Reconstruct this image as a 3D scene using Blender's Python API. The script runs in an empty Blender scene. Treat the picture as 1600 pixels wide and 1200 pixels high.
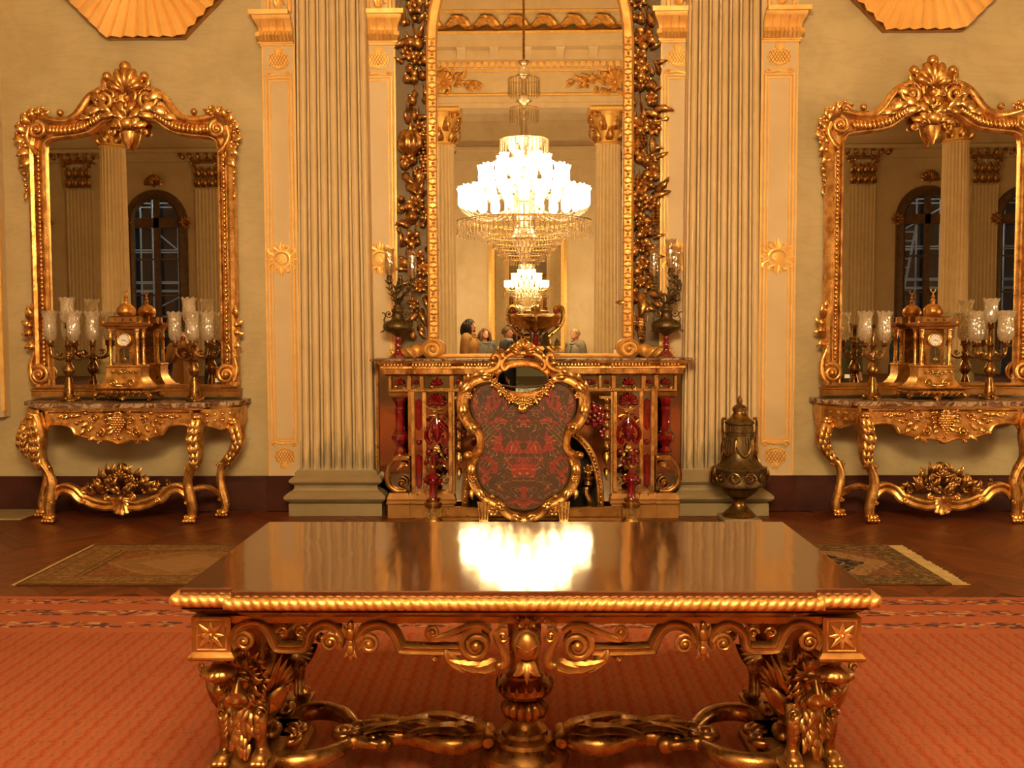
import bpy, bmesh, math, random
from math import sin, cos, pi, radians, sqrt, atan, atan2, hypot
from mathutils import Matrix, Vector
random.seed(11)
S = bpy.context.scene
COL = S.collection
# ------------------------------------------------------------------ camera, world, exposure
FPX, CAMZ = 1555.0, 1.55
_psi, _th, _rho = atan(25 / FPX), atan(87 / FPX), radians(0.2)
FWD = Vector((-sin(_psi) * cos(_th), cos(_psi) * cos(_th), -sin(_th)))
_r = FWD.cross(Vector((0, 0, 1))).normalized()
_u = _r.cross(FWD).normalized()
RGT = _r * cos(_rho) - _u * sin(_rho)
UPV = _u * cos(_rho) + _r * sin(_rho)
cam_data = bpy.data.cameras.new('camera')
cam_data.sensor_width = 36.0
cam_data.lens = 36.0 * FPX / 1600.0
cam_data.clip_end = 200
cam = bpy.data.objects.new('camera', cam_data)
COL.objects.link(cam)
cam.matrix_world = Matrix(((RGT.x, UPV.x, -FWD.x, 0), (RGT.y, UPV.y, -FWD.y, 0), (RGT.z, UPV.z, -FWD.z, CAMZ), (0, 0, 0, 1)))
S.camera = cam
world = bpy.data.worlds.new('night')
S.world = world
world.use_nodes = True
world.node_tree.nodes['Background'].inputs[0].default_value = (0.05, 0.07, 0.12, 1)
world.node_tree.nodes['Background'].inputs[1].default_value = 0.05
S.view_settings.view_transform = 'Standard'
S.view_settings.look = 'None'
S.view_settings.gamma = 1
S.view_settings.use_curve_mapping = False
S.view_settings.exposure = 0.0
LAMP_COLOR = (1.0, 0.72, 0.37)
LAMP_POWER = 150.0          # chandelier glass shades
SIDE_POWER = 140.0           # candelabrum outside the frame on the right, and two added by the far columns
S.cycles.caustics_reflective = True
S.cycles.caustics_refractive = False
S.cycles.glossy_bounces = 8
S.cycles.diffuse_bounces = 4
S.cycles.transparent_max_bounces = 24
S.cycles.max_bounces = 14
S.cycles.sample_clamp_indirect = 6.0

def P(px, py, d):
    """world point seen at photo pixel (px,py) at distance d in front of the camera plane"""
    u, v = (px - 800) / FPX, (600 - py) / FPX
    q = FWD + RGT * u + UPV * v
    q = q * (d / q.y)
    return Vector((q.x, d, q.z + CAMZ))
def X(px, d, py=600): return P(px, py, d).x
def Z(py, d, px=825): return P(px, py, d).z

# ------------------------------------------------------------------ mesh toolkit
BASE = {}
class MB:
    def __init__(s):
        s.v, s.f, s.M = [], [], None
    def add(s, vs, fs):
        b = len(s.v)
        if s.M is not None:
            M = s.M
            s.v.extend([tuple(M @ Vector(p)) for p in vs])
        else:
            s.v.extend([tuple(p) for p in vs])
        s.f.extend([tuple(i + b for i in f) for f in fs])
        return s
    def box(s, x0, x1, y0, y1, z0, z1, b=0.0):
        if b <= 0:
            vs = [(x, y, z) for z in (z0, z1) for y in (y0, y1) for x in (x0, x1)]
            return s.add(vs, [(0, 2, 3, 1), (4, 5, 7, 6), (0, 1, 5, 4), (2, 6, 7, 3), (0, 4, 6, 2), (1, 3, 7, 5)])
        b = min(b, (x1 - x0) * .45, (y1 - y0) * .45, (z1 - z0) * .45)
        return s.stack([(x0 + b, x1 - b, y0 + b, y1 - b, z0), (x0, x1, y0, y1, z0 + b), (x0, x1, y0, y1, z1 - b), (x0 + b, x1 - b, y0 + b, y1 - b, z1)])
    def stack(s, rings):
        """rectangular plan sections (x0,x1,y0,y1,z) joined upwards: mitred mouldings"""
        vs, fs = [], []
        for (x0, x1, y0, y1, z) in rings:
            vs += [(x0, y0, z), (x1, y0, z), (x1, y1, z), (x0, y1, z)]
        for i in range(len(rings) - 1):
            for k in range(4):
                a, c = 4 * i + k, 4 * i + (k + 1) % 4
                fs.append((a, c, c + 4, a + 4))
        fs.append((3, 2, 1, 0)); n = 4 * (len(rings) - 1)
        fs.append((n, n + 1, n + 2, n + 3))
        return s.add(vs, fs)
    def lathe(s, prof, c=(0, 0, 0), n=16, lobes=0, amp=0.0, sx=1, sy=1, zlo=None, zhi=None):
        vs, fs = [], []
        for (r, z) in prof:
            for k in range(n):
                a = 2 * pi * k / n
                rr = r
                if lobes and (zlo is None or zlo <= z <= zhi):
                    rr = r * (1 + amp * (abs(cos(lobes * a / 2)) - .6))
                vs.append((c[0] + rr * cos(a) * sx, c[1] + rr * sin(a) * sy, c[2] + z))
        m = len(prof)
        for i in range(m - 1):
            for k in range(n):
                a, b2 = i * n + k, i * n + (k + 1) % n
                fs.append((a, b2, b2 + n, a + n))
        if prof[0][0] > 1e-5: fs.append(tuple(range(n))[::-1])
        if prof[-1][0] > 1e-5: fs.append(tuple(range((m - 1) * n, m * n)))
        return s.add(vs, fs)
    def ball(s, c, r, n=8, m=5, sx=1, sy=1, sz=1):
        vs, fs = [(c[0], c[1], c[2] - r * sz)], []
        for i in range(1, m):
            t = pi * i / m
            for k in range(n):
                a = 2 * pi * k / n
                vs.append((c[0] + r * sx * sin(t) * cos(a), c[1] + r * sy * sin(t) * sin(a), c[2] - r * sz * cos(t)))
        vs.append((c[0], c[1], c[2] + r * sz))
        for k in range(n):
            fs.append((0, 1 + (k + 1) % n, 1 + k))
            for i in range(m - 2):
                a, b = 1 + i * n + k, 1 + i * n + (k + 1) % n
                fs.append((a, b, b + n, a + n))
            fs.append((1 + (m - 2) * n + k, 1 + (m - 2) * n + (k + 1) % n, len(vs) - 1))
        return s.add(vs, fs)
    def tube(s, path, r, n=6, closed=False, sq=1.0, ref=(0, -1, 0)):
        """round tube along 3-D points; r scalar or list; sq squashes it along ref"""
        path = [Vector(p) for p in path]
        m = len(path); R = Vector(ref)
        rs = r if isinstance(r, (list, tuple)) else [r] * m
        vs, fs = [], []
        last = None
        for i in range(m):
            a = path[(i - 1) % m] if (closed or i > 0) else path[i]
            b = path[(i + 1) % m] if (closed or i < m - 1) else path[i]
            t = (b - a)
            t = t.normalized() if t.length > 1e-9 else Vector((0, 0, 1))
            sd = t.cross(R)
            if sd.length < .15:
                sd = last if last is not None else t.orthogonal()
            sd = (sd - t * sd.dot(t)).normalized()
            if last is not None and sd.dot(last) < 0 and not closed: pass
            last = sd
            up = sd.cross(t)
            for k in range(n):
                w = 2 * pi * k / n + pi / n
                vs.append(path[i] + sd * (cos(w) * rs[i]) + up * (sin(w) * rs[i] * sq))
        for i in range(m if closed else m - 1):
            j = (i + 1) % m
            for k in range(n):
                k2 = (k + 1) % n
                fs.append((i * n + k, i * n + k2, j * n + k2, j * n + k))
        if not closed:
            fs.append(tuple(range(n))[::-1]); fs.append(tuple(range((m - 1) * n, m * n)))
        return s.add(vs, fs)
    def sweep(s, path, prof, y0, closed=False):
        """moulding: profile (u sideways, v towards the viewer) along a path of (x,z); front faces -y"""
        m, q = len(path), len(prof)
        vs, fs = [], []
        for i in range(m):
            p = Vector(path[i])
            a = Vector(path[(i - 1) % m]) if (closed or i > 0) else None
            b = Vector(path[(i + 1) % m]) if (closed or i < m - 1) else None
            d1 = (p - a).normalized() if a is not None and (p - a).length > 1e-9 else None
            d2 = (b - p).normalized() if b is not None and (b - p).length > 1e-9 else None
            if d1 is None: d1 = d2
            if d2 is None: d2 = d1
            n1, n2 = Vector((-d1.y, d1.x)), Vector((-d2.y, d2.x))
            nn = n1 + n2
            nn = nn.normalized() if nn.length > 1e-6 else n1
            k = 1 / max(.35, nn.dot(n1))
            for (u, v) in prof:
                w = p + nn * (u * k)
                vs.append((w.x, y0 - v, w.y))
        for i in range(m if closed else m - 1):
            j = (i + 1) % m
            for k in range(q):
                k2 = (k + 1) % q
                fs.append((i * q + k, i * q + k2, j * q + k2, j * q + k))
        if not closed:
            fs.append(tuple(range(q))[::-1]); fs.append(tuple(range((m - 1) * q, m * q)))
        return s.add(vs, fs)
    def prism(s, out, y0, y1, b=0.0):
        """outline of (x,z) extruded from back y1 to front y0; b rounds the front edge"""
        n = len(out)
        c = Vector((sum(p[0] for p in out) / n, sum(p[1] for p in out) / n))
        vs = [(p[0], y1, p[1]) for p in out]
        if b:
            ins = inset(out, b)
            vs += [(p[0], y0 + b, p[1]) for p in out] + [(p[0], y0, p[1]) for p in ins]
            L = 3
        else:
            vs += [(p[0], y0, p[1]) for p in out]; L = 2
        fs = [tuple(range(n))]
        for l in range(L - 1):
            for k in range(n):
                k2 = (k + 1) % n
                fs.append((l * n + k, l * n + k2, (l + 1) * n + k2, (l + 1) * n + k))
        fs.append(tuple(range((L - 1) * n, L * n))[::-1])
        return s.add(vs, fs)
    # ---- carved ornament, all drawn in the x-z plane facing -y
    def scroll(s, c, r, turns=1.4, a0=0.0, hand=1, th=.01, n=6, ball=True, rise=1.0, end=.2):
        k = int(10 * turns) + 4
        pts, rs = [], []
        for i in range(k + 1):
            t = i / k
            a = a0 + hand * 2 * pi * turns * t
            rr = r * (1 - (1 - end) * t)
            pts.append((c[0] + rr * cos(a), c[1] - rise * th * t, c[2] + rr * sin(a)))
            rs.append(th * (1 - .45 * t))
        s.tube(pts, rs, n)
        if ball: s.ball((c[0], c[1] - rise * th * .9, c[2]), r * end * 1.25 + th * .3, 8, 5)
        return s
    def leaf(s, base, ang, L, W, bend=0.0, lift=.25, rows=6, saw=.0, tip=.5, thick=.15):
        vs, fs = [], []
        x, z = base[0], base[2]
        y = base[1]
        hk = (0, .55, 0.35, .55, 0)
        for i in range(rows + 1):
            t = i / rows
            a = ang + bend * t
            if i:
                x += cos(a) * L / rows; z += sin(a) * L / rows
            w = W * .5 * (sin(pi * min(1, (t * .92 + .06)) ** tip) ** .8)
            if saw: w *= 1 + saw * (1 if i % 2 else -1)
            yy = y - lift * L * sin(pi * (t * .75)) * .9
            nx, nz = -sin(a), cos(a)
            for j, u in enumerate((-1, -.5, 0, .5, 1)):
                vs.append((x + nx * w * u, yy - hk[j] * w * .8, z + nz * w * u))
            vs.append((x, yy + thick * w + .001, z))
        for i in range(rows):
            o, q = i * 6, (i + 1) * 6
            for j in range(4): fs.append((o + j, o + j + 1, q + j + 1, q + j))
            fs.append((o + 4, o + 5, q + 5, q + 4)); fs.append((o + 5, o, q, q + 5))
        return s.add(vs, fs)
    def flower(s, c, r, k=6, a0=0.0, lift=.35):
        for i in range(k):
            a = a0 + 2 * pi * i / k
            s.leaf((c[0] + cos(a) * r * .12, c[1], c[2] + sin(a) * r * .12), a, r * .9, r * 3.4 / k + r * .12, 0, lift, 4, tip=1.0)
        return s.ball((c[0], c[1] - r * .25, c[2]), r * .28, 7, 5)
    def shell(s, c, r, ribs=7, a0=0.2, a1=pi - .2, th=.3, y=.0):
        for i in range(ribs):
            a = a0 + (a1 - a0) * i / (ribs - 1)
            R = r * (1 - .12 * abs(2 * i / (ribs - 1) - 1))
            p = [(c[0] + R * t * cos(a), c[1] - r * .35 * sin(pi * t * .8), c[2] + R * t * sin(a)) for t in (.08, .3, .55, .8, 1)]
            w = r * (a1 - a0) / ribs * .55
            s.tube(p, [w * .25, w * .5, w * .8, w * 1.05, w * .75], 6)
        return s.ball((c[0], c[1] - r * .1, c[2]), r * .16, 7, 5)
    def acanthus(s, pts, w, y, side=0, lift=.3, k=6):
        """leafy spray along a curve of (x,z): a stem with pairs of curling leaves"""
        pp = cr(pts, 6)
        m = len(pp)
        s.tube([(p[0], y - w * .2, p[1]) for p in pp], [w * .16 * (1 - .6 * i / m) for i in range(m)], 5)
        for i in range(k):
            q = int((m - 2) * (i + .3) / k)
            a = atan2(pp[q + 1][1] - pp[q][1], pp[q + 1][0] - pp[q][0])
            L = w * (1.15 - .5 * i / k)
            for sd in ((1, -1) if side == 0 else (side,)):
                s.leaf((pp[q][0], y - w * .1, pp[q][1]), a + sd * .75, L, L * .5, -sd * 1.1, lift, 4)
        a = atan2(pp[-1][1] - pp[-2][1], pp[-1][0] - pp[-2][0])
        return s.leaf((pp[-1][0], y - w * .1, pp[-1][1]), a, w * .8, w * .4, .4, lift, 4)
    def grapes(s, c, w, h, r):
        z, row = 0.0, 0
        while z < h:
            t = z / h
            ww = w * (1 - t ** 1.5) * (.7 + .6 * min(1, t * 4)) * .75
            k = max(1, int(ww / (r * 1.5)) + 1)
            for i in range(k):
                x = (i - (k - 1) / 2) * r * 1.7
                s.ball((c[0] + x + random.uniform(-.15, .15) * r, c[1] - r * .6 - (1 - (2 * x / w) ** 2) * r * 1.1, c[2] - z), r, 7, 5)
            z += r * 1.45; row += 1
        return s
    def rope(s, a, b, r, pitch, n=10, hand=1, sq=1.0, sub=6):
        a, b = Vector(a), Vector(b)
        t = (b - a); L = t.length; t.normalize()
        up = Vector((0, 0, 1)); sd = t.cross(up).normalized()
        m = max(2, int(L / pitch * sub))
        vs, fs = [], []
        for i in range(m + 1):
            q = a + t * (L * i / m)
            for k in range(n):
                w = 2 * pi * k / n
                rr = r * (.72 + .34 * abs(sin(hand * w * 1.0 + pi * (L * i / m) / pitch)) ** .7)
                vs.append(q + sd * (cos(w) * rr) + up * (sin(w) * rr * sq))
        for i in range(m):
            for k in range(n):
                k2 = (k + 1) % n
                fs.append((i * n + k, i * n + k2, (i + 1) * n + k2, (i + 1) * n + k))
        fs.append(tuple(range(n))[::-1]); fs.append(tuple(range(m * n, m * n + n)))
        return s.add(vs, fs)
    def build(s, name, m, parent=None, smooth=38, kind=None, label=None):
        me = bpy.data.meshes.new(name)
        if parent is not None: base = BASE[parent]
        else:
            xs = [p[0] for p in s.v]; ys = [p[1] for p in s.v]; zs = [p[2] for p in s.v]
            base = Vector(((min(xs) + max(xs)) / 2, (min(ys) + max(ys)) / 2, min(zs)))
        bx, by, bz = base
        me.from_pydata([(p[0] - bx, p[1] - by, p[2] - bz) for p in s.v], [], s.f)
        bm = bmesh.new(); bm.from_mesh(me)
        bmesh.ops.recalc_face_normals(bm, faces=bm.faces[:])
        bm.to_mesh(me); bm.free()
        me.polygons.foreach_set('use_smooth', [True] * len(me.polygons))
        me.set_sharp_from_angle(angle=radians(smooth))
        me.materials.append(m)
        o = bpy.data.objects.new(name, me)
        COL.objects.link(o)
        if parent is not None: o.parent = parent
        else: o.location = base
        BASE[o] = base
        if kind: o['kind'] = kind
        if label: o['label'] = label
        return o

def inset(out, b):
    n = len(out); res = []
    area = sum(out[i][0] * out[(i + 1) % n][1] - out[(i + 1) % n][0] * out[i][1] for i in range(n))
    sg = 1 if area > 0 else -1
    for i in range(n):
        a, p, c = Vector(out[i - 1]), Vector(out[i]), Vector(out[(i + 1) % n])
        d1, d2 = (p - a), (c - p)
        d1 = d1.normalized() if d1.length > 1e-9 else d2.normalized()
        d2 = d2.normalized() if d2.length > 1e-9 else d1
        n1, n2 = Vector((-d1.y, d1.x)) * sg, Vector((-d2.y, d2.x)) * sg
        nn = n1 + n2
        nn = nn.normalized() if nn.length > 1e-6 else n1
        res.append(tuple(p + nn * (b / max(.5, nn.dot(n1)))))
    return res
def cr(pts, n=6, closed=False):
    """Catmull-Rom curve through points of any dimension"""
    pts = [Vector(p) for p in pts]; m = len(pts); out = []
    for i in range(m if closed else m - 1):
        p0 = pts[(i - 1) % m] if (closed or i > 0) else pts[0] * 2 - pts[1]
        p1, p2 = pts[i], pts[(i + 1) % m]
        p3 = pts[(i + 2) % m] if (closed or i < m - 2) else p2 * 2 - p1
        for k in range(n):
            t = k / n
            out.append(.5 * ((2 * p1) + (p2 - p0) * t + (2 * p0 - 5 * p1 + 4 * p2 - p3) * t * t + (3 * p1 - p0 - 3 * p2 + p3) * t ** 3))
    if not closed: out.append(pts[-1])
    return out
def mir(pts, x0):
    """half outline from top to bottom mirrored about x0 into a closed loop"""
    pts = [tuple(p) for p in pts]
    return pts + [(2 * x0 - p[0], p[1]) for p in pts[::-1]]
def thing(name, label, cat, loc=(0, 0, 0), group=None, kind=None):
    o = bpy.data.objects.new(name, None)
    o.empty_display_size = .1
    COL.objects.link(o); o.location = loc
    BASE[o] = Vector(loc)
    if label: o['label'] = label
    if cat: o['category'] = cat
    if group: o['group'] = group
    if kind: o['kind'] = kind
    return o
def tag(o, label, cat, group=None):
    o['label'] = label; o['category'] = cat
    if group: o['group'] = group
    return o
def dup(o, parent=None, loc=None, label=None, rz=None, sx=None):
    c = o.copy(); COL.objects.link(c)
    if parent is not None: c.parent = parent
    if loc is not None: c.location = loc
    if rz is not None: c.rotation_euler = (0, 0, rz)
    if sx is not None: c.scale = (sx, 1, 1)
    if label: c['label'] = label
    for ch in [x for x in KIDS.get(o, [])] or list(o.children): dup(ch, c)
    return c
KIDS = {}
# ------------------------------------------------------------------ materials
class NT:
    def __init__(s, name):
        s.m = bpy.data.materials.new(name); s.m.use_nodes = True
        s.t = s.m.node_tree; s.b = s.t.nodes['Principled BSDF']; s.out = s.t.nodes['Material Output']
    def n(s, typ, **kw):
        x = s.t.nodes.new(typ)
        for k, v in kw.items(): setattr(x, k, v)
        return x
    def put(s, sock, v):
        if v is None: return
        if hasattr(v, 'is_output') or hasattr(v, 'links'): s.t.links.new(v, sock)
        elif isinstance(v, (tuple, list)) and len(v) == 3 and sock.type == 'RGBA': sock.default_value = (*v, 1)
        else: sock.default_value = v
    def coord(s, kind='Object', scale=None, rot=None):
        c = s.n('ShaderNodeTexCoord').outputs[kind]
        if scale or rot:
            mp = s.n('ShaderNodeMapping'); s.put(mp.inputs[0], c)
            if scale: mp.inputs['Scale'].default_value = scale
            if rot: mp.inputs['Rotation'].default_value = rot
            c = mp.outputs[0]
        return c
    def noise(s, co, scale, detail=4, rough=.55, dist=0.0):
        x = s.n('ShaderNodeTexNoise'); s.put(x.inputs['Vector'], co)
        x.inputs['Scale'].default_value = scale; x.inputs['Detail'].default_value = detail
        x.inputs['Roughness'].default_value = rough; x.inputs['Distortion'].default_value = dist
        return x.outputs[0]
    def vor(s, co, scale, feature='F1', out=0):
        x = s.n('ShaderNodeTexVoronoi', feature=feature); s.put(x.inputs['Vector'], co)
        x.inputs['Scale'].default_value = scale
        return x.outputs[out]
    def ramp(s, f, stops, interp='LINEAR'):
        x = s.n('ShaderNodeValToRGB'); x.color_ramp.interpolation = interp
        e = x.color_ramp.elements
        while len(e) < len(stops): e.new(.5)
        for k, (p, c) in enumerate(stops):
            e[k].position = p
            e[k].color = (*c, 1) if isinstance(c, (tuple, list)) else (c, c, c, 1)
        s.put(x.inputs[0], f)
        return x.outputs[0]
    def math(s, op, a, b=0.0, c=0.0):
        x = s.n('ShaderNodeMath', operation=op)
        s.put(x.inputs[0], a); s.put(x.inputs[1], b); s.put(x.inputs[2], c)
        return x.outputs[0]
    def mix(s, f, a, b, mode='MIX'):
        x = s.n('ShaderNodeMix', data_type='RGBA', blend_type=mode)
        s.put(x.inputs[0], f); s.put(x.inputs[6], a); s.put(x.inputs[7], b)
        return x.outputs[2]
    def xyz(s, co):
        x = s.n('ShaderNodeSeparateXYZ'); s.put(x.inputs[0], co)
        return x.outputs
    def bump(s, h, strength=.3, dist=.01):
        x = s.n('ShaderNodeBump'); x.inputs['Strength'].default_value = strength
        x.inputs['Distance'].default_value = dist; s.put(x.inputs['Height'], h)
        s.t.links.new(x.outputs[0], s.b.inputs['Normal'])
    def set(s, **kw):
        for k, v in kw.items(): s.put(s.b.inputs[k.replace('_', ' ')], v)
        return s.m

def patina(name, c1, c2, rough=.3, metal=1.0, scale=18, bump=.25, lo=.35, hi=.7, bscale=60, coat=0.0):
    m = NT(name); co = m.coord()
    f = m.noise(co, scale, 5, .6)
    m.put(m.b.inputs['Base Color'], m.ramp(f, [(lo, c1), (hi, c2)]))
    m.put(m.b.inputs['Roughness'], m.ramp(m.noise(co, scale * 2.3, 3), [(.3, rough * .8), (.75, min(1, rough * 1.5))]))
    if bump: m.bump(m.noise(co, bscale, 3), bump, .004)
    return m.set(Metallic=metal, Coat_Weight=coat)

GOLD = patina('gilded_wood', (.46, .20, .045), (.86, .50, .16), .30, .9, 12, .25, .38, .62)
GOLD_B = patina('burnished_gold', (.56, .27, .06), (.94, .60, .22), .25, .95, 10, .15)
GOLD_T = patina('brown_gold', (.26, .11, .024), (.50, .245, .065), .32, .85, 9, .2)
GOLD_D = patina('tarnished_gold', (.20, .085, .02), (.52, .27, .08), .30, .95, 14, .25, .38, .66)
GILT = patina('gilt_paint', (.78, .44, .11), (.90, .58, .19), .42, .45, 12, .2)
PLEAT = patina('bright_leaf_gilding', (.86, .54, .18), (.92, .62, .23), .40, .45, 6, .0)
FRAMEG = patina('frame_gilding', (.58, .28, .06), (.78, .42, .11), .42, .55, 12, .2)
SPRIG = patina('engraved_gilding', (.36, .15, .03), (.48, .22, .05), .45, .5, 12, .1)
BRASS = patina('aged_brass', (.42, .24, .07), (.68, .42, .13), .28, 1.0, 30, .2)
BRONZE = patina('dark_bronze', (.07, .045, .018), (.17, .11, .04), .38, .8, 30, .4)
SOOT = patina('sooty_iron', (.006, .005, .004), (.02, .015, .01), .8, 0, 20, .4)
STEEL = patina('scaffold_steel', (.55, .60, .66), (.7, .74, .8), .4, .2, 10, .1)
ROPE = patina('gilded_rope', (.50, .25, .06), (.82, .48, .16), .45, .8, 20, .1)
GARL = patina('antique_gilded_carving', (.20, .085, .022), (.66, .36, .11), .28, .9, 16, .25, .4, .64)
DBRASS = patina('dark_lacquered_brass', (.13, .06, .018), (.42, .22, .07), .28, .95, 22, .25)
UBRONZE = patina('gilt_bronze', (.12, .065, .02), (.34, .19, .06), .32, .95, 24, .3)

def paint(name, c1, c2, rough=.6, scale=3, bump=.15, stain=None, veins=False, grime=None):
    m = NT(name); co = m.coord()
    f = m.noise(co, scale, 6, .6, .4)
    c = m.ramp(f, [(.3, c1), (.7, c2)])
    if veins:
        g = m.coord(scale=(.5, .5, 2.2))
        v = m.ramp(m.noise(g, 2.3, 7, .6, 1.6), [(.46, 0), (.5, .5), (.54, 0)])
        c = m.mix(m.math('MULTIPLY', v, .35), c, tuple(x * .7 for x in c1))
    if stain:
        s2 = m.ramp(m.noise(m.coord(scale=(1.6, 1.6, .8)), 1.0, 4, .5), [(.52, 0), (.75, 1)])
        c = m.mix(m.math('MULTIPLY', s2, .4), c, stain)
    if grime:                # rubbed-in dirt with a ragged upper edge at broom height
        z = m.xyz(co)[2]
        e = m.math('ADD', z, m.math('MULTIPLY', m.math('SUBTRACT', m.noise(m.coord(scale=(9, 9, 1.2)), 1.6, 4), .5), .9))
        c = m.mix(m.ramp(e, [(.50, .8), (.62, 0)]), c, grime)
    m.put(m.b.inputs['Base Color'], c)
    m.bump(m.noise(co, 45, 4), bump, .004)
    return m.set(Roughness=rough)
WALL = paint('olive_cream_marbling', (.40, .305, .15), (.50, .395, .21), .5, 2.2, .08, None, True)
CREAM = paint('cream_paint', (.55, .40, .22), (.60, .45, .26), .5, 3, .08, (.42, .27, .12))
STONE = paint('column_stone', (.53, .385, .20), (.61, .45, .25), .45, 4, .1, (.40, .29, .15), False, (.27, .21, .115))
PLINTH = paint('plinth_stone', (.235, .172, .082), (.295, .22, .11), .5, 5, .12, (.28, .20, .1))
TAUPE = paint('taupe_board', (.135, .088, .038), (.175, .115, .052), .6, 6, .1)
CEIL = paint('ceiling_plaster', (.58, .42, .2), (.66, .5, .27), .7, 1.5, .1)
BASEB = patina('red_brown_marble', (.030, .007, .004), (.065, .015, .008), .5, 0, 4, .05, .3, .7, 30, .0)
BASEB.node_tree.nodes['Principled BSDF'].inputs['Specular IOR Level'].default_value = .18
PAPER = paint('white_card', (.75, .72, .66), (.8, .77, .7), .7, 5, 0)
DIAL = paint('white_enamel', (.85, .82, .75), (.9, .87, .8), .25, 5, 0)
BLACK = paint('black_paint', (.01, .01, .01), (.015, .013, .012), .4, 5, 0)
CANDLE = paint('ivory_wax', (.7, .6, .42), (.75, .65, .48), .5, 5, 0)

def m_mirror(name, c, rough=.0):
    m = NT(name); co = m.coord()
    f = m.ramp(m.noise(co, 2.2, 5, .6), [(.3, tuple(x * .93 for x in c)), (.7, c)])
    m.put(m.b.inputs['Base Color'], f)
    return m.set(Metallic=1.0, Roughness=rough)
MIRROR = m_mirror('silvered_glass', (.86, .84, .74))
MIRROR_D = m_mirror('aged_silvered_glass', (.80, .73, .56))
MIRROR_F = m_mirror('foxed_mirror_panel', (.42, .34, .22), .06)

def m_marble_red():
    m = NT('red_granite'); co = m.coord()
    f = m.noise(co, 60, 4, .7)
    c = m.ramp(f, [(.35, (.030, .008, .004)), (.6, (.058, .017, .008)), (.78, (.12, .045, .022))])
    w = m.ramp(m.vor(m.coord(scale=(1, 2.4, 1)), 26), [(.0, 1), (.07, 0)])
    c = m.mix(m.math('MULTIPLY', w, .55), c, (.55, .38, .22))
    m.put(m.b.inputs['Base Color'], c)
    m.bump(m.noise(m.coord(scale=(1.6, .5, 1)), 5, 2), .35, .0035)
    return m.set(Roughness=.075, IOR=2.0, Specular_IOR_Level=.65, Coat_Weight=.35, Coat_Roughness=.06, Specular_Tint=(1.0, .78, .55, 1))
GRANITE = m_marble_red()
def m_breccia():
    m = NT('breccia_marble'); co = m.coord()
    f = m.noise(co, 9, 6, .65, 1.2)
    c = m.ramp(f, [(.34, (.045, .018, .012)), (.47, (.16, .075, .045)), (.55, (.48, .36, .23)), (.60, (.14, .06, .035)), (.7, (.06, .025, .015))])
    m.put(m.b.inputs['Base Color'], c)
    return m.set(Roughness=.25, Specular_IOR_Level=.4)
BRECCIA = m_breccia()
def m_wood():
    m = NT('parquet_oak'); co = m.coord()
    oi = m.n('ShaderNodeObjectInfo')
    g = m.coord(scale=(3, 40, 3))
    f = m.noise(g, 2.5, 5, .6, .4)
    c = m.ramp(f, [(.3, (.045, .010, .0035)), (.7, (.12, .028, .008))])
    c = m.mix(m.math('MULTIPLY', oi.outputs['Random'], .6), c, (.19, .050, .014))
    m.put(m.b.inputs['Base Color'], c)
    m.bump(f, .1, .002)
    return m.set(Roughness=.38, Specular_IOR_Level=.35)
PARQUET = m_wood()
def m_sub():
    m = NT('dark_wood_underfloor'); co = m.coord()
    m.put(m.b.inputs['Base Color'], m.ramp(m.noise(co, 3, 4), [(.3, (.03, .009, .004)), (.7, (.06, .018, .006))]))
    return m.set(Roughness=.35)
SUBFLOOR = m_sub()

def m_carpet(y_edge):
    m = NT('red_kilim'); co = m.coord(); x, y, z = m.xyz(co)
    # warp stripes running away from the viewer with a stepped zigzag
    zig = m.math('MULTIPLY', m.math('PINGPONG', m.math('MULTIPLY', y, 22), 1.0), .012)
    xx = m.math('ADD', x, zig)
    st = m.math('PINGPONG', m.math('MULTIPLY', xx, 1 / .042), 1.0)
    c = m.ramp(st, [(.0, (.25, .060, .027)), (.3, (.33, .078, .033)), (.6, (.34, .105, .048)), (1, (.27, .090, .045))])
    dots = m.math('MULTIPLY', m.math('GREATER_THAN', m.math('SINE', m.math('MULTIPLY', xx, 2 * pi / .021)), .35),
                  m.math('GREATER_THAN', m.math('SINE', m.math('MULTIPLY', y, 2 * pi / .030)), .25))
    c = m.mix(m.math('MULTIPLY', dots, .45), c, (.36, .120, .042))
    sp = m.math('GREATER_THAN', m.noise(m.coord(scale=(60, 22, 1)), 1.0, 2), .63)
    c = m.mix(m.math('MULTIPLY', sp, .45), c, (.12, .045, .03))
    blot = m.noise(co, 1.1, 4, .6)
    c = m.mix(m.ramp(blot, [(.4, 0), (.7, .35)]), c, (.17, .028, .010))
    # woven end borders: bands of small dark and light figures, distance from the far edge
    e = m.math('SUBTRACT', y_edge, y)
    fig = m.vor(m.coord(scale=(1, 2.2, 1)), 26, out=1)
    figs = m.mix(.25, m.ramp(fig, [(0, (.03, .025, .035)), (.35, (.34, .11, .05)), (.75, (.48, .30, .17))], 'CONSTANT'), (.28, .08, .035))
    band = m.math('PINGPONG', m.math('MULTIPLY', e, 1 / .11), 1.0)
    inb = m.math('MULTIPLY', m.math('LESS_THAN', e, .66), m.math('GREATER_THAN', band, .52))
    base = m.mix(m.math('LESS_THAN', e, .68), c, (.34, .095, .040))
    c = m.mix(inb, base, figs)
    m.put(m.b.inputs['Base Color'], c)
    m.bump(m.math('ADD', m.math('MULTIPLY', st, .6), m.noise(co, 180, 2)), .25, .004)
    return m.set(Roughness=.95, Specular_IOR_Level=.1)
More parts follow.
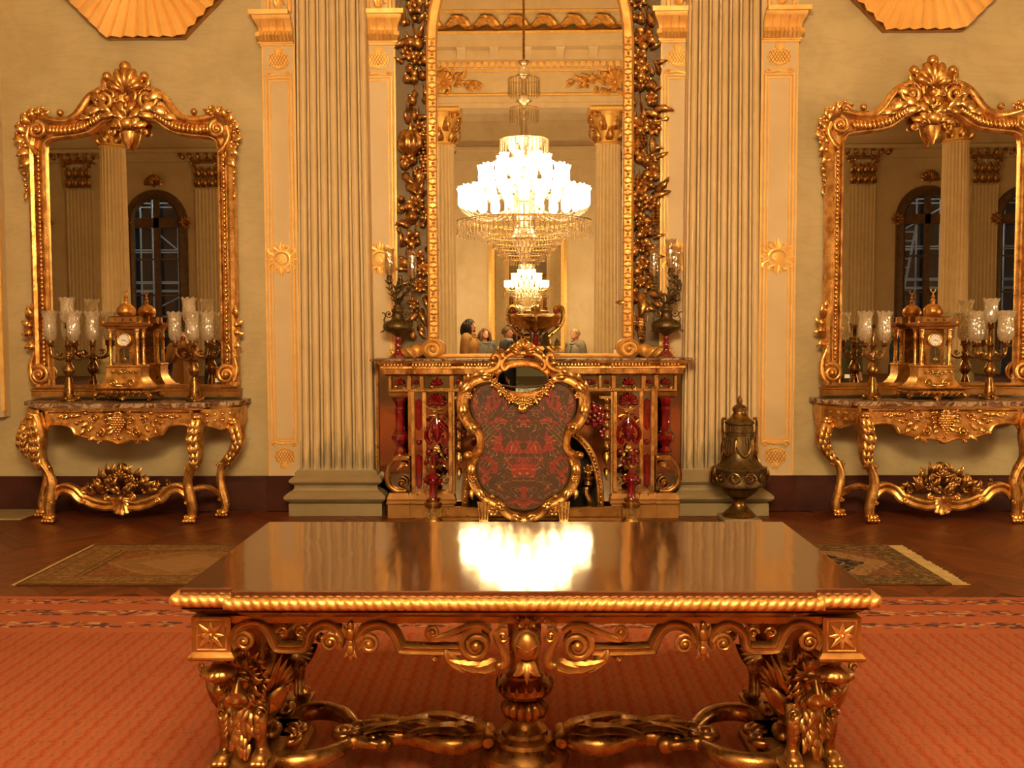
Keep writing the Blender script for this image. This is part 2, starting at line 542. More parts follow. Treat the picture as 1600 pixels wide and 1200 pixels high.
def m_rug(name, field, medal, border, bg, w, h, line):
    """Persian-type rug: medallion in a framed field, guard lines, speckled border"""
    m = NT(name); co = m.coord(); x, y, z = m.xyz(co)
    ax = m.math('DIVIDE', m.math('ABSOLUTE', x), w); ay = m.math('DIVIDE', m.math('ABSOLUTE', y), h)
    edge = m.math('MAXIMUM', ax, ay)
    dia = m.math('ADD', m.math('MULTIPLY', ax, 1.0), m.math('MULTIPLY', ay, .8))
    wob = m.math('MULTIPLY', m.math('SUBTRACT', m.noise(co, 22, 2), .5), .12)
    f = m.math('ADD', dia, wob)
    c = m.ramp(f, [(.0, medal), (.10, line), (.13, medal), (.34, line), (.37, bg), (.60, line), (.63, field)], 'CONSTANT')
    nz = m.vor(m.coord(scale=(1, 1.6, 1)), 30, out=1)
    n2 = m.vor(m.coord(scale=(1.6, 1, 1)), 48, out=1)
    c = m.mix(m.math('MULTIPLY', m.math('GREATER_THAN', nz, .6), .45), c, line)
    c = m.mix(m.math('MULTIPLY', m.math('GREATER_THAN', n2, .7), .45), c, medal)
    bc = m.mix(m.math('MULTIPLY', m.math('GREATER_THAN', nz, .55), .5), border, line)
    bc = m.mix(m.math('MULTIPLY', m.math('GREATER_THAN', n2, .75), .5), bc, medal)
    b = m.ramp(edge, [(0, 0), (.60, 1), (.97, 1)], 'CONSTANT')
    c = m.mix(b, c, bc)
    g = m.ramp(edge, [(0, 0), (.60, 1), (.625, 0), (.655, 1), (.67, 0), (.86, 1), (.875, 0), (.955, 1)], 'CONSTANT')
    c = m.mix(m.math('MULTIPLY', g, .8), c, tuple(.5 * q for q in field))
    m.put(m.b.inputs['Base Color'], c)
    m.bump(m.noise(co, 140, 2), .4, .004)
    return m.set(Roughness=.95, Specular_IOR_Level=.1)
def m_brocade():
    m = NT('red_gold_brocade'); co = m.coord(); x, y, z = m.xyz(co)
    ax = m.math('ABSOLUTE', x)
    cb = m.n('ShaderNodeCombineXYZ'); m.put(cb.inputs[0], ax); m.put(cb.inputs[1], z)
    v = cb.outputs[0]
    big = m.noise(v, 4.4, 2, .5, 1.2)
    c = m.ramp(big, [(.36, (.060, .024, .005)), (.485, (.085, .024, .006)), (.50, (.30, .020, .010)), (.555, (.20, .017, .007)), (.58, (.062, .024, .005)), (.72, (.085, .035, .008))])
    ln = m.ramp(m.noise(v, 8, 2, .5, 2.0), [(.488, 0), (.5, 1), (.512, 0)])
    c = m.mix(m.math('MULTIPLY', ln, .8), c, (.52, .30, .08))
    l2 = m.ramp(m.math('SINE', m.math('ADD', m.math('MULTIPLY', ax, 160), m.math('MULTIPLY', z, 160))), [(.93, 0), (1, 1)])
    c = m.mix(m.math('MULTIPLY', l2, m.ramp(big, [(.55, 0), (.6, .6)])), c, (.5, .28, .07))
    m.put(m.b.inputs['Base Color'], c)
    m.bump(m.noise(co, 220, 2), .2, .003)
    return m.set(Roughness=.55, Sheen_Weight=.3)
BROCADE = m_brocade()
def m_ruby():
    m = NT('ruby_glass'); co = m.coord()
    m.put(m.b.inputs['Base Color'], m.ramp(m.noise(co, 20, 3), [(.3, (.08, .0015, .003)), (.7, (.24, .004, .008))]))
    return m.set(Roughness=.06, Specular_IOR_Level=.8, Coat_Weight=.6)
RUBY = m_ruby()
def m_glass(name, tint, lo, hi, bump=.6, bs=70):
    """clear cut glass: see-through with facet reflections"""
    m = NT(name); co = m.coord()
    t = m.n('ShaderNodeBsdfTransparent'); t.inputs[0].default_value = (*tint, 1)
    g = m.n('ShaderNodeBsdfGlossy'); g.inputs[0].default_value = (1, .97, .92, 1); g.inputs[1].default_value = .08
    bp = m.n('ShaderNodeBump'); bp.inputs['Strength'].default_value = bump; bp.inputs['Distance'].default_value = .006
    m.put(bp.inputs['Height'], m.vor(m.coord(scale=(1, 1, .45)), bs))
    m.t.links.new(bp.outputs[0], g.inputs['Normal'])
    lw = m.n('ShaderNodeLayerWeight'); lw.inputs[0].default_value = .35
    m.t.links.new(bp.outputs[0], lw.inputs['Normal'])
    mx = m.n('ShaderNodeMixShader')
    m.put(mx.inputs[0], m.ramp(lw.outputs['Facing'], [(0, lo), (1, hi)]))
    m.t.links.new(t.outputs[0], mx.inputs[1]); m.t.links.new(g.outputs[0], mx.inputs[2])
    m.t.links.new(mx.outputs[0], m.out.inputs[0])
    return m.m
GLASS = m_glass('cut_glass', (.93, .91, .86), .16, .6)
def m_frost():
    m = NT('etched_glass'); co = m.coord()
    t = m.n('ShaderNodeBsdfTransparent'); t.inputs[0].default_value = (.95, .92, .86, 1)
    dff = m.n('ShaderNodeBsdfTranslucent'); dff.inputs[0].default_value = (.85, .8, .7, 1)
    d2 = m.n('ShaderNodeBsdfDiffuse'); d2.inputs[0].default_value = (.85, .8, .7, 1)
    g = m.n('ShaderNodeBsdfGlossy'); g.inputs[0].default_value = (1, .98, .94, 1); g.inputs[1].default_value = .12
    bp = m.n('ShaderNodeBump'); bp.inputs['Strength'].default_value = .8; bp.inputs['Distance'].default_value = .006
    m.put(bp.inputs['Height'], m.vor(m.coord(scale=(1, 1, .5)), 60)); m.t.links.new(bp.outputs[0], g.inputs['Normal'])
    a = m.n('ShaderNodeMixShader'); a.inputs[0].default_value = .4
    m.t.links.new(dff.outputs[0], a.inputs[1]); m.t.links.new(d2.outputs[0], a.inputs[2])
    b = m.n('ShaderNodeMixShader'); b.inputs[0].default_value = .4
    m.t.links.new(a.outputs[0], b.inputs[1]); m.t.links.new(g.outputs[0], b.inputs[2])
    c = m.n('ShaderNodeMixShader')
    m.put(c.inputs[0], m.ramp(m.vor(m.coord(scale=(1, 1, .5)), 60), [(.15, .28), (.5, .6)]))
    m.t.links.new(t.outputs[0], c.inputs[1]); m.t.links.new(b.outputs[0], c.inputs[2])
    m.t.links.new(c.outputs[0], m.out.inputs[0])
    return m.m
FROST = m_frost()
PANE = m_glass('night_window_pane', (.75, .8, .85), .04, .35, .0)
def m_lamp(name, col, power):
    m = NT(name)
    e = m.n('ShaderNodeEmission'); e.inputs[0].default_value = (*col, 1); e.inputs[1].default_value = power
    m.t.links.new(e.outputs[0], m.out.inputs[0])
    return m.m
LAMP = m_lamp('lit_glass_shade', LAMP_COLOR, LAMP_POWER)
LAMP_S = m_lamp('lit_candelabrum_shade', LAMP_COLOR, SIDE_POWER)
def m_cloth(name, c, rough=.9):
    m = NT(name); co = m.coord()
    m.put(m.b.inputs['Base Color'], m.ramp(m.noise(co, 9, 4), [(.3, tuple(x * .8 for x in c)), (.7, c)]))
    return m.set(Roughness=rough, Specular_IOR_Level=.15)
SKIN = m_cloth('skin', (.62, .33, .22), .55)
# ------------------------------------------------------------------ the hall
DW = 8.44                     # plane of the end wall the photograph looks at
HX, HB, HZ = 17.5, -16.6, 9.9 # half width, far wall behind the viewer, ceiling height
CARPET_EDGE = 5.63
def slab(name, m, x0, x1, y0, y1, z0, z1):
    b = MB(); b.box(x0, x1, y0, y1, z0, z1)
    return b.build(name, m, kind='structure')
wall_front = slab('wall_front', WALL, -HX, HX, DW, DW + .2, 0, HZ)
slab('wall_left', CREAM, -HX - .2, -HX, HB - .2, DW + .2, 0, HZ)
slab('wall_right', CREAM, HX, HX + .2, HB - .2, DW + .2, 0, HZ)
ceiling = slab('ceiling', CEIL, -HX - .2, HX + .2, HB - .2, DW + .2, HZ, HZ + .2)
floor = slab('floor', SUBFLOOR, -HX - .2, HX + .2, HB - 6, DW + .2, -.12, -.006)
# parquet: herringbone blocks laid singly in the strip of bare floor before the wall
PL, PW = .60, .10
def herring():
    out = []
    s = PL / sqrt(2)
    # columns of zigzag running along y
    w = PW * sqrt(2)
    for c in range(-12, 13):
        for r in range(0, 26):
            y = 5.2 + r * w
            out.append((c * 2 * s * .5 * 1.0, y, pi / 4 if c % 2 == 0 else -pi / 4))
    return out
blocks = [b for b in herring() if 5.5 < b[1] < DW + .1]
# parallelogram-ended block so that neighbouring zigzag columns meet in a clean line
hx = PL / sqrt(2) / 2 - .001; hw = PW * sqrt(2) / 2 - .0015
def plank_mesh(name, sg):
    me = bpy.data.meshes.new(name)
    v = []
    for z, q in ((-.006, 1), (-.001, 1), (0.0, .985)):
        for sx_, sy_ in ((-1, -1), (1, -1), (1, 1), (-1, 1)):
            v.append((sx_ * hx * q, sg * sx_ * hx + sy_ * hw * (1 if q == 1 else .95), z))
    f = [(3, 2, 1, 0), (8, 9, 10, 11)]
    for l in (0, 4):
        for k in range(4): f.append((l + k, l + (k + 1) % 4, l + 4 + (k + 1) % 4, l + 4 + k))
    me.from_pydata(v, [], f); me.materials.append(PARQUET); me.update()
    return me
pms = {1: plank_mesh('plank', 1), -1: plank_mesh('plank', -1)}
def shown_rank(b):
    x, y, a = b
    px = 825 + x / y * FPX
    if abs(px - 825) > 830: return 99
    if abs(px - 825) < 330 + (7 - y) * 30: return 50 + y
    if -3.1 < x < -1.6 and 6.1 < y < 7.1 or 1.6 < x < 2.6 and 6.1 < y < 7.1: return 40 + y
    return y
blocks.sort(key=shown_rank)
rest = MB()
for i, (x, y, a) in enumerate(blocks):
    me = pms[1 if a > 0 else -1]
    if i < 290:
        o = bpy.data.objects.new('plank', me); COL.objects.link(o)
        o.parent = floor; o.location = Vector((x, y, 0)) - BASE[floor]
    else:
        rest.add([(v.co.x + x, v.co.y + y, v.co.z) for v in me.vertices], [tuple(p.vertices) for p in me.polygons])
rest.build('planks_beyond', PARQUET, floor, kind='stuff')
slab_far = MB().box(-HX, HX, HB, 5.5, -.006, -.001); slab_far.build('parquet_field', PARQUET, floor)

# dark marble skirting either side of the chimney breast
for nm, a, b in (('baseboard_left', -9.0, X(452, DW)), ('baseboard_right', X(1212, DW), 9.0)):
    q = MB(); zt = Z(743, DW)
    q.stack([(a, b, DW - .06, DW, 0), (a, b, DW - .06, DW, zt - .05), (a, b, DW - .045, DW, zt - .03), (a, b, DW - .03, DW, zt)])
    q.build(nm, BASEB, kind='structure')
# plain cornice above the frame
q = MB().sweep([(-HX, HZ), (HX, HZ)], [(0, 0), (0, .5), (-.15, .5), (-.3, .3), (-.6, .2), (-.9, .05), (-.9, 0)], DW); q.build('trim_1', GILT, kind='structure')

_tn = [1]
def trim():
    _tn[0] += 1
    return 'trim_%d' % _tn[0]
def medallion(b, engr, cx, zc, w, h, y, kind):
    """flat gilt strapwork: kind 0 cartouche over the panel, 1 open rosette, 2 cartouche under it"""
    f = -1 if kind == 2 else 1
    def t(pts, r): b.tube([(cx + p[0] * w, y, zc + f * p[1] * h) for p in pts], r, 5, sq=.5)
    if kind == 1:
        ring = [(.27 * cos(a), .21 * sin(a)) for a in [2 * pi * k / 16 for k in range(17)]]
        t(ring, w * .06)
        for k in range(6):
            a = k * pi / 3 + .3
            t([(.07 * cos(a) + .07 * cos(a + q), .06 * sin(a) + .06 * sin(a + q)) for q in [2 * pi * j / 8 for j in range(9)]], w * .036)
        for sx in (-1, 1):
            for sz in (-1, 1):
                t(cr([(sx * .05, sz * .22), (sx * .2, sz * .27), (sx * .24, sz * .33), (sx * .16, sz * .35)], 4), w * .055)
                t(cr([(sx * .26, sz * .1), (sx * .40, sz * .18), (sx * .42, sz * .27), (sx * .34, sz * .27)], 4), w * .055)
        for a, L in ((pi / 2, .26), (-pi / 2, .26), (0, .22), (pi, .22)):
            for da in (-.5, 0, .5):
                c = (cx + cos(a) * w * .28, y, zc + sin(a) * h * .24)
                b.leaf(c, a + da, L * w * (1.15 if da == 0 else .9), w * .17, 0, .02, 4)
    else:
        out = []
        for k in range(20):
            a = pi / 2 + 2 * pi * k / 20
            r = 1 + .06 * cos(8 * a)
            out.append((cx + .40 * w * r * cos(a), zc + f * h * (.04 + .30 * r * sin(a))))
        b.prism(out, y - .004, y + .002, .002)
        for k in range(-2, 3):
            engr.tube([(cx + (k * .11 - .12) * w, y - .004, zc - f * h * .13), (cx + (k * .11 + .12) * w, y - .004, zc + f * h * .22)], w * .014, 4)
            engr.tube([(cx + (k * .11 + .12) * w, y - .004, zc - f * h * .13), (cx + (k * .11 - .12) * w, y - .004, zc + f * h * .22)], w * .014, 4)
        engr.tube([(p[0] * .84 + cx * .16, y - .004, p[1] * .84 + zc * .16) for p in out], w * .014, 4, True)
        for sx in (-1, 1):
            b.scroll((cx + sx * w * .36, y, zc - f * h * .36), w * .12, 1.1, 0 if sx > 0 else pi, -f * sx, w * .04)
            t([(0, -.38), (sx * .3, -.43)], w * .05)
        for da in (-.8, -.4, 0, .4, .8):
            b.leaf((cx, y, zc + f * h * .26), f * (pi / 2) + da, h * .24, w * .16, 0, .02, 4)

def pilaster(pxs, pxa, pxb, label_side, plinth_half=None):
    """fluted pilaster: shaft between px, flanked by two gilt-lined panels"""
    D0 = 8.24
    t = thing(trim(), None, None, (X((pxs[0] + pxs[1]) / 2, D0), D0, 0), kind='structure')
    cx = BASE[t].x
    hb, htp = .313, .262
    zb, zt = Z(737, D0), HZ - .9
    ztop = Z(0, D0)
    N, fl = 7, 22
    def row(z, depth, conv):
        k = (z - zb) / (ztop - zb)
        hw = hb + (htp - hb) * min(k, 1.15)
        pts = [(cx - hw, 8.42, z)]
        for i in range(N):
            for j in range(fl):
                u = (i + j / fl) / N
                q = j / fl
                if q < .09: y = D0 + depth * 1.1
                elif q < .30: y = D0
                elif q < .37: y = D0 + depth * .7
                else: y = D0 + depth * (.10 + .45 * sin(pi * (q - .37) / .63))
                pts.append((cx - hw + 2 * hw * u, y, z))
        pts += [(cx + hw, D0, z), (cx + hw, 8.42, z)]
        return pts
    zc = Z(500, D0)
    rows = [row(zb, 0, 0), row(zb + .025, 0, 0), row(zb + .04, .03, 0), row(zb + .07, .045, 0), row(zt, .045, 0)]
    b = MB(); n = len(rows[0]); vs = [p for r in rows for p in r]; fs = []
    for i in range(len(rows) - 1):
        for k in range(n - 1): fs.append((i * n + k, i * n + k + 1, (i + 1) * n + k + 1, (i + 1) * n + k))
    b.add(vs, fs); b.build('shaft', STONE, t, 50)
    def ring(name, prof, m=PLINTH):
        b = MB(); b.stack([(cx - hb - o, cx + hb + o, D0 - o, 8.42, z) for (o, z) in prof]); return b.build(name, m, t, 25)
    zz = lambda py: Z(py, D0 - .06)
    def bead(z0, z1, o0, k=5): return [(o0 + (z1 - z0) * .55 * sin(pi * i / k), z0 + (z1 - z0) * i / k) for i in range(k + 1)]
    ring('fillet', [(.03, zz(744)), (.03, zz(739)), (.015, zz(736))])
    ring('upper_torus', bead(zz(759), zz(744), .03))
    ring('scotia', [(.045, zz(767)), (.035, zz(763)), (.035, zz(759))])
    ring('lower_torus', bead(zz(786), zz(767), .055))
    ring('plinth', [(.075, 0), (.075, zz(786.5))])
    for pa, pb in (pxa, pxb):
        D1 = 8.37
        xa, xb = X(pa, D1), X(pb, D1)
        pn = MB(); z0 = Z(743, D1); zk = Z(66, D1)
        pn.box(xa, xb, D1, DW, z0, HZ - .9); pn.build('panel', CREAM, t)
        pb_ = MB().box(xa - .02, xb + .02, D1 - .03, DW, 0, z0, .01); pb_.build('panel_base', BASEB, t)
        g = MB()
        inx = [(X(pa, D1) + .035, X(pb, D1) - .035)] 
        for (l, r) in inx:
            za, zb_ = Z(690, D1), Z(119, D1)
            for o, w in ((0, .010), (.028, .006)):
                g.sweep([(l + o, zb_ - o), (l + o, za + o), (r - o, za + o), (r - o, zb_ - o)], [(-w, 0), (-w * .5, w), (w * .5, w), (w, 0)], D1, closed=True)
        for xe in (xa + .006, xb - .006):
            g.box(xe - .006, xe + .006, D1 - .008, D1 + .004, z0, zk)
        g.build('gilt_border', GILT, t)
        cxp, w = (xa + xb) / 2, (xb - xa)
        for py, hh, kd in ((94, 48, 0), (403, 56, 1), (711, 46, 2)):
            mb, eg = MB(), MB(); medallion(mb, eg, cxp, Z(py, D1), w * (.80 if kd != 1 else .95), hh * D1 / FPX, D1 - .004, kd); md = mb.build('medallion', GILT, t)
            if eg.v: eg.build('engraving', GOLD_T, md)
        cp = MB()
        zq = [Z(py, D1) for py in (69, 66, 63, 62, 49, 47, 31, 29, 24, 17)]
        prof = [(.012, zq[0]), (.012, zq[1]), (.022, zq[1]), (.022, zq[2]), (.014, zq[3]), (.04, (zq[3] * .5 + zq[4] * .5)), (.036, zq[4]), (.018, zq[5]), (.026, (zq[5] + zq[6]) / 2), (.05, zq[6]), (.055, zq[7]), (.06, zq[8]), (.078, zq[8]), (.082, zq[9])]
        ol = 1 if xa < cx else -.4
        orr = 1 if xb > cx and xa > cx else -.4
        cp.stack([(xa - o * ol, xb + o * orr, D1 - o * 1.3, DW, z) for o, z in prof]); cp.build('capital_moulding', GILT, t, 25)
        rd = MB()
        for k in range(9):
            xk = xa + (k + .5) * w / 9
            rd.tube([(xk, D1 - .04, zq[3]), (xk, D1 - .075, (zq[3] + zq[4]) / 2), (xk, D1 - .05, zq[4])], w / 20, 6)
            if k % 2 == 0:
                rd.tube([(xk, D1 - .03, zq[5]), (xk, D1 - .045, (zq[5] + zq[6]) / 2), (xk, D1 - .075, zq[6])], w / 36, 6)
        rd.build('reeding', GILT, t)
        up = MB()
        l, r = xa + .06, xb - .04
        up.sweep([(l, Z(-260, D1)), (l, Z(14, D1)), (r, Z(14, D1)), (r, Z(-260, D1))], [(-.02, 0), (-.01, .014), (.01, .014), (.02, 0)], D1)
        up.acanthus([((l + r) / 2, Z(10, D1)), ((l + r) / 2 - .03, Z(-60, D1)), ((l + r) / 2 + .03, Z(-140, D1)), ((l + r) / 2, Z(-240, D1))], .09, D1)
        up.scroll(((l + r) / 2, D1 - .005, Z(4, D1)), .05, 1.5, 0, 1, .012)
        up.build('upper_ornament', GILT, t)
    return t
pilaster((465, 583), (418, 469), (570, 623), 'left')
pilaster((1068, 1215 - 30), (1030, 1082), (1184, 1241), 'right')
# edge of the next pilaster group at the left of the photograph
t = thing(trim(), None, None, (X(-40, 8.3), 8.3, 0), kind='structure')
b = MB().box(X(-90, 8.33), X(5, 8.33), 8.33, DW, Z(650, 8.33), HZ - .9); b.build('panel', CREAM, t)
b = MB().box(X(2, 8.33), X(8, 8.33), 8.315, 8.34, Z(640, 8.33), Z(75, 8.33)); b.build('gilt_border', GILT, t)
b = MB()
for k, (px, py, r) in enumerate(((4, 12, 6), (2, 30, 7), (5, 45, 5), (1, 60, 5))): b.leaf((X(px - 8, 8.33), 8.31, Z(py, 8.33)), -pi / 2 + .5, .12, .06, -.4)
b.scroll((X(1, 8.33), 8.3, Z(18, 8.33)), .04, 1.3, 0, 1, .01); b.build('capital_leaves', GOLD, t)
b = MB().box(X(-90, 7.95), X(26, 7.95), 7.95, DW, 0, Z(810, 7.95), .01); b.build('plinth', PLINTH, t)
# taupe ground between the two pilasters, behind the great mirror
b = MB().box(X(622, 8.41), X(1031, 8.41), 8.40, DW, 1.0, HZ - .9); b.build('overmantel_board', TAUPE, wall_front)

# ---- the rest of the hall, seen in the mirrors
def column(x, y, h=5.35, r=.36):
    t = thing(trim(), None, None, (x, y, 0), kind='structure')
    b = MB(); n = 24
    prof = [(r, .75)] + [(r * (1 - .13 * k / 6), .75 + h * k / 6) for k in range(1, 7)]
    vs, fs = [], []
    m = n * 4
    for (rr, z) in prof:
        for k in range(m):
            a = 2 * pi * k / m
            q = rr * (1, .915, .90, .915)[k % 4]
            vs.append((x + q * cos(a), y + q * sin(a), z))
    for i in range(len(prof) - 1):
        for k in range(m): fs.append((i * m + k, i * m + (k + 1) % m, (i + 1) * m + (k + 1) % m, (i + 1) * m + k))
    b.add(vs, fs); b.build('shaft', STONE, t, 60)
    b = MB().lathe([(r * 1.45, .2), (r * 1.48, .32), (r * 1.38, .42), (r * 1.2, .46), (r * 1.25, .6), (r * 1.15, .68), (r * 1.05, .75)], (x, y, 0), 28); b.build('base', PLINTH, t)
    b = MB().box(x - r * 1.5, x + r * 1.5, y - r * 1.5, y + r * 1.5, 0, .2); b.build('plinth', PLINTH, t)
    zc = .75 + h; rt = r * .87
    b = MB().lathe([(rt, zc), (rt * 1.12, zc + .03), (rt * 1.0, zc + .06), (rt * 1.02, zc + .35), (rt * 1.15, zc + .62), (rt * 1.5, zc + .78)], (x, y, 0), 20); b.build('bell', GILT, t)
    b = MB()
    for tier, (k, zz, L) in enumerate(((8, zc + .08, .3), (8, zc + .33, .32))):
        for i in range(k):
            a = 2 * pi * (i + .5 * tier) / k
            b.M = Matrix.Translation((x, y, zz)) @ Matrix.Rotation(a + pi / 2, 4, 'Z')
            b.leaf((0, -rt * 1.08, 0), pi / 2, L, .2, 0, .45, 5)
            b.ball((0, -rt * 1.08 - L * .42, L * .92), .035, 6, 4)
    for i in range(4):
        a = pi / 4 + i * pi / 2
        b.M = Matrix.Translation((x, y, zc + .68)) @ Matrix.Rotation(a + pi / 2, 4, 'Z')
        b.scroll((-.1, -rt * 1.65, 0), .1, 1.3, 0, 1, .03); b.scroll((.1, -rt * 1.65, 0), .1, 1.3, pi, -1, .03)
    b.M = None
    b.build('capital_leaves', GOLD, t)
    b = MB().box(x - rt * 1.55, x + rt * 1.55, y - rt * 1.55, y + rt * 1.55, zc + .78, zc + .88, .02); b.build('abacus', GILT, t)
    return zc + .88
YC = -8.5
for cxk in (-10.45, -6.4, -2.15, 2.02, 6.4, 10.65):
    ztop = column(cxk, YC)
ent = thing(trim(), None, None, (0, YC, ztop), kind='structure')
b = MB()
EP = [(.34, 0), (.34, .12), (.38, .12), (.38, .26), (.42, .28), (.36, .32), (.36, .85), (.42, .9), (.44, 1.05), (.62, 1.1), (.62, 1.32), (.8, 1.36), (.8, 1.5), (.92, 1.62), (.92, 1.68), (.5, 1.7), (.5, 2.2), (.62, 2.3), (.62, HZ - ztop)]
b.stack([(-HX, HX, YC - o, YC + o, ztop + z) for o, z in EP]); b.build('beam', CREAM, ent, 25)
b = MB()
for k in range(-70, 71): b.box(k * .17 - .055, k * .17 + .055, YC + .4, YC + .52, ztop + .95, ztop + 1.07)
b.build('dentils', GILT, ent, kind='stuff')
for k in range(-16, 17):
    if abs(k) > 9: continue
    b = MB().stack([(k * .8 - .1, k * .8 + .1, YC + .4, YC + .62, ztop + 1.12), (k * .8 - .1, k * .8 + .1, YC + .4, YC + .78, ztop + 1.3), (k * .8 - .12, k * .8 + .12, YC + .4, YC + .8, ztop + 1.35)]); b.build('modillion', CREAM, ent)
b = MB()
b.M = Matrix.Translation((0, YC + .37, ztop)) @ Matrix.Rotation(pi, 4, 'Z')
for k in range(-3, 4):
    x0 = k * 4.2 + 2.05
    rn = random.Random(k)
    for q in range(46):                # leafy cluster tapering to both sides
        a = rn.uniform(0, 2 * pi); r = rn.uniform(.15, 1) ** .8
        px, pz = x0 + 1.15 * r * cos(a), .58 + .24 * r * sin(a) * (1.1 - abs(cos(a)) * r)
        b.leaf((px, -.01, pz), atan2(sin(a) * .6, cos(a)) + rn.uniform(-.7, .7), .22, .11, rn.uniform(-1, 1), .4, 4)
    b.flower((x0, -.05, .58), .22, 8); b.shell((x0, -.05, .6), .28, 7)
for k in range(-20, 21):
    b.acanthus([(k * .7, 1.85), (k * .7 + .25, 2.05), (k * .7 + .55, 1.9)], .30, -.14, 0, .35, 5)
b.M = None
b.build('frieze_foliage', FRAMEG, ent)
b = MB()
for zz, rr in ((.3, .02), (.88, .02), (1.66, .03), (2.25, .03)): b.box(-HX, HX, YC + (.43 if zz < 1 else .93 if zz < 2 else .62), YC + (.445 if zz < 1 else .945 if zz < 2 else .64), ztop + zz - rr, ztop + zz + rr)
b.build('gilt_fillets', GILT, ent)

# far wall with arched openings; scaffolding stands outside them
wb = thing('wall_back', None, None, (0, HB, 0), kind='structure')
WIN = [-17.0, -12.4, -8.3, 8.6, 13.2, 16.4]
WW, WS = 1.02, 5.15
segs = []
edges = [-HX] + sum([[c - WW, c + WW] for c in WIN], []) + [HX]
b = MB()
for i in range(0, len(edges), 2):
    if edges[i + 1] > edges[i]: b.box(edges[i], edges[i + 1], HB - .3, HB, 0, HZ)
for c in WIN:
    a = [(c - WW, HZ), (c - WW, WS)] + [(c - WW * cos(pi * k / 16), WS + WW * sin(pi * k / 16)) for k in range(1, 16)] + [(c + WW, WS), (c + WW, HZ)]
    b.prism(a, HB - .3, HB)
b.build('wall_face', CREAM, wb)
WOODF = patina('dark_window_wood', (.07, .035, .012), (.14, .07, .025), .4, 0, 8, .1)
for i, c in enumerate(WIN):
    w = thing('window_%d' % (i + 1), None, None, (c, HB, 0), kind='structure')
    b = MB(); arch = [(c - WW, .1), (c - WW, WS)] + [(c - WW * cos(pi * k / 16), WS + WW * sin(pi * k / 16)) for k in range(1, 16)] + [(c + WW, WS), (c + WW, .1)]
    b.M = None
    b.sweep(arch, [(-.28, -.05), (-.28, .05), (-.2, .12), (-.1, .08), (.02, .10), (.05, -.1)], 0)
    b.v = [(p[0], HB - p[1] * 1.0, p[2]) for p in b.v]
    b.build('window_frame', WOODF, w)
    b = MB()
    b.box(c - WW, c + WW, HB - .12, HB + .02, WS - .2, WS + .12); b.box(c - .09, c + .09, HB - .12, HB + .02, .1, WS + WW)
    for z in (1.4, 2.7, 3.9): b.box(c - WW, c + WW, HB - .1, HB - .05, z - .03, z + .03)
    b.build('mullions', WOODF, w)
    b = MB()
    for sx in (-1, 1): b.flower((c + sx * WW, -.1, WS - .05), .22, 8)
    b.shell((c, -.1, WS + WW + .15), .35, 9); b.v = [(p[0], HB - p[1], p[2]) for p in b.v]
    b.build('carved_bosses', GOLD_T, w)
    b = MB(); ins = [(p[0], p[1]) for p in arch]
    b.prism(ins, HB - .2, HB - .19); b.build('window_pane', PANE, w)
def back_pilaster(x):
    t = thing(trim(), None, None, (x, HB, 0), kind='structure')
    b = MB(); vs, fs = [], []
    n = 42
    for z in (.6, 6.2):
        for k in range(n + 1):
            u = k / n
            vs.append((x - .42 + .84 * u, HB + .16 - (.03 if k % 6 in (2, 3, 4) else 0), z))
    for k in range(n): fs.append((k, k + 1, n + 2 + k, n + 1 + k))
    b.add(vs, fs); b.box(x - .42, x + .42, HB, HB + .12, .6, 6.2); b.build('shaft', STONE, t)
    b = MB().stack([(x - .55, x + .55, HB, HB + .3, 0), (x - .55, x + .55, HB, HB + .3, .35), (x - .45, x + .45, HB, HB + .2, .6)]); b.build('base', PLINTH, t)
    b = MB(); b.M = Matrix.Translation((x, HB + .16, 6.2)) @ Matrix.Rotation(pi, 4, 'Z')
    for tier in (0, 1):
        for k in range(4): b.leaf((-.33 + .22 * k, 0, .05 + .32 * tier), pi / 2, .36, .22, 0, .4, 5)
    b.scroll((-.4, -.05, .8), .14, 1.4, 0, 1, .04); b.scroll((.4, -.05, .8), .14, 1.4, pi, -1, .04)
    for k in range(-3, 4): b.acanthus([(k * .25, 1.0), (k * .3, 1.15)], .2, 0, 0, .3, 2)
    b.M = None
    b.box(x - .5, x + .5, HB, HB + .3, 7.05, 7.15)
    b.build('capital', GOLD_T, t)
for x in (-14.9, -10.6, -6.3, -3.3, 3.3, 6.3, 11.0, 15.0): back_pilaster(x)
b = MB().stack([(-HX, HX, HB, HB + o, z) for o, z in ((.15, 7.1), (.15, 7.35), (.3, 7.4), (.3, 7.5), (.15, 7.55), (.15, 8.2), (.5, 8.3), (.6, 8.6))]); b.build('cornice', CREAM, wb, 25)
# mirror over the opposite chimney piece
fm = thing('wall_mirror', 'tall gilt-framed mirror on the far wall, seen inside the central mirror', 'mirror', (0, HB, 0))
b = MB().box(-1.15, 1.15, HB + .02, HB + .05, .9, 4.6); b.build('glass', MIRROR, fm)
b = MB(); b.sweep([(-1.2, .85), (-1.2, 4.65), (1.2, 4.65), (1.2, .85)], [(-.1, 0), (-.1, .06), (0, .1), (.1, .06), (.1, 0)], 0, True); b.v = [(p[0], HB - p[1], p[2]) for p in b.v]
b.build('frame', GILT, fm)
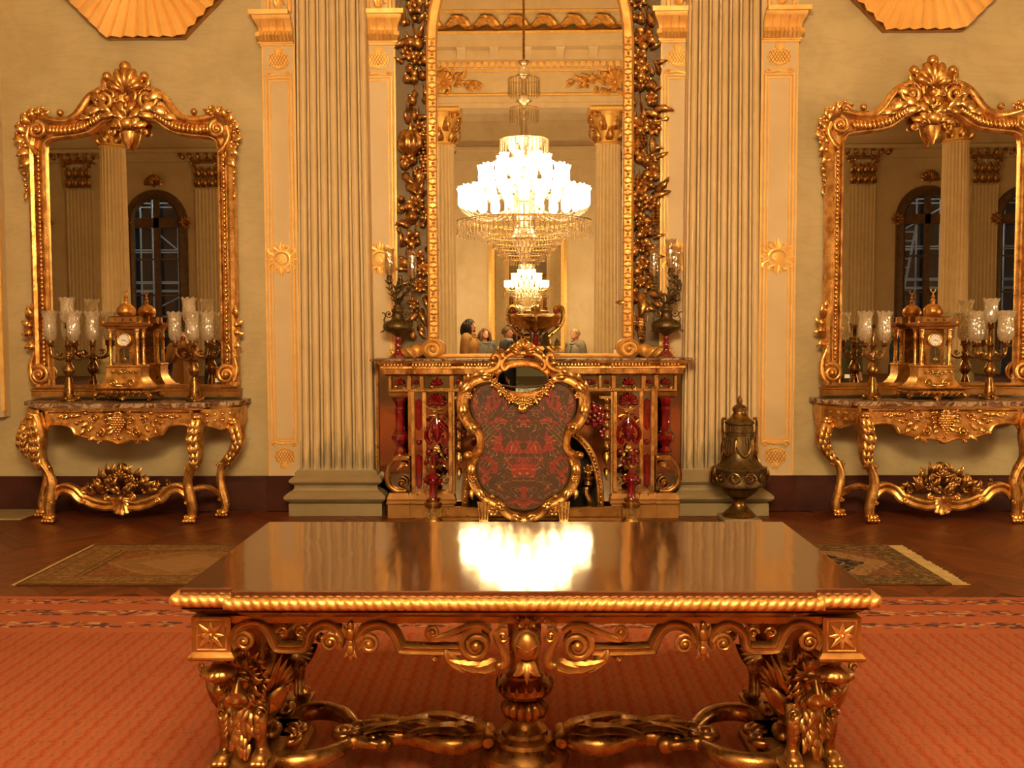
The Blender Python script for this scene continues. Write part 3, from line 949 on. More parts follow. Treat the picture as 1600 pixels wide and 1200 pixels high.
# steel scaffold outside the windows
sc = thing('scaffold', 'grey steel tube scaffold standing outside the far windows, seen in the side mirrors', 'scaffold', (0, HB - 1.6, 0))
for x0 in (-13.4, -12.1, -11.2, 12.2, 13.3, 14.1, -17, -8, 8, 16.8):
    for y0 in (HB - 1.2, HB - 2.3):
        b = MB().tube([(x0, y0, 0), (x0, y0, 7)], .03, 6); b.build('standard', STEEL, sc)
for z in (.9, 2.0, 2.9, 3.2, 4.3, 5.3, 5.9):
    for y0 in (HB - 1.15, HB - 2.25):
        for xa, xb in ((-17.4, -7.4), (7.4, 17.4)):
            b = MB().tube([(xa, y0, z), (xb, y0, z)], .028, 6); b.build('ledger', STEEL, sc)
for xa, xb, z0 in ((-13.4, -11.2, 2.0), (-12.1, -13.4, 4.3), (12.2, 14.1, 4.5), (13.3, 12.2, 1.2), (-11.2, -13.4, 5.4)):
    b = MB().tube([(xa, HB - 1.1, z0), (xb, HB - 1.1, z0 + 1.1)], .028, 6); b.build('brace', STEEL, sc)
b = MB()
for sx in (-.28, .28): b.tube([(12.55 + sx, HB - 1.0, 2.8), (12.95 + sx, HB - 1.0, 5.0)], .045, 6)
for k in range(7): b.box(12.6 + .055 * k - .28, 12.6 + .055 * k + .28, HB - 1.02, HB - .98, 2.95 + .3 * k, 3.0 + .3 * k)
b.build('ladder', STEEL, sc)
# added lamp panels outside, no known source, brighten the scaffold beyond the panes
wl = MB().box(-12.9, -12.6, HB - 4.4, HB - 4.3, 6.3, 6.5); tag(wl.build('scaffold_fill_lamp', m_lamp('cold_fill_lamp', (.75, .85, 1), 2200)), 'added cold white fill lamp outside, beyond the far windows behind the tan-coated photographer', 'lamp')
wl = MB().box(13.2, 13.5, HB - 4.4, HB - 4.3, 6.3, 6.5); tag(wl.build('scaffold_fill_lamp', m_lamp('cold_fill_lamp', (.75, .85, 1), 2200)), 'added cold white fill lamp outside, beyond the far windows behind the black-suited man', 'lamp')
# ------------------------------------------------------------------ floor coverings
def G(px, py, z):
    q = P(px, py, 1.0); t = (CAMZ - z) / (CAMZ - q.z)
    return (q.x * t, t)
def plan(b, out, z0, z1, bev=0.0):
    """outline in plan (x,y) extruded upwards"""
    t = MB().prism(out, -z1, -z0, bev)
    b.add([(p[0], p[2], -p[1]) for p in t.v], t.f)
    return b
b = MB(); b.box(-6.2, 6.2, -3.2, CARPET_EDGE, .0005, .014, .004)
me_o = b.build('carpet', m_carpet(CARPET_EDGE - 1.215), None)
me_o.location.z = .0005
tag(me_o, 'wide red flat-woven carpet with striped field under the granite-topped table', 'carpet')
# object coordinates of the carpet start at its middle: y_edge above is (edge - middle)
def rug(name, px0, px1, py0, py1, m, label, fringe_side, fr):
    x0, d0 = G(px0, py0, .01); x1, _ = px1, 0
    d1 = G(825, py1, .01)[1]
    t = thing(name, label, 'rug', ((x0 + x1) / 2, (d0 + d1) / 2, .0005), 'small rugs on the bare parquet')
    b = MB().box(min(x0, x1), max(x0, x1), d0, d1, .0005, .010, .003); b.build('pile_field', m, t)
    f = MB(); xe = x0 if fringe_side == 'own' else x1
    s = 1 if xe > BASE[t].x else -1
    k = 0
    y = d0 + .006
    while y < d1 - .005:
        L = fr * random.uniform(.85, 1.1)
        f.box(min(xe, xe + s * L), max(xe, xe + s * L), y, y + .0105, .001, .006); y += .0125
    f.build('fringe', patina('cotton_fringe_' + name, (.42, .30, .12), (.55, .40, .18), .9, 0, 8, .2), t, kind='stuff')
    return t
rug('rug', 24, -1.42, 913, 850.5, m_rug('worn_tan_rug', (.17, .062, .020), (.26, .14, .058), (.15, .080, .024), (.20, .105, .036), .86, .56, (.28, .155, .062)),
    'worn tan rug with a pale central field on the parquet', 'own', .025)
rug('rug', 1488, 1.48, 912, 851, m_rug('blue_medallion_rug', (.17, .075, .030), (.022, .019, .018), (.095, .062, .022), (.25, .14, .062), .56, .56, (.30, .17, .075)),
    'small dark rug with a black medallion and cream fringe on the parquet', 'own', .10)

# ------------------------------------------------------------------ granite-topped centre table
DF = 2.87
xL, xR = X(281, DF, 919), X(1361, DF, 919)
xbL, xbR = X(361, 2.84, 919), X(1277, 2.84, 919)
ZT = Z(919.3, DF)
TB = 3.875
TC = (xL + xR) / 2; TM = (2.837 + TB) / 2
table = thing('centre_table', 'long gilt-carved table with a dark red granite top on the red carpet', 'table', (TC, TM, 0))
dT = lambda dpx, d=2.88: dpx * d / FPX
b = MB(); plan(b, [(xL, DF), (xbL, DF), (xbL, 2.837), (xbR, 2.837), (xbR, DF), (xR, DF), (xR, TB), (xL, TB)], ZT - .0265, ZT, .003)
b.build('granite_top', GRANITE, table, 30)
zr = Z(943.5, 2.83); rr = .0175
b = MB(); xo = .026
yr0, yr1 = DF - .012, 2.837 - .012
b.rope((xL - xo + .006, yr0, zr), (xbL - .004, yr0, zr), rr, .027, 12, 1)
b.rope((xbL - .016, yr1, zr), (TC, yr1, zr), rr, .027, 12, 1)
b.rope((xbR + .016, yr1, zr), (TC, yr1, zr), rr, .027, 12, -1)
b.rope((xR + xo - .006, yr0, zr), (xbR + .004, yr0, zr), rr, .027, 12, -1)
for xs in (xL - xo + .012, xR + xo - .012):
    b.rope((xs, yr0, zr), (xs, TB + .015, zr), rr, .027, 10, 1)
b.rope((xL - .02, TB + .015, zr), (xR + .02, TB + .015, zr), rr, .027, 8, 1, 1, 4)
b.build('rope_moulding', ROPE, table, 60)
b = MB()
zz = lambda py: Z(py, 2.86)
def under(x0, x1, y0, y1):
    prof = [(-.006, zz(952)), (.002, zz(954)), (-.012, zz(956)), (-.022, zz(961)), (-.034, zz(964)), (-.04, zz(967))]
    b.stack([(x0 - o, x1 + o, y0 - o, y1 + o, z) for o, z in prof[::-1]])
    b.box(x0 + .005, x1 - .005, y0 + .005, y1 - .005, zz(953), ZT - .0265)
under(xL, xR, DF, TB); under(xbL, xbR, 2.837, 3.0)
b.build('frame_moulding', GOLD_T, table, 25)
YA = 2.905                                   # front plane of the pierced apron
A = lambda px, py: (X(px, YA, py), Z(py, YA))
A3 = lambda px, py, dy=0: (X(px, YA, py), YA + dy, Z(py, YA))
def apron(parent, name):
    b = MB()
    w = dT(7.4)
    x0, x1 = A(355, 970)[0], A(1289, 970)[0]
    b.box(x0, x1, YA, YA + .04, Z(974, YA), Z(963, YA))
    BP = [(-w, -.035), (-w, .010), (-w * .7, .016), (-w * .25, .008), (w * .25, .008), (w * .7, .016), (w, .010), (w, -.035)]
    def both(px):
        return (px, 2 * 823 - px)
    for side in (0, 1):
        f = (lambda p: A(p[0], p[1])) if side == 0 else (lambda p: A(2 * 823 - p[0], p[1]))
        f3 = (lambda px, py, dy=0: A3(px, py, dy)) if side == 0 else (lambda px, py, dy=0: A3(2 * 823 - px, py, dy))
        h = 1 if side == 0 else -1
        for path in ([(372, 1012), (366, 998), (372, 983), (390, 974.5), (408, 977), (421, 989), (430, 1008), (438, 1013), (470, 1013.5), (479, 1009), (483, 992), (495, 980), (510, 976), (524, 982), (532, 994), (530, 1010)],
                     [(566, 1012), (562, 996), (570, 982), (588, 976), (604, 979), (616, 990), (626, 1010), (634, 1014.5), (700, 1016), (722, 1016)]):
            pp = cr([f(p) for p in path], 5)
            b.sweep(pp, BP, YA)
            # filled spandrel behind the strap
        for (px, py, r, a0, hd) in ((383, 1001, 16, pi * .95, -1), (517, 1003, 16, 0.1, 1), (577, 1005, 16, pi * .95, -1)):
            a = a0 if side == 0 else pi - a0
            b.scroll(f3(px, py, -.006), dT(r), 1.7, a, hd * h, dT(4.8), 7)
        # S-scroll above the straight band and its volute
        pp = cr([f3(*p, -.008) for p in ((668, 988), (676, 996), (692, 994), (712, 986), (732, 978), (752, 977), (766, 986))], 5)
        b.tube(pp, [dT(6)] * len(pp), 8)
        b.scroll(f3(677, 986, -.01), dT(11), 1.5, -pi / 2, (-1) * h, dT(4.4), 7)
        a = 1.2 if side == 0 else pi - 1.2
        b.scroll(f3(744, 1007, -.010), dT(26), 1.9, a, h, dT(6.6), 8)
        b.prism([tuple(f((744 + 22 * cos(t * pi / 8), 1007 + 22 * sin(t * pi / 8)))) for t in range(16)], YA - .004, YA + .03)
        # acanthus under the volute
        for (px, py, ax, L, bd) in ((778, 1036, pi + .55, 46, -.9), (764, 1040, pi + .25, 52, -.75), (745, 1044, pi - .05, 46, -.5), (716, 1036, pi - .25, 30, -1.2)):
            aa = ax if side == 0 else pi - ax
            b.leaf(f3(px, py, .0), aa, dT(L * 1.15), dT(27), bd * h, .22, 7, .06)
        b.scroll(f3(680, 1028, 0), dT(7), 1.1, 0 if side == 0 else pi, h, dT(3), 6)
        # bracket beside the cartouche
        pp = cr([f3(*p, -.014) for p in ((792, 984), (781, 984), (777, 994), (783, 1008), (790, 1022), (790, 1034), (782, 1040))], 5)
        b.tube(pp, [dT(6.5)] * len(pp), 8); b.scroll(f3(786, 991, -.022), dT(9), 1.3, 0 if side == 0 else pi, -h, dT(3.2), 6); b.ball(f3(780, 1037, -.018), dT(5.5), 8, 5)
        # bud between the two strap curves
        for k, (py, r) in enumerate(((978, 6), (990, 8), (1004, 5.5), (1014, 6.5))):
            b.ball(f3(548, py, -.008), dT(r), 8, 5, 1, .8, 1.5)
        for da in (-.7, 0, .7): b.leaf(f3(548, 1016, 0), -pi / 2 + da, dT(17), dT(9), 0, .2, 4)
        for da in (-.9, .9): b.leaf(f3(548, 1000, 0), pi / 2 + da, dT(30), dT(10), -da * .9, .2, 5)
        b.scroll(f3(468, 990, .01), dT(9), 1.2, 0, 1, dT(3)); b.scroll(f3(440, 990, .01), dT(9), 1.2, pi, -1, dT(3))
    # cartouche
    c = A3(823, 1004)
    for sc_, yy, dz in ((1.0, 0, 0), (.78, -.012, 0)):
        o = [(c[0] + dT(24) * sc_ * cos(t * pi / 12), c[2] + dT(30) * sc_ * sin(t * pi / 12) + dz) for t in range(24)]
        b.prism(o, YA - .018 + yy, YA + .03, .008)
    b.ball((c[0], YA - .028, c[2]), dT(17), 14, 9, 1, .8, 1.28)
    b.tube([(c[0] - dT(16), YA - .044, c[2] + dT(2)), (c[0], YA - .052, c[2] - dT(7)), (c[0] + dT(16), YA - .044, c[2] + dT(2))], .002, 5)
    b.shell((c[0], YA - .02, Z(976, YA)), dT(17), 7)
    for sx in (-1, 1):
        b.acanthus([(c[0] + sx * dT(6), Z(970, YA)), (c[0] + sx * dT(22), Z(962, YA)), (c[0] + sx * dT(38), Z(970, YA))], dT(15), YA - .014, 0, .3, 3)
        b.leaf((c[0] + sx * dT(3), YA - .01, Z(1032, YA)), -pi / 2 + sx * .15, dT(30), dT(20), sx * 1.0, .3, 6)
    b.leaf((c[0], YA - .018, Z(1036, YA)), -pi / 2, dT(30), dT(12), 0, .25, 6)
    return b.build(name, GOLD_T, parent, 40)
apron(table, 'pierced_apron')
# corner blocks with carved rosettes, and turned pendants below them
for (pxa, pxb) in ((300, 361), (1285, 1345)):
    for back in (0, 1):
        x0, x1 = X(pxa, 2.9, 980), X(pxb, 2.9, 980)
        y0, y1 = (2.895, 2.895 + .12) if not back else (TB - .145, TB - .025)
        b = MB(); z0 = Z(1034, 2.89)
        b.stack([(x0 - o, x1 + o, y0 - o, y1 + o, z) for o, z in ((.006, z0), (.012, z0 + .006), (.012, z0 + .012), (.004, z0 + .022), (0, z0 + .026), (0, Z(966, 2.89)))])
        blk = b.build('corner_block', GOLD_T, table, 25)
        b = MB(); cx, zc = (x0 + x1) / 2, Z(994, 2.89); w = (x1 - x0) * .37; hh = dT(24)
        b.sweep([(cx - w, zc + hh), (cx - w, zc - hh), (cx + w, zc - hh), (cx + w, zc + hh)], [(-.003, 0), (0, .003), (.003, 0)], y0, True)
        for k in range(8):
            a = k * pi / 4 + pi / 8 * 0
            b.leaf((cx, y0, zc), a, (w if k % 2 == 0 else w * 1.2) * .95, w * .42, 0, .12, 5)
        b.ball((cx, y0 - .004, zc), w * .2, 8, 5)
        b.build('rosette', GOLD, blk)
        b = MB(); pz = [(1036, 9), (1040, 12), (1044, 22), (1049, 27), (1054, 27.5), (1059, 23), (1064, 13), (1067, 7), (1070, 4.5), (1073, 5), (1075, 8), (1079, 9.5), (1083, 8), (1086, 4), (1088, 0)]
        b.lathe([(dT(r, 2.95), Z(py, 2.955)) for py, r in pz[::-1]], (cx, (y0 + y1) / 2, 0), 42, 14, .20, zlo=Z(1062, 2.955), zhi=Z(1046, 2.955))
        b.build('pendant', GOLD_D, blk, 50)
# side aprons and rear apron
b = MB()
for xs in (X(330, 2.9, 980), X(1315, 2.9, 980)):
    b.box(xs - .015, xs + .015, 3.0, TB - .13, Z(1000, 2.89), Z(964, 2.89))
b.build('side_rail', GOLD_T, table)
b = MB(); b.box(xL + .1, xR - .1, TB - .07, TB - .04, Z(975, 2.89), Z(964, 2.89))
b.build('rear_rail', GOLD_T, table)

# seated winged lions that carry the ends
LD = 3.13
lz0, lz1 = Z(1181, LD), Z(1014, LD)
def lion_mesh():
    b = MB(); m = dT(1, LD)
    U = lambda px, py, dy=0: ((px - 385) * m, dy, (1181 - py) * m)
    def lump(px, py, dy, r, sx=1, sy=1, sz=1): b.ball(U(px, py, dy), r * m, 12, 8, sx, sy, sz)
    for sx in (-1, 1):
        lump(385 + sx * 30, 1171, -.055, 14, 1.1, 1.5, .8)
        for k in (-1, 0, 1): lump(385 + sx * 30 + k * 9, 1175, -.095, 6, 1, 1.4, 1)
        b.tube([U(385 + sx * 29, 1172, -.035), U(385 + sx * 28, 1145, -.045), U(385 + sx * 27, 1118, -.045), U(385 + sx * 22, 1092, -.02)], [11 * m, 10 * m, 14 * m, 20 * m], 10)
    lump(385, 1112, -.02, 29, 1, .9, 1.2); lump(385, 1128, -.045, 18, 1, .8, 1.6)
    b.tube([U(385, 1105, 0), U(385, 1120, .09), U(385, 1138, .16), U(385, 1165, .2)], [30 * m, 30 * m, 29 * m, 20 * m], 10)
    for sx in (-1, 1): lump(385 + sx * 26, 1167, .13, 14, 1, 2, .9)
    lump(385, 1048, -.035, 27, 1, 1, 1.3); lump(385, 1030, -.03, 24, 1, .9, .9)
    lump(385, 1066, -.098, 13, 1.15, 1.0, 1.0); lump(385, 1080, -.088, 10, 1.2, .9, .8); lump(385, 1073, -.122, 5, 1.3, .7, .7)
    b.tube([U(385, 1038, -.085), U(385, 1062, -.118)], [6 * m, 8 * m], 8)
    for sx in (-1, 1):
        lump(385 + sx * 13, 1040, -.085, 7, 1.3, .8, .6); lump(385 + sx * 11, 1071, -.104, 9, 1, .8, .9)
        lump(385 + sx * 26, 1026, -.03, 8, .9, .6, 1.3)
    b.tube([U(385, 1030, 0), U(385, 1000, .03), U(385, 975, .05)], [30 * m, 24 * m, 30 * m], 10)
    return b
def lion(cx, cy, rot, parent):
    U0 = Matrix.Translation((cx, cy, lz0)) @ Matrix.Rotation(rot, 4, 'Z')
    L = lion_mesh()
    b = MB(); b.M = U0; b.add(L.v, L.f)
    o = b.build('lion_support', GOLD_D, parent, 180)
    rm = o.modifiers.new('r', 'REMESH'); rm.mode = 'VOXEL'; rm.voxel_size = .0055; rm.use_smooth_shade = True
    sm = o.modifiers.new('s', 'SMOOTH'); sm.iterations = 2; sm.factor = .5
    m = dT(1, LD)
    b = MB(); b.M = U0
    U = lambda px, py, dy=0: ((px - 385) * m, dy, (1181 - py) * m)
    rn = random.Random(5)
    for k in range(26):                       # mane
        a = -.85 + 4.85 * k / 25
        for q, rr in ((0, 20), (1, 29), (2, 24)):
            c = U(385 + rr * cos(a) * .95, 1052 - rr * 1.2 * sin(a), -.075 + .03 * q)
            b.leaf(c, a + rn.uniform(-.35, .35) - .5 * cos(a), 21 * m, 10 * m, rn.uniform(-.9, .9), .3, 5)
    for k in range(26):                       # beard and chest locks
        py = 1084 + (k % 13) * 5.5; w_ = 26 - (py - 1084) * .22
        px = 385 + rn.uniform(-w_, w_)
        b.leaf(U(px, py, -.075 + .02 * abs(px - 385) / 20), -pi / 2 + rn.uniform(-.3, .3) + (px - 385) * -.012, 24 * m, 11 * m, rn.uniform(-.8, .8), .28, 5)
    for sx in (-1, 1):
        for k in range(4): b.leaf(U(385 + sx * 25, 1100 + k * 9, -.06), -pi / 2 - sx * .2, 20 * m, 11 * m, sx * .8, .3, 5)
        b.scroll(U(385 + sx * 29, 1100, -.06), 11 * m, 1.3, 0, sx, 3.6 * m)
        b.tube([U(385 + sx * 17, 1041, -.102), U(385 + sx * 12, 1038, -.108), U(385 + sx * 7, 1041, -.104)], .004, 5)
    b.build('mane', GOLD_D, o, 60)
    for sx in (-1, 1):
        b = MB(); b.M = U0 @ Matrix.Translation(U(385 + sx * 26, 1100, .02)) @ Matrix.Rotation(sx * .5, 4, 'Z')
        for k in range(8):
            b.leaf((0, .004 * k, 0), pi / 2 - sx * (.15 + .16 * k), (84 - 6 * k) * m, 20 * m, -sx * .35, .14, 7)
        b.leaf((0, -.014, -10 * m), pi / 2 - sx * .55, 62 * m, 32 * m, -sx * .4, .2, 7)
        b.scroll((sx * 58 * m, -.01, 52 * m), 9 * m, 1.2, 0, sx, 4 * m)
        b.build('wing', GOLD_D, o, 60)
    b = MB(); b.M = U0
    h = lz0
    b.stack([(-50 * m, 50 * m, -.11, .30, -h + .015), (-50 * m, 50 * m, -.11, .30, -h + .04), (-44 * m, 44 * m, -.10, .29, -h + .06), (-44 * m, 44 * m, -.10, .29, -.028), (-50 * m, 50 * m, -.11, .30, -.014), (-50 * m, 50 * m, -.11, .30, 0)])
    b.build('lion_plinth', GOLD_T, o, 25)
    b = MB(); b.M = U0
    b.stack([(-.05, .05, -.0, .12, lz1 - lz0 - .0), (-.055, .055, -.02, .14, Z(964, 2.89) - lz0)]); b.build('bracket', GOLD_T, o)
    return o
xl_, xr_ = X(385, LD, 1100), X(1262, LD, 1100)
for xx in (xl_, xr_):
    lion(xx, LD, 0, table); lion(xx, TB - (LD - 2.837), pi, table)

# low stretcher of scrolls with a turned baluster in the middle
SZ = .150
gq = lambda px, py: G(px, py, SZ)
def lay(bb, pts, r, sq=.75, n=8, taper=None):
    for mx in (1, -1):
        b = bb[mx]
        for my in (1, -1):
            q = []
            for p in pts:
                x, y = p
                q.append(Vector((TC + mx * (x - TC), TM + my * (y - TM), SZ)))
            pp = cr(q, 6); m_ = len(pp)
            rs = [r * (taper(i / (m_ - 1)) if taper else 1) for i in range(m_)]
            b.tube(pp, rs, n, False, sq, (0, 0, 1))
            if taper is None:
                b.ball(pp[0], r * 1.25, 8, 6, 1, 1, .9); b.ball(pp[-1], r * 1.25, 8, 6, 1, 1, .9)
def layleaf(bb, px, py, ang, L, W, bend):
    """acanthus leaf lying on the stretcher, in its four mirrored places"""
    x, y = gq(px, py)
    for mx in (1, -1):
        b = bb[mx]
        for my in (1, -1):
            b.M = Matrix.Translation((TC + mx * (x - TC), TM + my * (y - TM), SZ + .02)) @ Matrix.Scale(mx, 4, (1, 0, 0)) @ Matrix.Scale(my, 4, (0, 1, 0)) @ Matrix.Rotation(-pi / 2, 4, 'X')
            b.leaf((0, 0, 0), ang, L, W, bend, .12, 6, .0)
    b.M = None
b = {1: MB(), -1: MB()}
fat = lambda t: .55 + .65 * max(0, sin(pi * t)) ** .6
B_ = b
def volute_plan(px, py, r, a0, hand, th):
    """flat spiral boss lying on the stretcher"""
    x, y = gq(px, py)
    for mx in (1, -1):
        b = B_[mx]
        for my in (1, -1):
            pts, rs = [], []
            for i in range(17):
                t = i / 16; a = a0 + hand * 2.6 * pi * t; rr = r * (1 - .75 * t)
                pts.append((TC + mx * (x + rr * cos(a) - TC), TM + my * (y + rr * sin(a) - TM), SZ + .012 * t)); rs.append(th * (1 - .3 * t))
            b.tube(pts, rs, 8, False, .9, (0, 0, 1)); b.ball(pts[-1], th * 1.0, 9, 6)
lay(b, [gq(*p) for p in ((447, 1141), (449, 1124), (472, 1113), (505, 1110), (538, 1118), (558, 1136))], .030, .95, 9, fat)
volute_plan(462, 1141, .038, 2.8, -1, .019); volute_plan(540, 1146, .042, .3, -1, .022)
lay(b, [gq(*p) for p in ((566, 1150), (585, 1150), (625, 1149), (665, 1143), (705, 1134), (740, 1138), (760, 1153), (762, 1162))], .032, .95, 9, fat)
volute_plan(588, 1139, .040, -1.0, 1, .017)
lay(b, [gq(*p) for p in ((412, 1160), (436, 1158), (452, 1152))], .030)
lay(b, [gq(*p) for p in ((552, 1158), (575, 1161), (600, 1162))], .026)
volute_plan(668, 1156, .034, 0, 1, .015)
for px, py, a, L, W, bd in ((758, 1150, pi - .2, .16, .10, -.6), (735, 1143, pi - .1, .20, .10, -.4), (700, 1141, pi + .1, .22, .09, .4), (655, 1149, pi + .1, .20, .08, .5), (620, 1152, pi - .2, .14, .07, .6), (735, 1156, pi, .22, .09, .3), (700, 1159, pi - .1, .16, .06, -.4)):
    layleaf(b, px, py, a, L, W, bd)
for q in b.values(): q.build('scroll_stretcher', GOLD_D, table, 60)
for mx in (1, -1):
    b = MB()
    for k in range(9):
        a = pi * (.12 + .76 * k / 8)
        x0, y0 = gq(598, 1163)
        x0 = TC + mx * (x0 - TC)
        b.tube([(x0, TM, SZ + .01), (x0 + cos(a) * .05, TM + sin(a) * .03, SZ + .026), (x0 + cos(a) * .085, TM + sin(a) * .05, SZ + .012)], [.004, .009, .006], 5)
    b.build('stretcher_shell', GOLD_D, table)
db = TM - .03
zb = lambda py: Z(py - 3, db)
w = lambda p: p * db / FPX
b = MB()
prof = [(.0, .0155), (.10, .0155), (.10, .05), (w(72), .075), (w(72), zb(1186)), (w(69), zb(1178)), (w(60), zb(1170)), (w(50), zb(1164)), (w(48), zb(1158)), (w(38), zb(1152)), (w(36), zb(1146)), (w(28), zb(1140)), (w(24), zb(1134)), (w(22), zb(1129))]
b.lathe(prof, (TC, TM, 0), 40); b.build('turned_foot', GOLD_D, table, 24)
b = MB(); b.lathe([(w(22), zb(1129)), (w(32), zb(1124)), (w(36), zb(1114)), (w(35), zb(1106)), (w(28), zb(1099)), (w(22), zb(1096))], (TC, TM, 0), 64, 14, .20); b.build('gadrooned_bulb', GOLD_D, table, 60)
b = MB(); b.lathe([(w(24), zb(1096)), (w(38), zb(1091)), (w(44.5), zb(1084)), (w(45), zb(1076)), (w(38), zb(1068)), (w(30), zb(1063)), (w(31), zb(1058)), (w(25), zb(1054)), (w(22), zb(1040)), (w(26), zb(1000)), (w(34), Z(966, 2.89))], (TC, TM, 0), 40)
for k in range(20):
    a = 2 * pi * k / 20
    b.M = Matrix.Translation((TC, TM, zb(1083))) @ Matrix.Rotation(a, 4, 'Z')
    b.leaf((0, -w(43), 0), pi / 2 - .6, w(17), w(8), .8, .15, 4)
b.M = None
b.build('collar', GOLD_D, table, 28)
OCHRE = patina('dull_ochre_gilding', (.30, .14, .03), (.42, .20, .05), .55, .45, 5, .1)
# ------------------------------------------------------------------ chimneypiece of gilt metal, mirror and ruby glass
FD = 8.06
FX0 = X(832, FD)
k_ = FD / FPX
fz = lambda py, d=FD: Z(py, d, 832)
fire = thing('fireplace', 'gilt and ruby glass chimneypiece with mirrored panels in the middle of the wall', 'fireplace', (FX0, FD, 0))
def sides(): return (('left', -1), ('right', 1))
def fxs(px, s): return FX0 + s * (832 - px) * k_
def bx(b, pa, pb, s, d0, d1, py0, py1, bev=0.0):
    xa, xb = fxs(pa, s), fxs(pb, s)
    b.box(min(xa, xb), max(xa, xb), d0, d1, fz(py1), fz(py0), bev)
for s in (-1, 1):
    b = MB(); bx(b, 582, 716, s, 8.34, 8.36, 570, 790); b.build('backing_mirror', MIRROR_F, fire)
for s in (-1, 1):
    b = MB(); bx(b, 579, 583, s, 8.31, 8.37, 566, 790); b.build('backing_frame', GOLD_T, fire)
# shelf with broken mouldings
b = MB()
zs = [fz(p) for p in (588, 585, 584, 576, 575, 572, 568, 567, 563.5)]
prof = [(-.02, zs[0]), (0, zs[1]), (.012, zs[2]), (.02, zs[3]), (.03, zs[4]), (.025, zs[5]), (.045, zs[6]), (.055, zs[7]), (.06, zs[8])]
def shelf(pa, pb, d):
    xa, xb = sorted((FX0 + (pa - 832) * k_, FX0 + (pb - 832) * k_))
    b.stack([(xa - o, xb + o, d - o, 8.40, z) for o, z in prof])
shelf(607, 1057, 8.10); shelf(645, 708, 8.06); shelf(956, 1019, 8.06); shelf(600, 634, 8.06); shelf(1030, 1064, 8.06)
shelf(725, 939, 8.06)
b.build('mantel_shelf', GOLD, fire, 25)
b = MB(); xa, xb = FX0 + (579 - 832) * k_, FX0 + (1085 - 832) * k_
b.box(xa, xb, 7.99, 8.40, fz(563.5), fz(563.5) + .018, .004); b.build('shelf_slab', BRECCIA, fire)
ZSH = fz(563.5) + .018
b = MB()
n = 0
for pa, pb, d in ((602, 632, 8.038), (646, 708, 8.038), (727, 937, 8.038), (956, 1018, 8.038), (1032, 1062, 8.038)):
    px = pa
    while px < pb:
        x = FX0 + (px - 832) * k_
        b.box(x - .003, x + .003, d - .006, d + .02, fz(583.5), fz(576.5)); px += 2.3
    px = pa
    while px < pb:
        x = FX0 + (px - 832) * k_
        b.ball((x, d - .03, fz(570)), .012, 6, 4, .9, .7, 1.2); px += 5.2
b.build('reeded_band', GOLD, fire, kind='stuff')
# frieze
b = MB()
bx(b, 612, 1052, -1, 8.13, 8.36, 588, 613); b.build('frieze_ground', MIRROR_F, fire)
b = MB()
bx(b, 606, 1058, -1, 8.075, 8.16, 608, 612, .002)
for s in (-1, 1):
    for pa, pb in ((606, 610), (635, 641), (655, 661), (702, 708), (724, 728)):
        bx(b, pa, pb, s, 8.08, 8.15, 587, 608)
b.build('frieze_frame', GOLD_T, fire)
b = MB(); px = 610
while px < 1055:
    b.ball((FX0 + (px - 832) * k_, 8.073, fz(610)), .0065, 6, 4); px += 3.2
b.build('bead_moulding', GOLD, fire, kind='stuff')
RB = []
for s in (-1, 1):
    for px, r in ((623, 8), (648, 5), (681, 9), (715, 5), (740, 7), (765, 7), (792, 7), (817, 7)):
        c = (fxs(px, s), 8.10, fz(598))
        b = MB(); b.shell((c[0], c[1], c[2] - r * k_ * .3), r * k_, 5, .2, pi - .2)
        b.ball((c[0], c[1] + .01, c[2]), r * k_ * .8, 8, 6, 1, .5, .8)
        b.build('ruby_boss', RUBY, fire)
        b = MB()
        for q in (-1, 1): b.scroll((c[0] + q * r * k_ * .9, c[1], fz(605)), r * k_ * .4, 1.1, 0 if q > 0 else pi, -q, .004, 5)
        b.build('frieze_scroll', BRASS, fire)
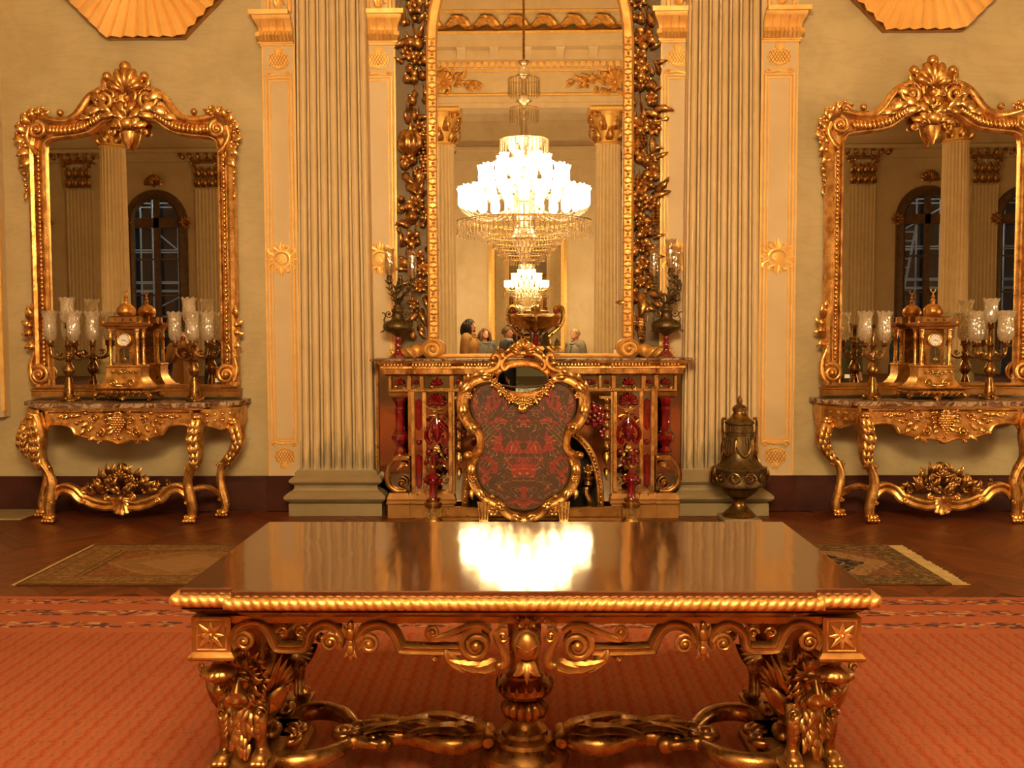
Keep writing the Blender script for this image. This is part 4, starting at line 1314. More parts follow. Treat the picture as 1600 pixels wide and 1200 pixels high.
# piers
for nm, s in sides():
    hs = s
    b = MB(); bx(b, 643, 703, s, 8.12, 8.36, 612, 772); b.build('pier_panel', MIRROR_F, fire)
    b = MB()
    for pa, pb in ((640.5, 645.5), (658.5, 664), (699.5, 705)):
        bx(b, pa, pb, s, 8.095, 8.14, 612, 772, .004); bx(b, pa + .6, pa + 1.8, s, 8.08, 8.1, 612, 772, .002); bx(b, pb - 1.8, pb - .6, s, 8.08, 8.1, 612, 772, .002)
    bx(b, 641, 705, s, 8.08, 8.14, 768, 772)
    c = (fxs(681, s), 8.09, fz(624))
    b.tube([(c[0] + 21 * k_ * cos(a), 8.095, c[2] - .012 + 14 * k_ * sin(a)) for a in [pi + pi * q / 12 for q in range(13)]], .007, 6)
    for q in (-1, 1): b.scroll((c[0] + q * .022, 8.095, fz(641)), .02, 1.2, pi / 2, q, .005, 5)
    b.build('pier_frame', GOLD, fire)
    b = MB(); b.shell((c[0], 8.085, fz(630)), 15 * k_, 9, -.1, pi + .1)
    for q in (-1, 0, 1): b.ball((c[0] + q * 8 * k_, 8.075, fz(631)), 4 * k_, 8, 5)
    b.build('ruby_shell', RUBY, fire)
    # lyre of ruby glass
    b = MB(); cx = c[0]
    zL = lambda py: fz(py)
    b.lathe([(0, zL(692)), (4 * k_, zL(688)), (7 * k_, zL(678)), (8 * k_, zL(668)), (5 * k_, zL(660)), (2.5 * k_, zL(654))], (cx, 8.09, 0), 10, sy=.6)
    for q in (-1, 1):
        pp = cr([(cx + q * a * k_, 8.09, zL(py)) for a, py in ((2, 656), (9, 664), (17, 674), (17, 686), (11, 693), (9, 686))], 5)
        b.tube(pp, [.010, *[.015] * (len(pp) - 2), .008], 7)
        b.ball((cx + q * 12 * k_, 8.09, zL(654)), 3.2 * k_, 7, 5); b.ball((cx + q * 13 * k_, 8.09, zL(707)), 5 * k_, 8, 6, 1, .8, 1); b.ball((cx + q * 8 * k_, 8.085, zL(675)), 2.6 * k_, 7, 5)
        b.ball((cx + q * 8 * k_, 8.085, zL(684)), 2.6 * k_, 7, 5)
    b.build('ruby_lyre', RUBY, fire)
    b = MB()
    b.lathe([(0, zL(655)), (3 * k_, zL(653)), (2 * k_, zL(648)), (0, zL(645))], (cx, 8.09, 0), 8)
    for q in (-1, 1):
        b.tube(cr([(cx, 8.095, zL(650)), (cx + q * 9 * k_, 8.095, zL(649)), (cx + q * 17 * k_, 8.095, zL(654)), (cx + q * 12 * k_, 8.095, zL(660))], 5), .004, 5)
        b.acanthus([(cx, zL(695)), (cx + q * 4 * k_, zL(705)), (cx + q * 11 * k_, zL(716))], 8 * k_, 8.10, 0, .3, 3)
        b.scroll((cx + q * 12 * k_, 8.095, zL(752)), 8 * k_, 1.4, pi / 2, q, .005)
        b.leaf((cx + q * 3 * k_, 8.1, zL(735)), pi / 2 - q * .6, 16 * k_, 6 * k_, q * .5)
    b.build('gilt_foliage', BRASS, fire)
    # slim panel with two ruby drops and a round stud
    for pa, pb in ((623, 674), (709, 765)):
        cx2 = fxs(652, s); w = 4.6 * k_
        o = [(cx2 - w, fz(pb - 6)), (cx2 - w, fz(pa + 4)), (cx2, fz(pa)), (cx2 + w, fz(pa + 4)), (cx2 + w, fz(pb - 6)), (cx2, fz(pb))]
        b = MB().prism(o, 8.095, 8.125, .008); b.build('ruby_drop', RUBY, fire, 20)
    b = MB().ball((fxs(652, s), 8.10, fz(692)), 4.5 * k_, 10, 7, 1, .7, 1); b.build('ruby_stud', RUBY, fire)
    # corner: gilt block, ruby column, volute console
    cx = fxs(621, s)
    b = MB(); b.stack([(cx - o, cx + o, 8.06 + .09 - o, 8.06 + .09 + o, z) for o, z in ((.055, fz(623)), (.075, fz(619)), (.08, fz(613)))])
    bx(b, 636, 641, s, 8.08, 8.14, 612, 712)
    b.build('corner_block', GOLD_T, fire, 25)
    b = MB(); q = lambda r, py: (r * k_, fz(py))
    b.lathe([q(8, 711), q(10, 706), q(6, 700), q(7, 696), q(13, 688), q(13.5, 682), q(10, 677), q(8, 676), q(8.5, 672), q(7, 668), q(7, 644), q(8, 641), q(6.5, 637), q(9, 630), q(12, 624), q(12, 622)], (cx, 8.15, 0), 14, 7, .06)
    b.build('ruby_column', RUBY, fire, 30)
    b = MB()
    for py, r in ((677, 11), (641, 9), (712, 12)): b.lathe([q(r - 2, py + 1.5), q(r, py), q(r - 2, py - 1.5)], (cx, 8.15, 0), 14)
    b.build('column_collar', BRASS, fire)
    b = MB(); g = lambda px, py: (fxs(px, s), fz(py))
    path = cr([g(*p) for p in ((637, 716), (622, 715), (610, 722), (602, 740), (604, 758), (616, 768), (632, 768))], 5)
    b.sweep(path, [(-.016, -.12), (-.016, .01), (-.008, .016), (.008, .016), (.016, .01), (.016, -.12)], 8.09)
    b.scroll((fxs(625, s), 8.08, fz(756)), 11 * k_, 1.6, pi / 2, s, .008)
    b.acanthus([g(634, 728), g(628, 726), g(622, 730)], .05, 8.09, 0, .3, 3)
    bx(b, 616, 634, s, 8.07, 8.18, 712, 719)
    b.build('volute_console', GOLD_T, fire, 40)
    b = MB(); o = [tuple(p) for p in path] + [g(637, 768)]
    b.prism(o, 8.12, 8.2); b.build('console_cheek', MIRROR_F, fire)
    b = MB(); b.tube([(p.x - s * -.004, 8.16, p.y) for p in cr([g(*p) for p in ((609, 722), (599, 740), (601, 758), (606, 766))], 5)], .016, 8); b.build('ruby_edging', RUBY, fire)
    # spandrel beside the arch
    b = MB(); bx(b, 706, 721, s, 8.14, 8.36, 613, 775)
    xs_ = (fxs(706, s), fxs(735, s))
    b.build('spandrel_panel', MIRROR_F, fire)
    b = MB()
    cx3, cz3 = fxs(735, s), fz(650)
    for ring, (rr, n_) in enumerate(((14, 8), (8, 6))):
        for i in range(n_):
            a = 2 * pi * i / n_ + ring * .3
            b.ball((cx3 + rr * k_ * cos(a), 8.085 - ring * .02, cz3 + rr * k_ * sin(a)), 6.2 * k_ if ring == 0 else 4.4 * k_, 9, 6, 1, .6, 1)
    b.build('ruby_rosette', RUBY, fire)
    b = MB().ball((cx3, 8.05, cz3), 3.3 * k_, 8, 6); b.build('rosette_stud', BRASS, fire)
    for px, py in ((719, 672), (724, 676), (722, 682)):
        b = MB().ball((fxs(px, s), 8.10, fz(py)), 4.2 * k_, 8, 6, 1, .8, 1); b.build('ruby_berry', RUBY, fire)
    b = MB(); bx(b, 706, 726, s, 8.10, 8.14, 621, 624); bx(b, 713, 718, s, 8.10, 8.15, 624, 700, .004)
    for py in (632, 645, 658, 672, 690, 705): b.leaf((fxs(715, s), 8.095, fz(py)), pi / 2, 11 * k_, 8 * k_, 0, .3); 
    b.leaf((fxs(716, s), 8.09, fz(708)), -pi / 2, 22 * k_, 9 * k_, 0, .2); b.leaf((fxs(716, s), 8.09, fz(735)), -pi / 2, 16 * k_, 5 * k_, 0, .2)
    bx(b, 706, 709, s, 8.09, 8.14, 613, 772)
    b.build('spandrel_candelabra', BRASS, fire)
    # bases
    b = MB()
    def base(pa, pb, d):
        xa, xb = sorted((fxs(pa, s), fxs(pb, s)))
        b.stack([(xa - o, xb + o, d - o, 8.36, z) for o, z in ((.0, .001), (0, fz(789)), (.012, fz(787)), (.012, fz(785)), (.004, fz(783)), (.008, fz(780)), (0, fz(776)), (-.01, fz(771)))])
    base(603, 637, 8.06); base(635, 650, 8.075); base(650, 664, 8.06); base(663, 708, 8.075)
    b.build('base_plinth', OCHRE, fire, 25)
# arched opening
ao = [(108, 806), (107, 770), (104, 745), (97, 720), (84, 697), (64, 679), (36, 667), (0, 662)]
half = cr([(-p[0], p[1]) for p in ao], 4)
arch = [(FX0 + p.x * k_, fz(p.y)) for p in half]; arch = arch + [(2 * FX0 - p[0], p[1]) for p in arch[-2::-1]]
b = MB(); b.sweep(arch, [(-.030, -.1), (-.030, .0), (-.022, .014), (-.008, .006), (.006, .016), (.024, .012), (.030, 0), (.030, -.1)], 8.13)
m_ = len(arch)
for i in range(1, m_ - 1, 1): b.ball((arch[i][0], 8.112, arch[i][1]), .009, 6, 4)
b.build('arch_moulding', GOLD, fire, 40)
xl2, xr2 = FX0 - 127 * k_, FX0 + 127 * k_
b = MB()
out = [(xl2, fz(806)), (xl2, fz(613)), (xr2, fz(613)), (xr2, fz(806))] + arch[::-1]
b.prism(out, 8.145, 8.18); b.build('arch_panel', MIRROR_F, fire)
b = MB(); bx(b, 720, 944, -1, 8.41, 8.43, 640, 812); bx(b, 718, 722, -1, 8.15, 8.43, 640, 812); bx(b, 942, 946, -1, 8.15, 8.43, 640, 812); bx(b, 718, 946, -1, 8.15, 8.43, 640, 645); bx(b, 718, 946, -1, 8.06, 8.43, 812, 813.5)
b.build('firebox', SOOT, fire)
b = MB(); zf0, zf1 = .001, fz(792, 8.0)
b.stack([(FX0 - .74, FX0 + .74, 7.985 - o, 8.03, z) for o, z in ((.02, .001), (.02, .02), (0, .03), (0, zf1 - .012), (.012, zf1 - .008), (.012, zf1))])
for i in range(110):
    x = FX0 - .73 + 1.46 * i / 109
    b.box(x - .0035, x + .0035, 7.978, 7.99, .035, zf1 - .015)
b.build('reeded_fender', GOLD_T, fire, 25)
# firedog standing in the opening on the right
fx1 = X(919, 8.19, 780); z8 = lambda py: Z(py, 8.19)
t = thing('firedog', 'small gilt firedog with a flower finial standing in the dark fireplace opening', 'firedog', (fx1, 8.19, .002))
b = MB(); r8 = lambda p: p * 8.19 / FPX
b.box(fx1 - r8(9), fx1 + r8(9), 8.16, 8.22, z8(806), z8(792)); b.tube([(fx1 + .01, 8.19, z8(793)), (fx1 + .014, 8.18, z8(783)), (fx1 - .018, 8.18, z8(770)), (fx1 - .014, 8.19, z8(762))], [.026, .028, .024, .03], 8)
b.box(fx1 - r8(9), fx1 + r8(9), 8.16, 8.22, .002, z8(805))
b.build('stem', BRASS, t)
b = MB().lathe([(r8(4), z8(762)), (r8(7), z8(757)), (r8(6), z8(751)), (r8(10), z8(748)), (r8(10), z8(745)), (r8(4), z8(743)), (r8(5), z8(737))], (fx1, 8.19, 0), 14); b.build('vase', BRASS, t)
b = MB().flower((fx1, 8.17, z8(733)), r8(9), 7); b.ball((fx1, 8.19, z8(728)), r8(4.5), 8, 6)
for q in (-1, 0, 1): b.leaf((fx1, 8.18, z8(738)), pi / 2 + q * .7, r8(12), r8(7), 0, .3)
b.build('flower_finial', BRASS, t)
# two fire-tool stands with ruby stems
for nm, px in (('left', 676.5), ('right', 986.5)):
    D = 7.86; cx = X(px, D, 750); z7 = lambda py: Z(py, D); r7 = lambda p: p * D / FPX
    t = thing('andiron', 'branched ruby glass andiron on a round gilt foot, %s' % ('on the side of the bronze urn' if nm == 'right' else 'away from the bronze urn'), 'andiron', (cx, D, .001), 'ruby andirons before the fireplace')
    b = MB().lathe([(r7(17), .001), (r7(17), z7(818)), (r7(15), z7(812)), (r7(13), z7(809)), (r7(12.5), z7(792)), (r7(14), z7(789)), (r7(14), z7(785)), (r7(11), z7(783)), (r7(12), z7(779))], (cx, D, 0), 22)
    for i in range(26):
        a = 2 * pi * i / 26
        b.box(cx + cos(a) * r7(12.6) - .004, cx + cos(a) * r7(12.6) + .004, D + sin(a) * r7(12.6) - .004, D + sin(a) * r7(12.6) + .004, z7(807), z7(793))
    b.build('foot', BRASS, t, 30)
    b = MB().lathe([(r7(7.5), z7(780)), (r7(6), z7(776)), (r7(5.5), z7(757)), (r7(8), z7(753)), (r7(6), z7(750)), (r7(12), z7(747)), (r7(12), z7(742)), (r7(5), z7(739)), (r7(4), z7(733))], (cx, D, 0), 16, 8, .06); b.build('ruby_stem', RUBY, t, 40)
    b = MB().ball((cx, D, z7(730)), r7(5), 10, 7); b.build('gilt_ball', BRASS, t)
    for q, py in ((-1, 752), (1, 725), (1, 754), (-1, 726)):
        xe = cx + q * r7(11); ye = D + .05 * (1 if py < 740 else -.3)
        b = MB().tube(cr([(cx, D, z7(py + 8)), (cx + q * r7(6), D + .02, z7(py + 6)), (xe, ye, z7(py))], 4), .007, 6); b.build('arm', BRASS, t)
        b = MB().ball((xe, ye, z7(py - 3)), r7(4.4), 9, 6); b.lathe([(0, z7(py + 3)), (r7(4.5), z7(py + 1.5)), (0, z7(py))], (xe, ye, 0), 10); b.build('ruby_bud', RUBY, t)
    b = MB().lathe([(r7(2), z7(730)), (r7(4.5), z7(722)), (r7(3.5), z7(714)), (r7(5), z7(710)), (0, z7(703))], (cx + r7(2), D, 0), 10); b.build('ruby_finial', RUBY, t)

# ------------------------------------------------------------------ great mirror over the mantel
MD = 8.36
om = thing('overmantel_mirror', 'tall arched mirror in a narrow gilt frame above the fireplace', 'mirror', (X(828, MD), MD, ZSH))
mx = lambda px: X(px, MD, 300)
gl, gr = mx(684), mx(973); gc = (gl + gr) / 2; gw = (gr - gl) / 2
zsp = Z(70, MD)
zbt = Z(555, MD)
archp = [(gl, zbt), (gl, zsp)] + [(gc - gw * cos(pi * k / 24), zsp + gw * 1.35 * sin(pi * k / 24)) for k in range(1, 24)] + [(gr, zsp), (gr, zbt)]
b = MB().prism(archp, MD, MD + .015); b.build('mirror_glass', MIRROR, om)
fw = 16 * MD / FPX
b = MB()
b.sweep(archp, [(0, -.02), (0, .03), (-.004 + .01, .05), (.02, .055), (fw - .02, .055), (fw - .006, .07), (fw, .055), (fw, -.02)][::1], MD)
b.v = [(p[0], p[1], p[2]) for p in b.v]
b.build('gilt_frame', FRAMEG, om, 30)
# engraved sprigs along the frame
for s in (-1, 1):
    b = MB()
    x = gc + s * (gw + fw * .42)
    rn = random.Random(3)
    z = zbt + .12; i = 0
    while z < zsp + .1:
        b.flower((x + rn.uniform(-.008, .008), MD - .056, z), .016, 5, rn.uniform(0, 2), .15)
        for q in (-1, 1):
            b.leaf((x, MD - .056, z + .02), pi / 2 + q * .6, .045, .018, q * .9, .1, 3)
            b.leaf((x, MD - .056, z - .02), -pi / 2 + q * .6, .04, .016, q * .9, .1, 3)
        z += .098; i += 1
    b.build('engraved_sprigs', SPRIG, om)
    b = MB(); c = (gc + s * (gw + fw * .5), MD - .09, Z(545, MD - .09))
    b.prism([(c[0] + .10 * cos(a), c[2] + .085 * sin(a)) for a in [2 * pi * q / 20 for q in range(20)]], MD - .10, MD - .01, .03)
    b.scroll((c[0], MD - .105, c[2]), .075, 1.6, pi / 2, s, .016)
    for q, (dx, r) in enumerate(((.14, .065), (.21, .05), (.28, .055), (.33, .035))):
        b.ball((c[0] + s * dx, MD - .06, c[2] - .08 + r), r, 10, 7, 1, .8, .9)
        b.leaf((c[0] + s * dx, MD - .10, c[2] - .07), pi / 2 - s * .4, r * 2, r * 1.1, -s * .8, .3)
    b.build('foot_scroll', FRAMEG, om)
b = MB(); b.box(gl - fw, gr + fw, MD - .10, MD + .02, ZSH, zbt, .008); b.box(gl - fw, gr + fw, MD - .07, MD, zbt - .01, zbt + .012); b.build('bottom_rail', FRAMEG, om)
for px in (702, 960):
    pass
b = MB().box(X(959, 8.34), X(968, 8.34), 8.335, 8.345, Z(553, 8.34), Z(547, 8.34)); tag(b.build('label_card', PAPER), 'small white card stuck low on the glass of the great overmantel mirror', 'card')

# carved fruit and flower garlands on the taupe board
GD = 8.40
def garland(side, label):
    pxs = (lambda px: px) if side < 0 else (lambda px: px)
    x_of = lambda px, py: X(px, GD - .05, py)
    pos = (646, 20) if side < 0 else (1008, 20)
    rn = random.Random(21 if side < 0 else 34)
    pxc = 645 if side < 0 else 1006
    t = thing('carved_garland', label, 'carving', (X(pxc, GD), GD, Z(530 if side < 0 else 527, GD)), 'carved fruit garlands')
    u = 1.42 * GD / FPX
    cnt = [0]
    def put(name, fn):
        b = MB(); fn(b); o = b.build(name, GARL, t); cnt[0] += 1
    Y = GD - .004
    pt = lambda px, py, dy=0: (x_of(px, py), Y - dy, Z(py, GD - .05))
    # winding stem
    st = [(pxc + 6 * sin(py / 37.0 + side), py) for py in range(-90, 521, 18)]
    put('stem', lambda b: b.tube([pt(a, c, .012) for a, c in st], .009, 6))
    def fruit(px, py, r):
        def f(b):
            b.ball(pt(px, py, .04), r * u, 10, 7); b.ball(pt(px, py + r * .8, .06), r * u * .22, 6, 4)
            b.leaf(pt(px, py - r * .5, .02), pi / 2 + rn.uniform(-1, 1), r * 1.6 * u, r * .8 * u, rn.uniform(-.8, .8))
        put('fruit', f)
    def melon(px, py, r):
        def f(b):
            c = pt(px, py, .05)
            b.lathe([(r * u * sin(pi * q / 10), -r * u * cos(pi * q / 10)) for q in range(11)], c, 50, 10, .24, sy=.8)
            for q in (-.8, 0, .8): b.leaf(pt(px, py - r * .8, .03), pi / 2 + q, r * u, r * .6 * u, q)
        put('melon', f)
    def fl(px, py, r):
        k = rn.choice((5, 6, 8)); a = rn.uniform(0, 1)
        def f(b):
            b.flower(pt(px, py, .05), r * u, k, a, .4)
        put('flower', f)
    def lf(px, py, ang, L):
        bd = rn.uniform(-1, 1)
        put('leaf', lambda b: b.leaf(pt(px, py, .02), ang, L * u, L * .42 * u, bd, .3, 6, .12))
    def bud(px, py, ang, L):
        def f(b):
            p0 = Vector(pt(px, py, .03)); d = Vector((cos(ang), -.1, sin(ang))) * L * u
            b.tube([p0 + d * q for q in (0, .3, .55, .78, .92, 1)], [L * u * w for w in (.03, .05, .13, .19, .14, .03)], 8)
        put('bud', f)
    def gr_(px, py, w, h):
        def f(b):
            b.grapes(pt(px, py, .03), w * u, h * u, 2.5 * u)
            b.leaf(pt(px, py - 2, .04), pi / 2 + .5, 12 * u, 8 * u, -.6); b.leaf(pt(px, py - 2, .04), pi / 2 - .6, 12 * u, 8 * u, .6)
        put('grape_bunch', f)
    def pod(px, py, ang, L):
        def f(b):
            p0 = Vector(pt(px, py, .03)); d = Vector((cos(ang), 0, sin(ang))) * L * u
            b.tube([p0 + d * q for q in (0, .2, .5, .8, 1)], [L * u * w for w in (.03, .12, .16, .12, .03)], 8)
            for i in range(8):
                for q in (-1, 0, 1):
                    c = p0 + d * (.15 + .1 * i) + Vector((q * .07 * L * u, -.14 * L * u, 0)); b.ball(c, L * u * .045, 5, 4)
        put('seed_pod', f)
    if side < 0:
        for a in ((648, 8, 10), (671, 60, 7), (654, 90, 8), (637, 82, 8), (668, 86, 6), (656, 200, 9), (668, 206, 8), (650, 318, 11), (645, 372, 10), (652, 400, 9), (662, 420, 9), (657, 445, 9), (647, 474, 7), (636, 250, 8), (655, 268, 7), (668, 330, 6)): fl(*a)
        for a in ((641, 65, 7), (652, 67, 7), (664, 92, 6), (640, 105, 5), (648, 114, 5), (660, 116, 5), (636, 121, 5), (647, 122, 5), (644, 155, 5), (627, 310, 4), (627, 325, 4.5), (643, 338, 7.5), (656, 300, 6), (637, 322, 5), (633, 255, 6), (644, 248, 6), (660, 340, 4), (640, 393, 5), (632, 410, 6)): fruit(*a)
        melon(642, 222, 14)
        for a in ((632, 12, -1.6, 18), (644, 6, -1.4, 18), (625, 0, -1.9, 20), (660, 128, -1.3, 14), (655, 162, -1.8, 12), (668, 163, -1.2, 14), (663, 40, 1.3, 12), (652, 282, 1.0, 14), (657, 336, -1.3, 14), (632, 370, 2.2, 14), (668, 385, -.8, 16), (641, 500, -1.4, 22), (650, 496, -1.1, 18)): bud(*a)
        for a in ((664, 222, 15, 34), (670, 14, 10, 18)): gr_(*a)
        for a in ((638, 150, -1.6, 16), (646, 164, -1.5, 18)): pod(*a)
        lv = ((640, 190, 2.4, 16), (650, 185, .6, 16), (637, 60, 3.6, 18), (655, 55, 1.2, 16), (630, 95, 2.6, 12), (670, 108, -.4, 12), (650, 140, -2.2, 16), (660, 150, -.5, 20), (630, 268, -1.0, 20), (636, 285, -.9, 22), (648, 292, .9, 22), (655, 285, 1.2, 18), (640, 352, 2.6, 16), (655, 352, .5, 16), (630, 384, 2.0, 16), (664, 390, .4, 16), (637, 420, 2.7, 14), (668, 405, -1, 18), (640, 440, 3.4, 12), (662, 462, -.9, 16), (650, 488, -1.9, 16), (656, 482, -1.2, 20), (640, 235, 3.6, 14), (662, 255, -.6, 16), (650, 30, .2, 14), (640, 34, 2.8, 14), (655, 508, -1.4, 16), (665, 300, .8, 14), (630, 342, -2.4, 12))
    else:
        for a in ((996, 2, 10), (1006, 62, 13), (1000, 88, 8), (1008, 130, 7), (1018, 155, 8), (1001, 195, 11), (1020, 200, 10), (1002, 245, 8), (996, 287, 8), (1010, 287, 9), (1001, 303, 9), (995, 330, 9), (1016, 318, 8), (1003, 350, 8), (1010, 362, 7), (998, 385, 8), (1012, 390, 8), (1004, 412, 8), (1014, 442, 8), (1000, 440, 7)): fl(*a)
        for a in ((991, 28, 5), (1001, 30, 5), (993, 100, 5.5), (1003, 98, 5.5), (998, 108, 5.5), (1007, 108, 5), (994, 116, 5), (1002, 120, 6), (1018, 135, 6.5), (1021, 160, 5), (1000, 248, 6), (1012, 252, 7), (1022, 262, 7), (1012, 275, 6.5), (1024, 276, 5), (992, 312, 5), (1012, 345, 5), (1000, 368, 5), (1010, 378, 5), (991, 395, 5), (1020, 388, 4), (996, 425, 6), (992, 455, 5)): fruit(*a)
        for a in ((1002, 10, -1.5, 20), (1008, 10, -1.2, 24), (1012, 6, -.9, 20), (1022, 92, -1.2, 18), (1016, 96, -1.4, 16), (994, 165, -1.7, 14), (1003, 160, -1.4, 18), (997, 150, -2, 12), (1026, 190, .2, 14), (1016, 240, -1, 14), (1000, 265, -1.8, 16), (1006, 470, -1.2, 14), (995, 345, -2, 12)): bud(*a)
        for a in ((996, 205, 20, 32), (1024, 330, 9, 26)): gr_(*a)
        for a in ((1020, 210, -1.6, 22), (992, 488, -1.7, 26), (1000, 488, -1.5, 34)): pod(*a)
        lv = ((1000, 45, -2.2, 16), (1010, 40, -1.0, 14), (992, 70, 2.8, 14), (1016, 76, .3, 14), (1024, 100, .2, 14), (1008, 140, 2.5, 20), (1014, 146, .8, 16), (998, 140, 2.6, 18), (1022, 172, .2, 22), (1005, 178, .2, 22), (1012, 190, 3, 16), (990, 232, 2.8, 12), (1016, 235, .5, 16), (1026, 246, .2, 14), (1000, 272, -2, 14), (1024, 300, .5, 22), (1018, 308, .3, 22), (990, 322, 2.6, 14), (1006, 335, -1.4, 18), (994, 360, 2.5, 14), (1020, 372, .4, 14), (992, 408, 2.4, 14), (1020, 405, .6, 14), (1010, 428, .3, 14), (1002, 458, -1.3, 30), (996, 462, -2.4, 26), (1016, 458, -.4, 18), (1020, 470, -.7, 16), (1010, 476, -.9, 14), (988, 440, 2.7, 12))
    for a in lv: lf(*a)
    # the swags above run on past the top of the photograph
    for k in range(16):
        px = pxc + rn.uniform(-14, 14); py = -8 - k * 6
        rn.choice((lambda: fl(px, py, 9), lambda: fruit(px, py, 6), lambda: lf(px, py, rn.uniform(0, 6), 16)))()
    return t
garland(-1, 'gilded garland of carved fruit with a large ribbed melon beside the great mirror')
garland(1, 'gilded garland of carved flowers and grapes ending in hanging pods beside the great mirror')
# small dark iron bracket beside the left garland
# ------------------------------------------------------------------ gilded fire screen
SD = 7.72
sk = SD / FPX
SX = X(818, SD, 700)
sp = lambda px, py: (SX + (px - 818) * sk, Z(py, SD, 818))
s3 = lambda px, py, dy=0: (SX + (px - 818) * sk, SD - dy, Z(py, SD, 818))
screen = thing('fire_screen', 'rococo gilt fire screen with red brocade and a small oval mirror before the hearth', 'fire screen', (SX, SD, .001))
inner = [(818, 606), (800, 604), (781, 601), (764, 598), (752, 602), (742, 612), (737, 628), (738, 643), (743, 655), (750, 664), (754, 676), (754, 692), (748, 708), (746, 724), (747, 742), (753, 758), (763, 769), (775, 774), (784, 779), (790, 788), (800, 793), (818, 796)]
ic = [tuple(p) for p in cr([sp(*p) for p in inner], 3)]
full = mir(ic[1:-1], SX)
full = [ic[0]] + ic[1:-1] + [ic[-1]] + [(2 * SX - p[0], p[1]) for p in ic[1:-1][::-1]]
b = MB().prism(full, SD + .004, SD + .022); b.build('brocade_panel', BROCADE, screen)
b = MB().prism(full, SD + .024, SD + .034); b.build('back_board', TAUPE, screen)
b = MB()
for s in (-1, 1):
    q = [(SX + s * -(SX - p[0]) if s > 0 else p[0], p[1]) for p in ic]
    q = [(p[0], p[1]) if s < 0 else (2 * SX - p[0], p[1]) for p in ic]
    b.tube([(p[0], SD - .004, p[1]) for p in q], .009, 6)
b.build('dark_piping', patina('dark_braid', (.05, .025, .008), (.1, .05, .015), .6, 0, 40, .3), screen)
b = MB(); b2 = MB(); b3 = MB(); b4 = MB()
outer = [(778, 592), (764, 588), (746, 592), (731, 602), (724, 618), (723, 636), (727, 652), (735, 664), (745, 672)]
low = [(738, 668), (748, 678), (751, 694), (747, 706), (739, 711)]
body = [(742, 712), (737, 724), (736, 740), (740, 756), (749, 770), (762, 780), (776, 786), (784, 794), (794, 803), (806, 808), (818, 809)]
PR = lambda w: [(-w, -.03), (-w, .012), (-w * .75, .028), (-w * .35, .014), (w * .35, .014), (w * .75, .028), (w, .012), (w, -.03)]
for s in (-1, 1):
    g = (lambda p: sp(*p)) if s < 0 else (lambda p: sp(2 * 818 - p[0], p[1]))
    g3 = (lambda px, py, dy=0: s3(px, py, dy)) if s < 0 else (lambda px, py, dy=0: s3(2 * 818 - px, py, dy))
    A_ = lambda a: a if s < 0 else pi - a
    h = -s
    for path, w in ((outer, 10 * sk), (low, 6.5 * sk), (body, 8.2 * sk)):
        pp = cr([g(p) for p in path], 4); b.sweep(pp, PR(w), SD)
    b.scroll(g3(734, 709, .01), 5.5 * sk, 1.1, A_(0), -h, 3 * sk)
    b.ball(g3(730, 711, .03), 6.5 * sk, 10, 7); b.ball(g3(741, 667, .03), 5 * sk, 9, 6)
    # leafwork on the frame
    for path, k in ((outer, 4), (body, 4)):
        pp = cr([g(p) for p in path], 6)
        for i in range(k):
            q = int((len(pp) - 2) * (i + .5) / k)
            a = atan2(pp[q + 1].y - pp[q].y, pp[q + 1].x - pp[q].x)
            for sd in (-1, 1):
                b2.leaf((pp[q].x, SD - .018, pp[q].y), a + sd * .6, 17 * sk, 8 * sk, -sd * .9, .22, 6)
    b2.leaf(g3(724, 640, .01), A_(-pi / 2 - .5), 16 * sk, 8 * sk, .8 * h); b2.leaf(g3(722, 610, .01), A_(pi / 2 + .5), 16 * sk, 8 * sk, -.8 * h)
    b2.leaf(g3(735, 595, .01), A_(pi / 2 + .7), 14 * sk, 8 * sk, -.8 * h); b2.leaf(g3(737, 765, .01), A_(-pi / 2 - .4), 16 * sk, 8 * sk, .8 * h)
    for px, py in ((768, 775), (779, 786), (786, 790)): b2.ball(g3(px, py, .03), 5 * sk, 8, 6, 1, .8, .8)
    b2.flower(g3(733, 618, .02), 6 * sk, 6); b2.flower(g3(738, 748, .02), 6 * sk, 6); b2.flower(g3(770, 799, .0), 9 * sk, 6); b2.flower(g3(764, 795, .0), 7 * sk, 5)
    # crest volutes
    pp = cr([g3(*p, .012) for p in ((770, 560), (775, 554), (781, 559), (780, 569), (771, 577), (758, 581), (746, 585))], 5)
    b.tube(pp, [5 * sk] * len(pp), 8); b.ball(g3(771, 560, .02), 5.5 * sk, 9, 6)
    for px, py, a, L, bd in ((764, 583, 2.6, 20, -.9), (752, 585, 2.9, 16, -.9), (786, 566, 1.9, 16, .8), (792, 558, 1.7, 18, .9), (798, 552, 1.6, 18, .8), (806, 547, 1.5, 18, .6), (778, 572, 2.4, 16, -.7)):
        b3.leaf(g3(px, py, .01), A_(a), L * sk, 9 * sk, bd * h * -1, .35, 5)
    pp = cr([g3(*p, .015) for p in ((818, 551), (800, 553), (788, 561), (784, 571), (789, 577), (795, 572))], 5)
    b.tube(pp, [4.2 * sk] * len(pp), 8)
    # garland under the oval mirror
    rn = random.Random(4)
    for i in range(8):
        t = i / 7
        px = 774 + 42 * t; py = 596 + 32 * sin(t * pi / 2)
        b4.flower(g3(px + rn.uniform(-1, 1), py + rn.uniform(-1, 1), .03), (5.2 + 1.5 * t) * sk, rn.choice((5, 6)), rn.uniform(0, 1), .5)
        b4.leaf(g3(px, py + 2, .02), A_(-pi / 2 + rn.uniform(-.8, .8)), 11 * sk, 6 * sk, rn.uniform(-.7, .7), .35, 4)
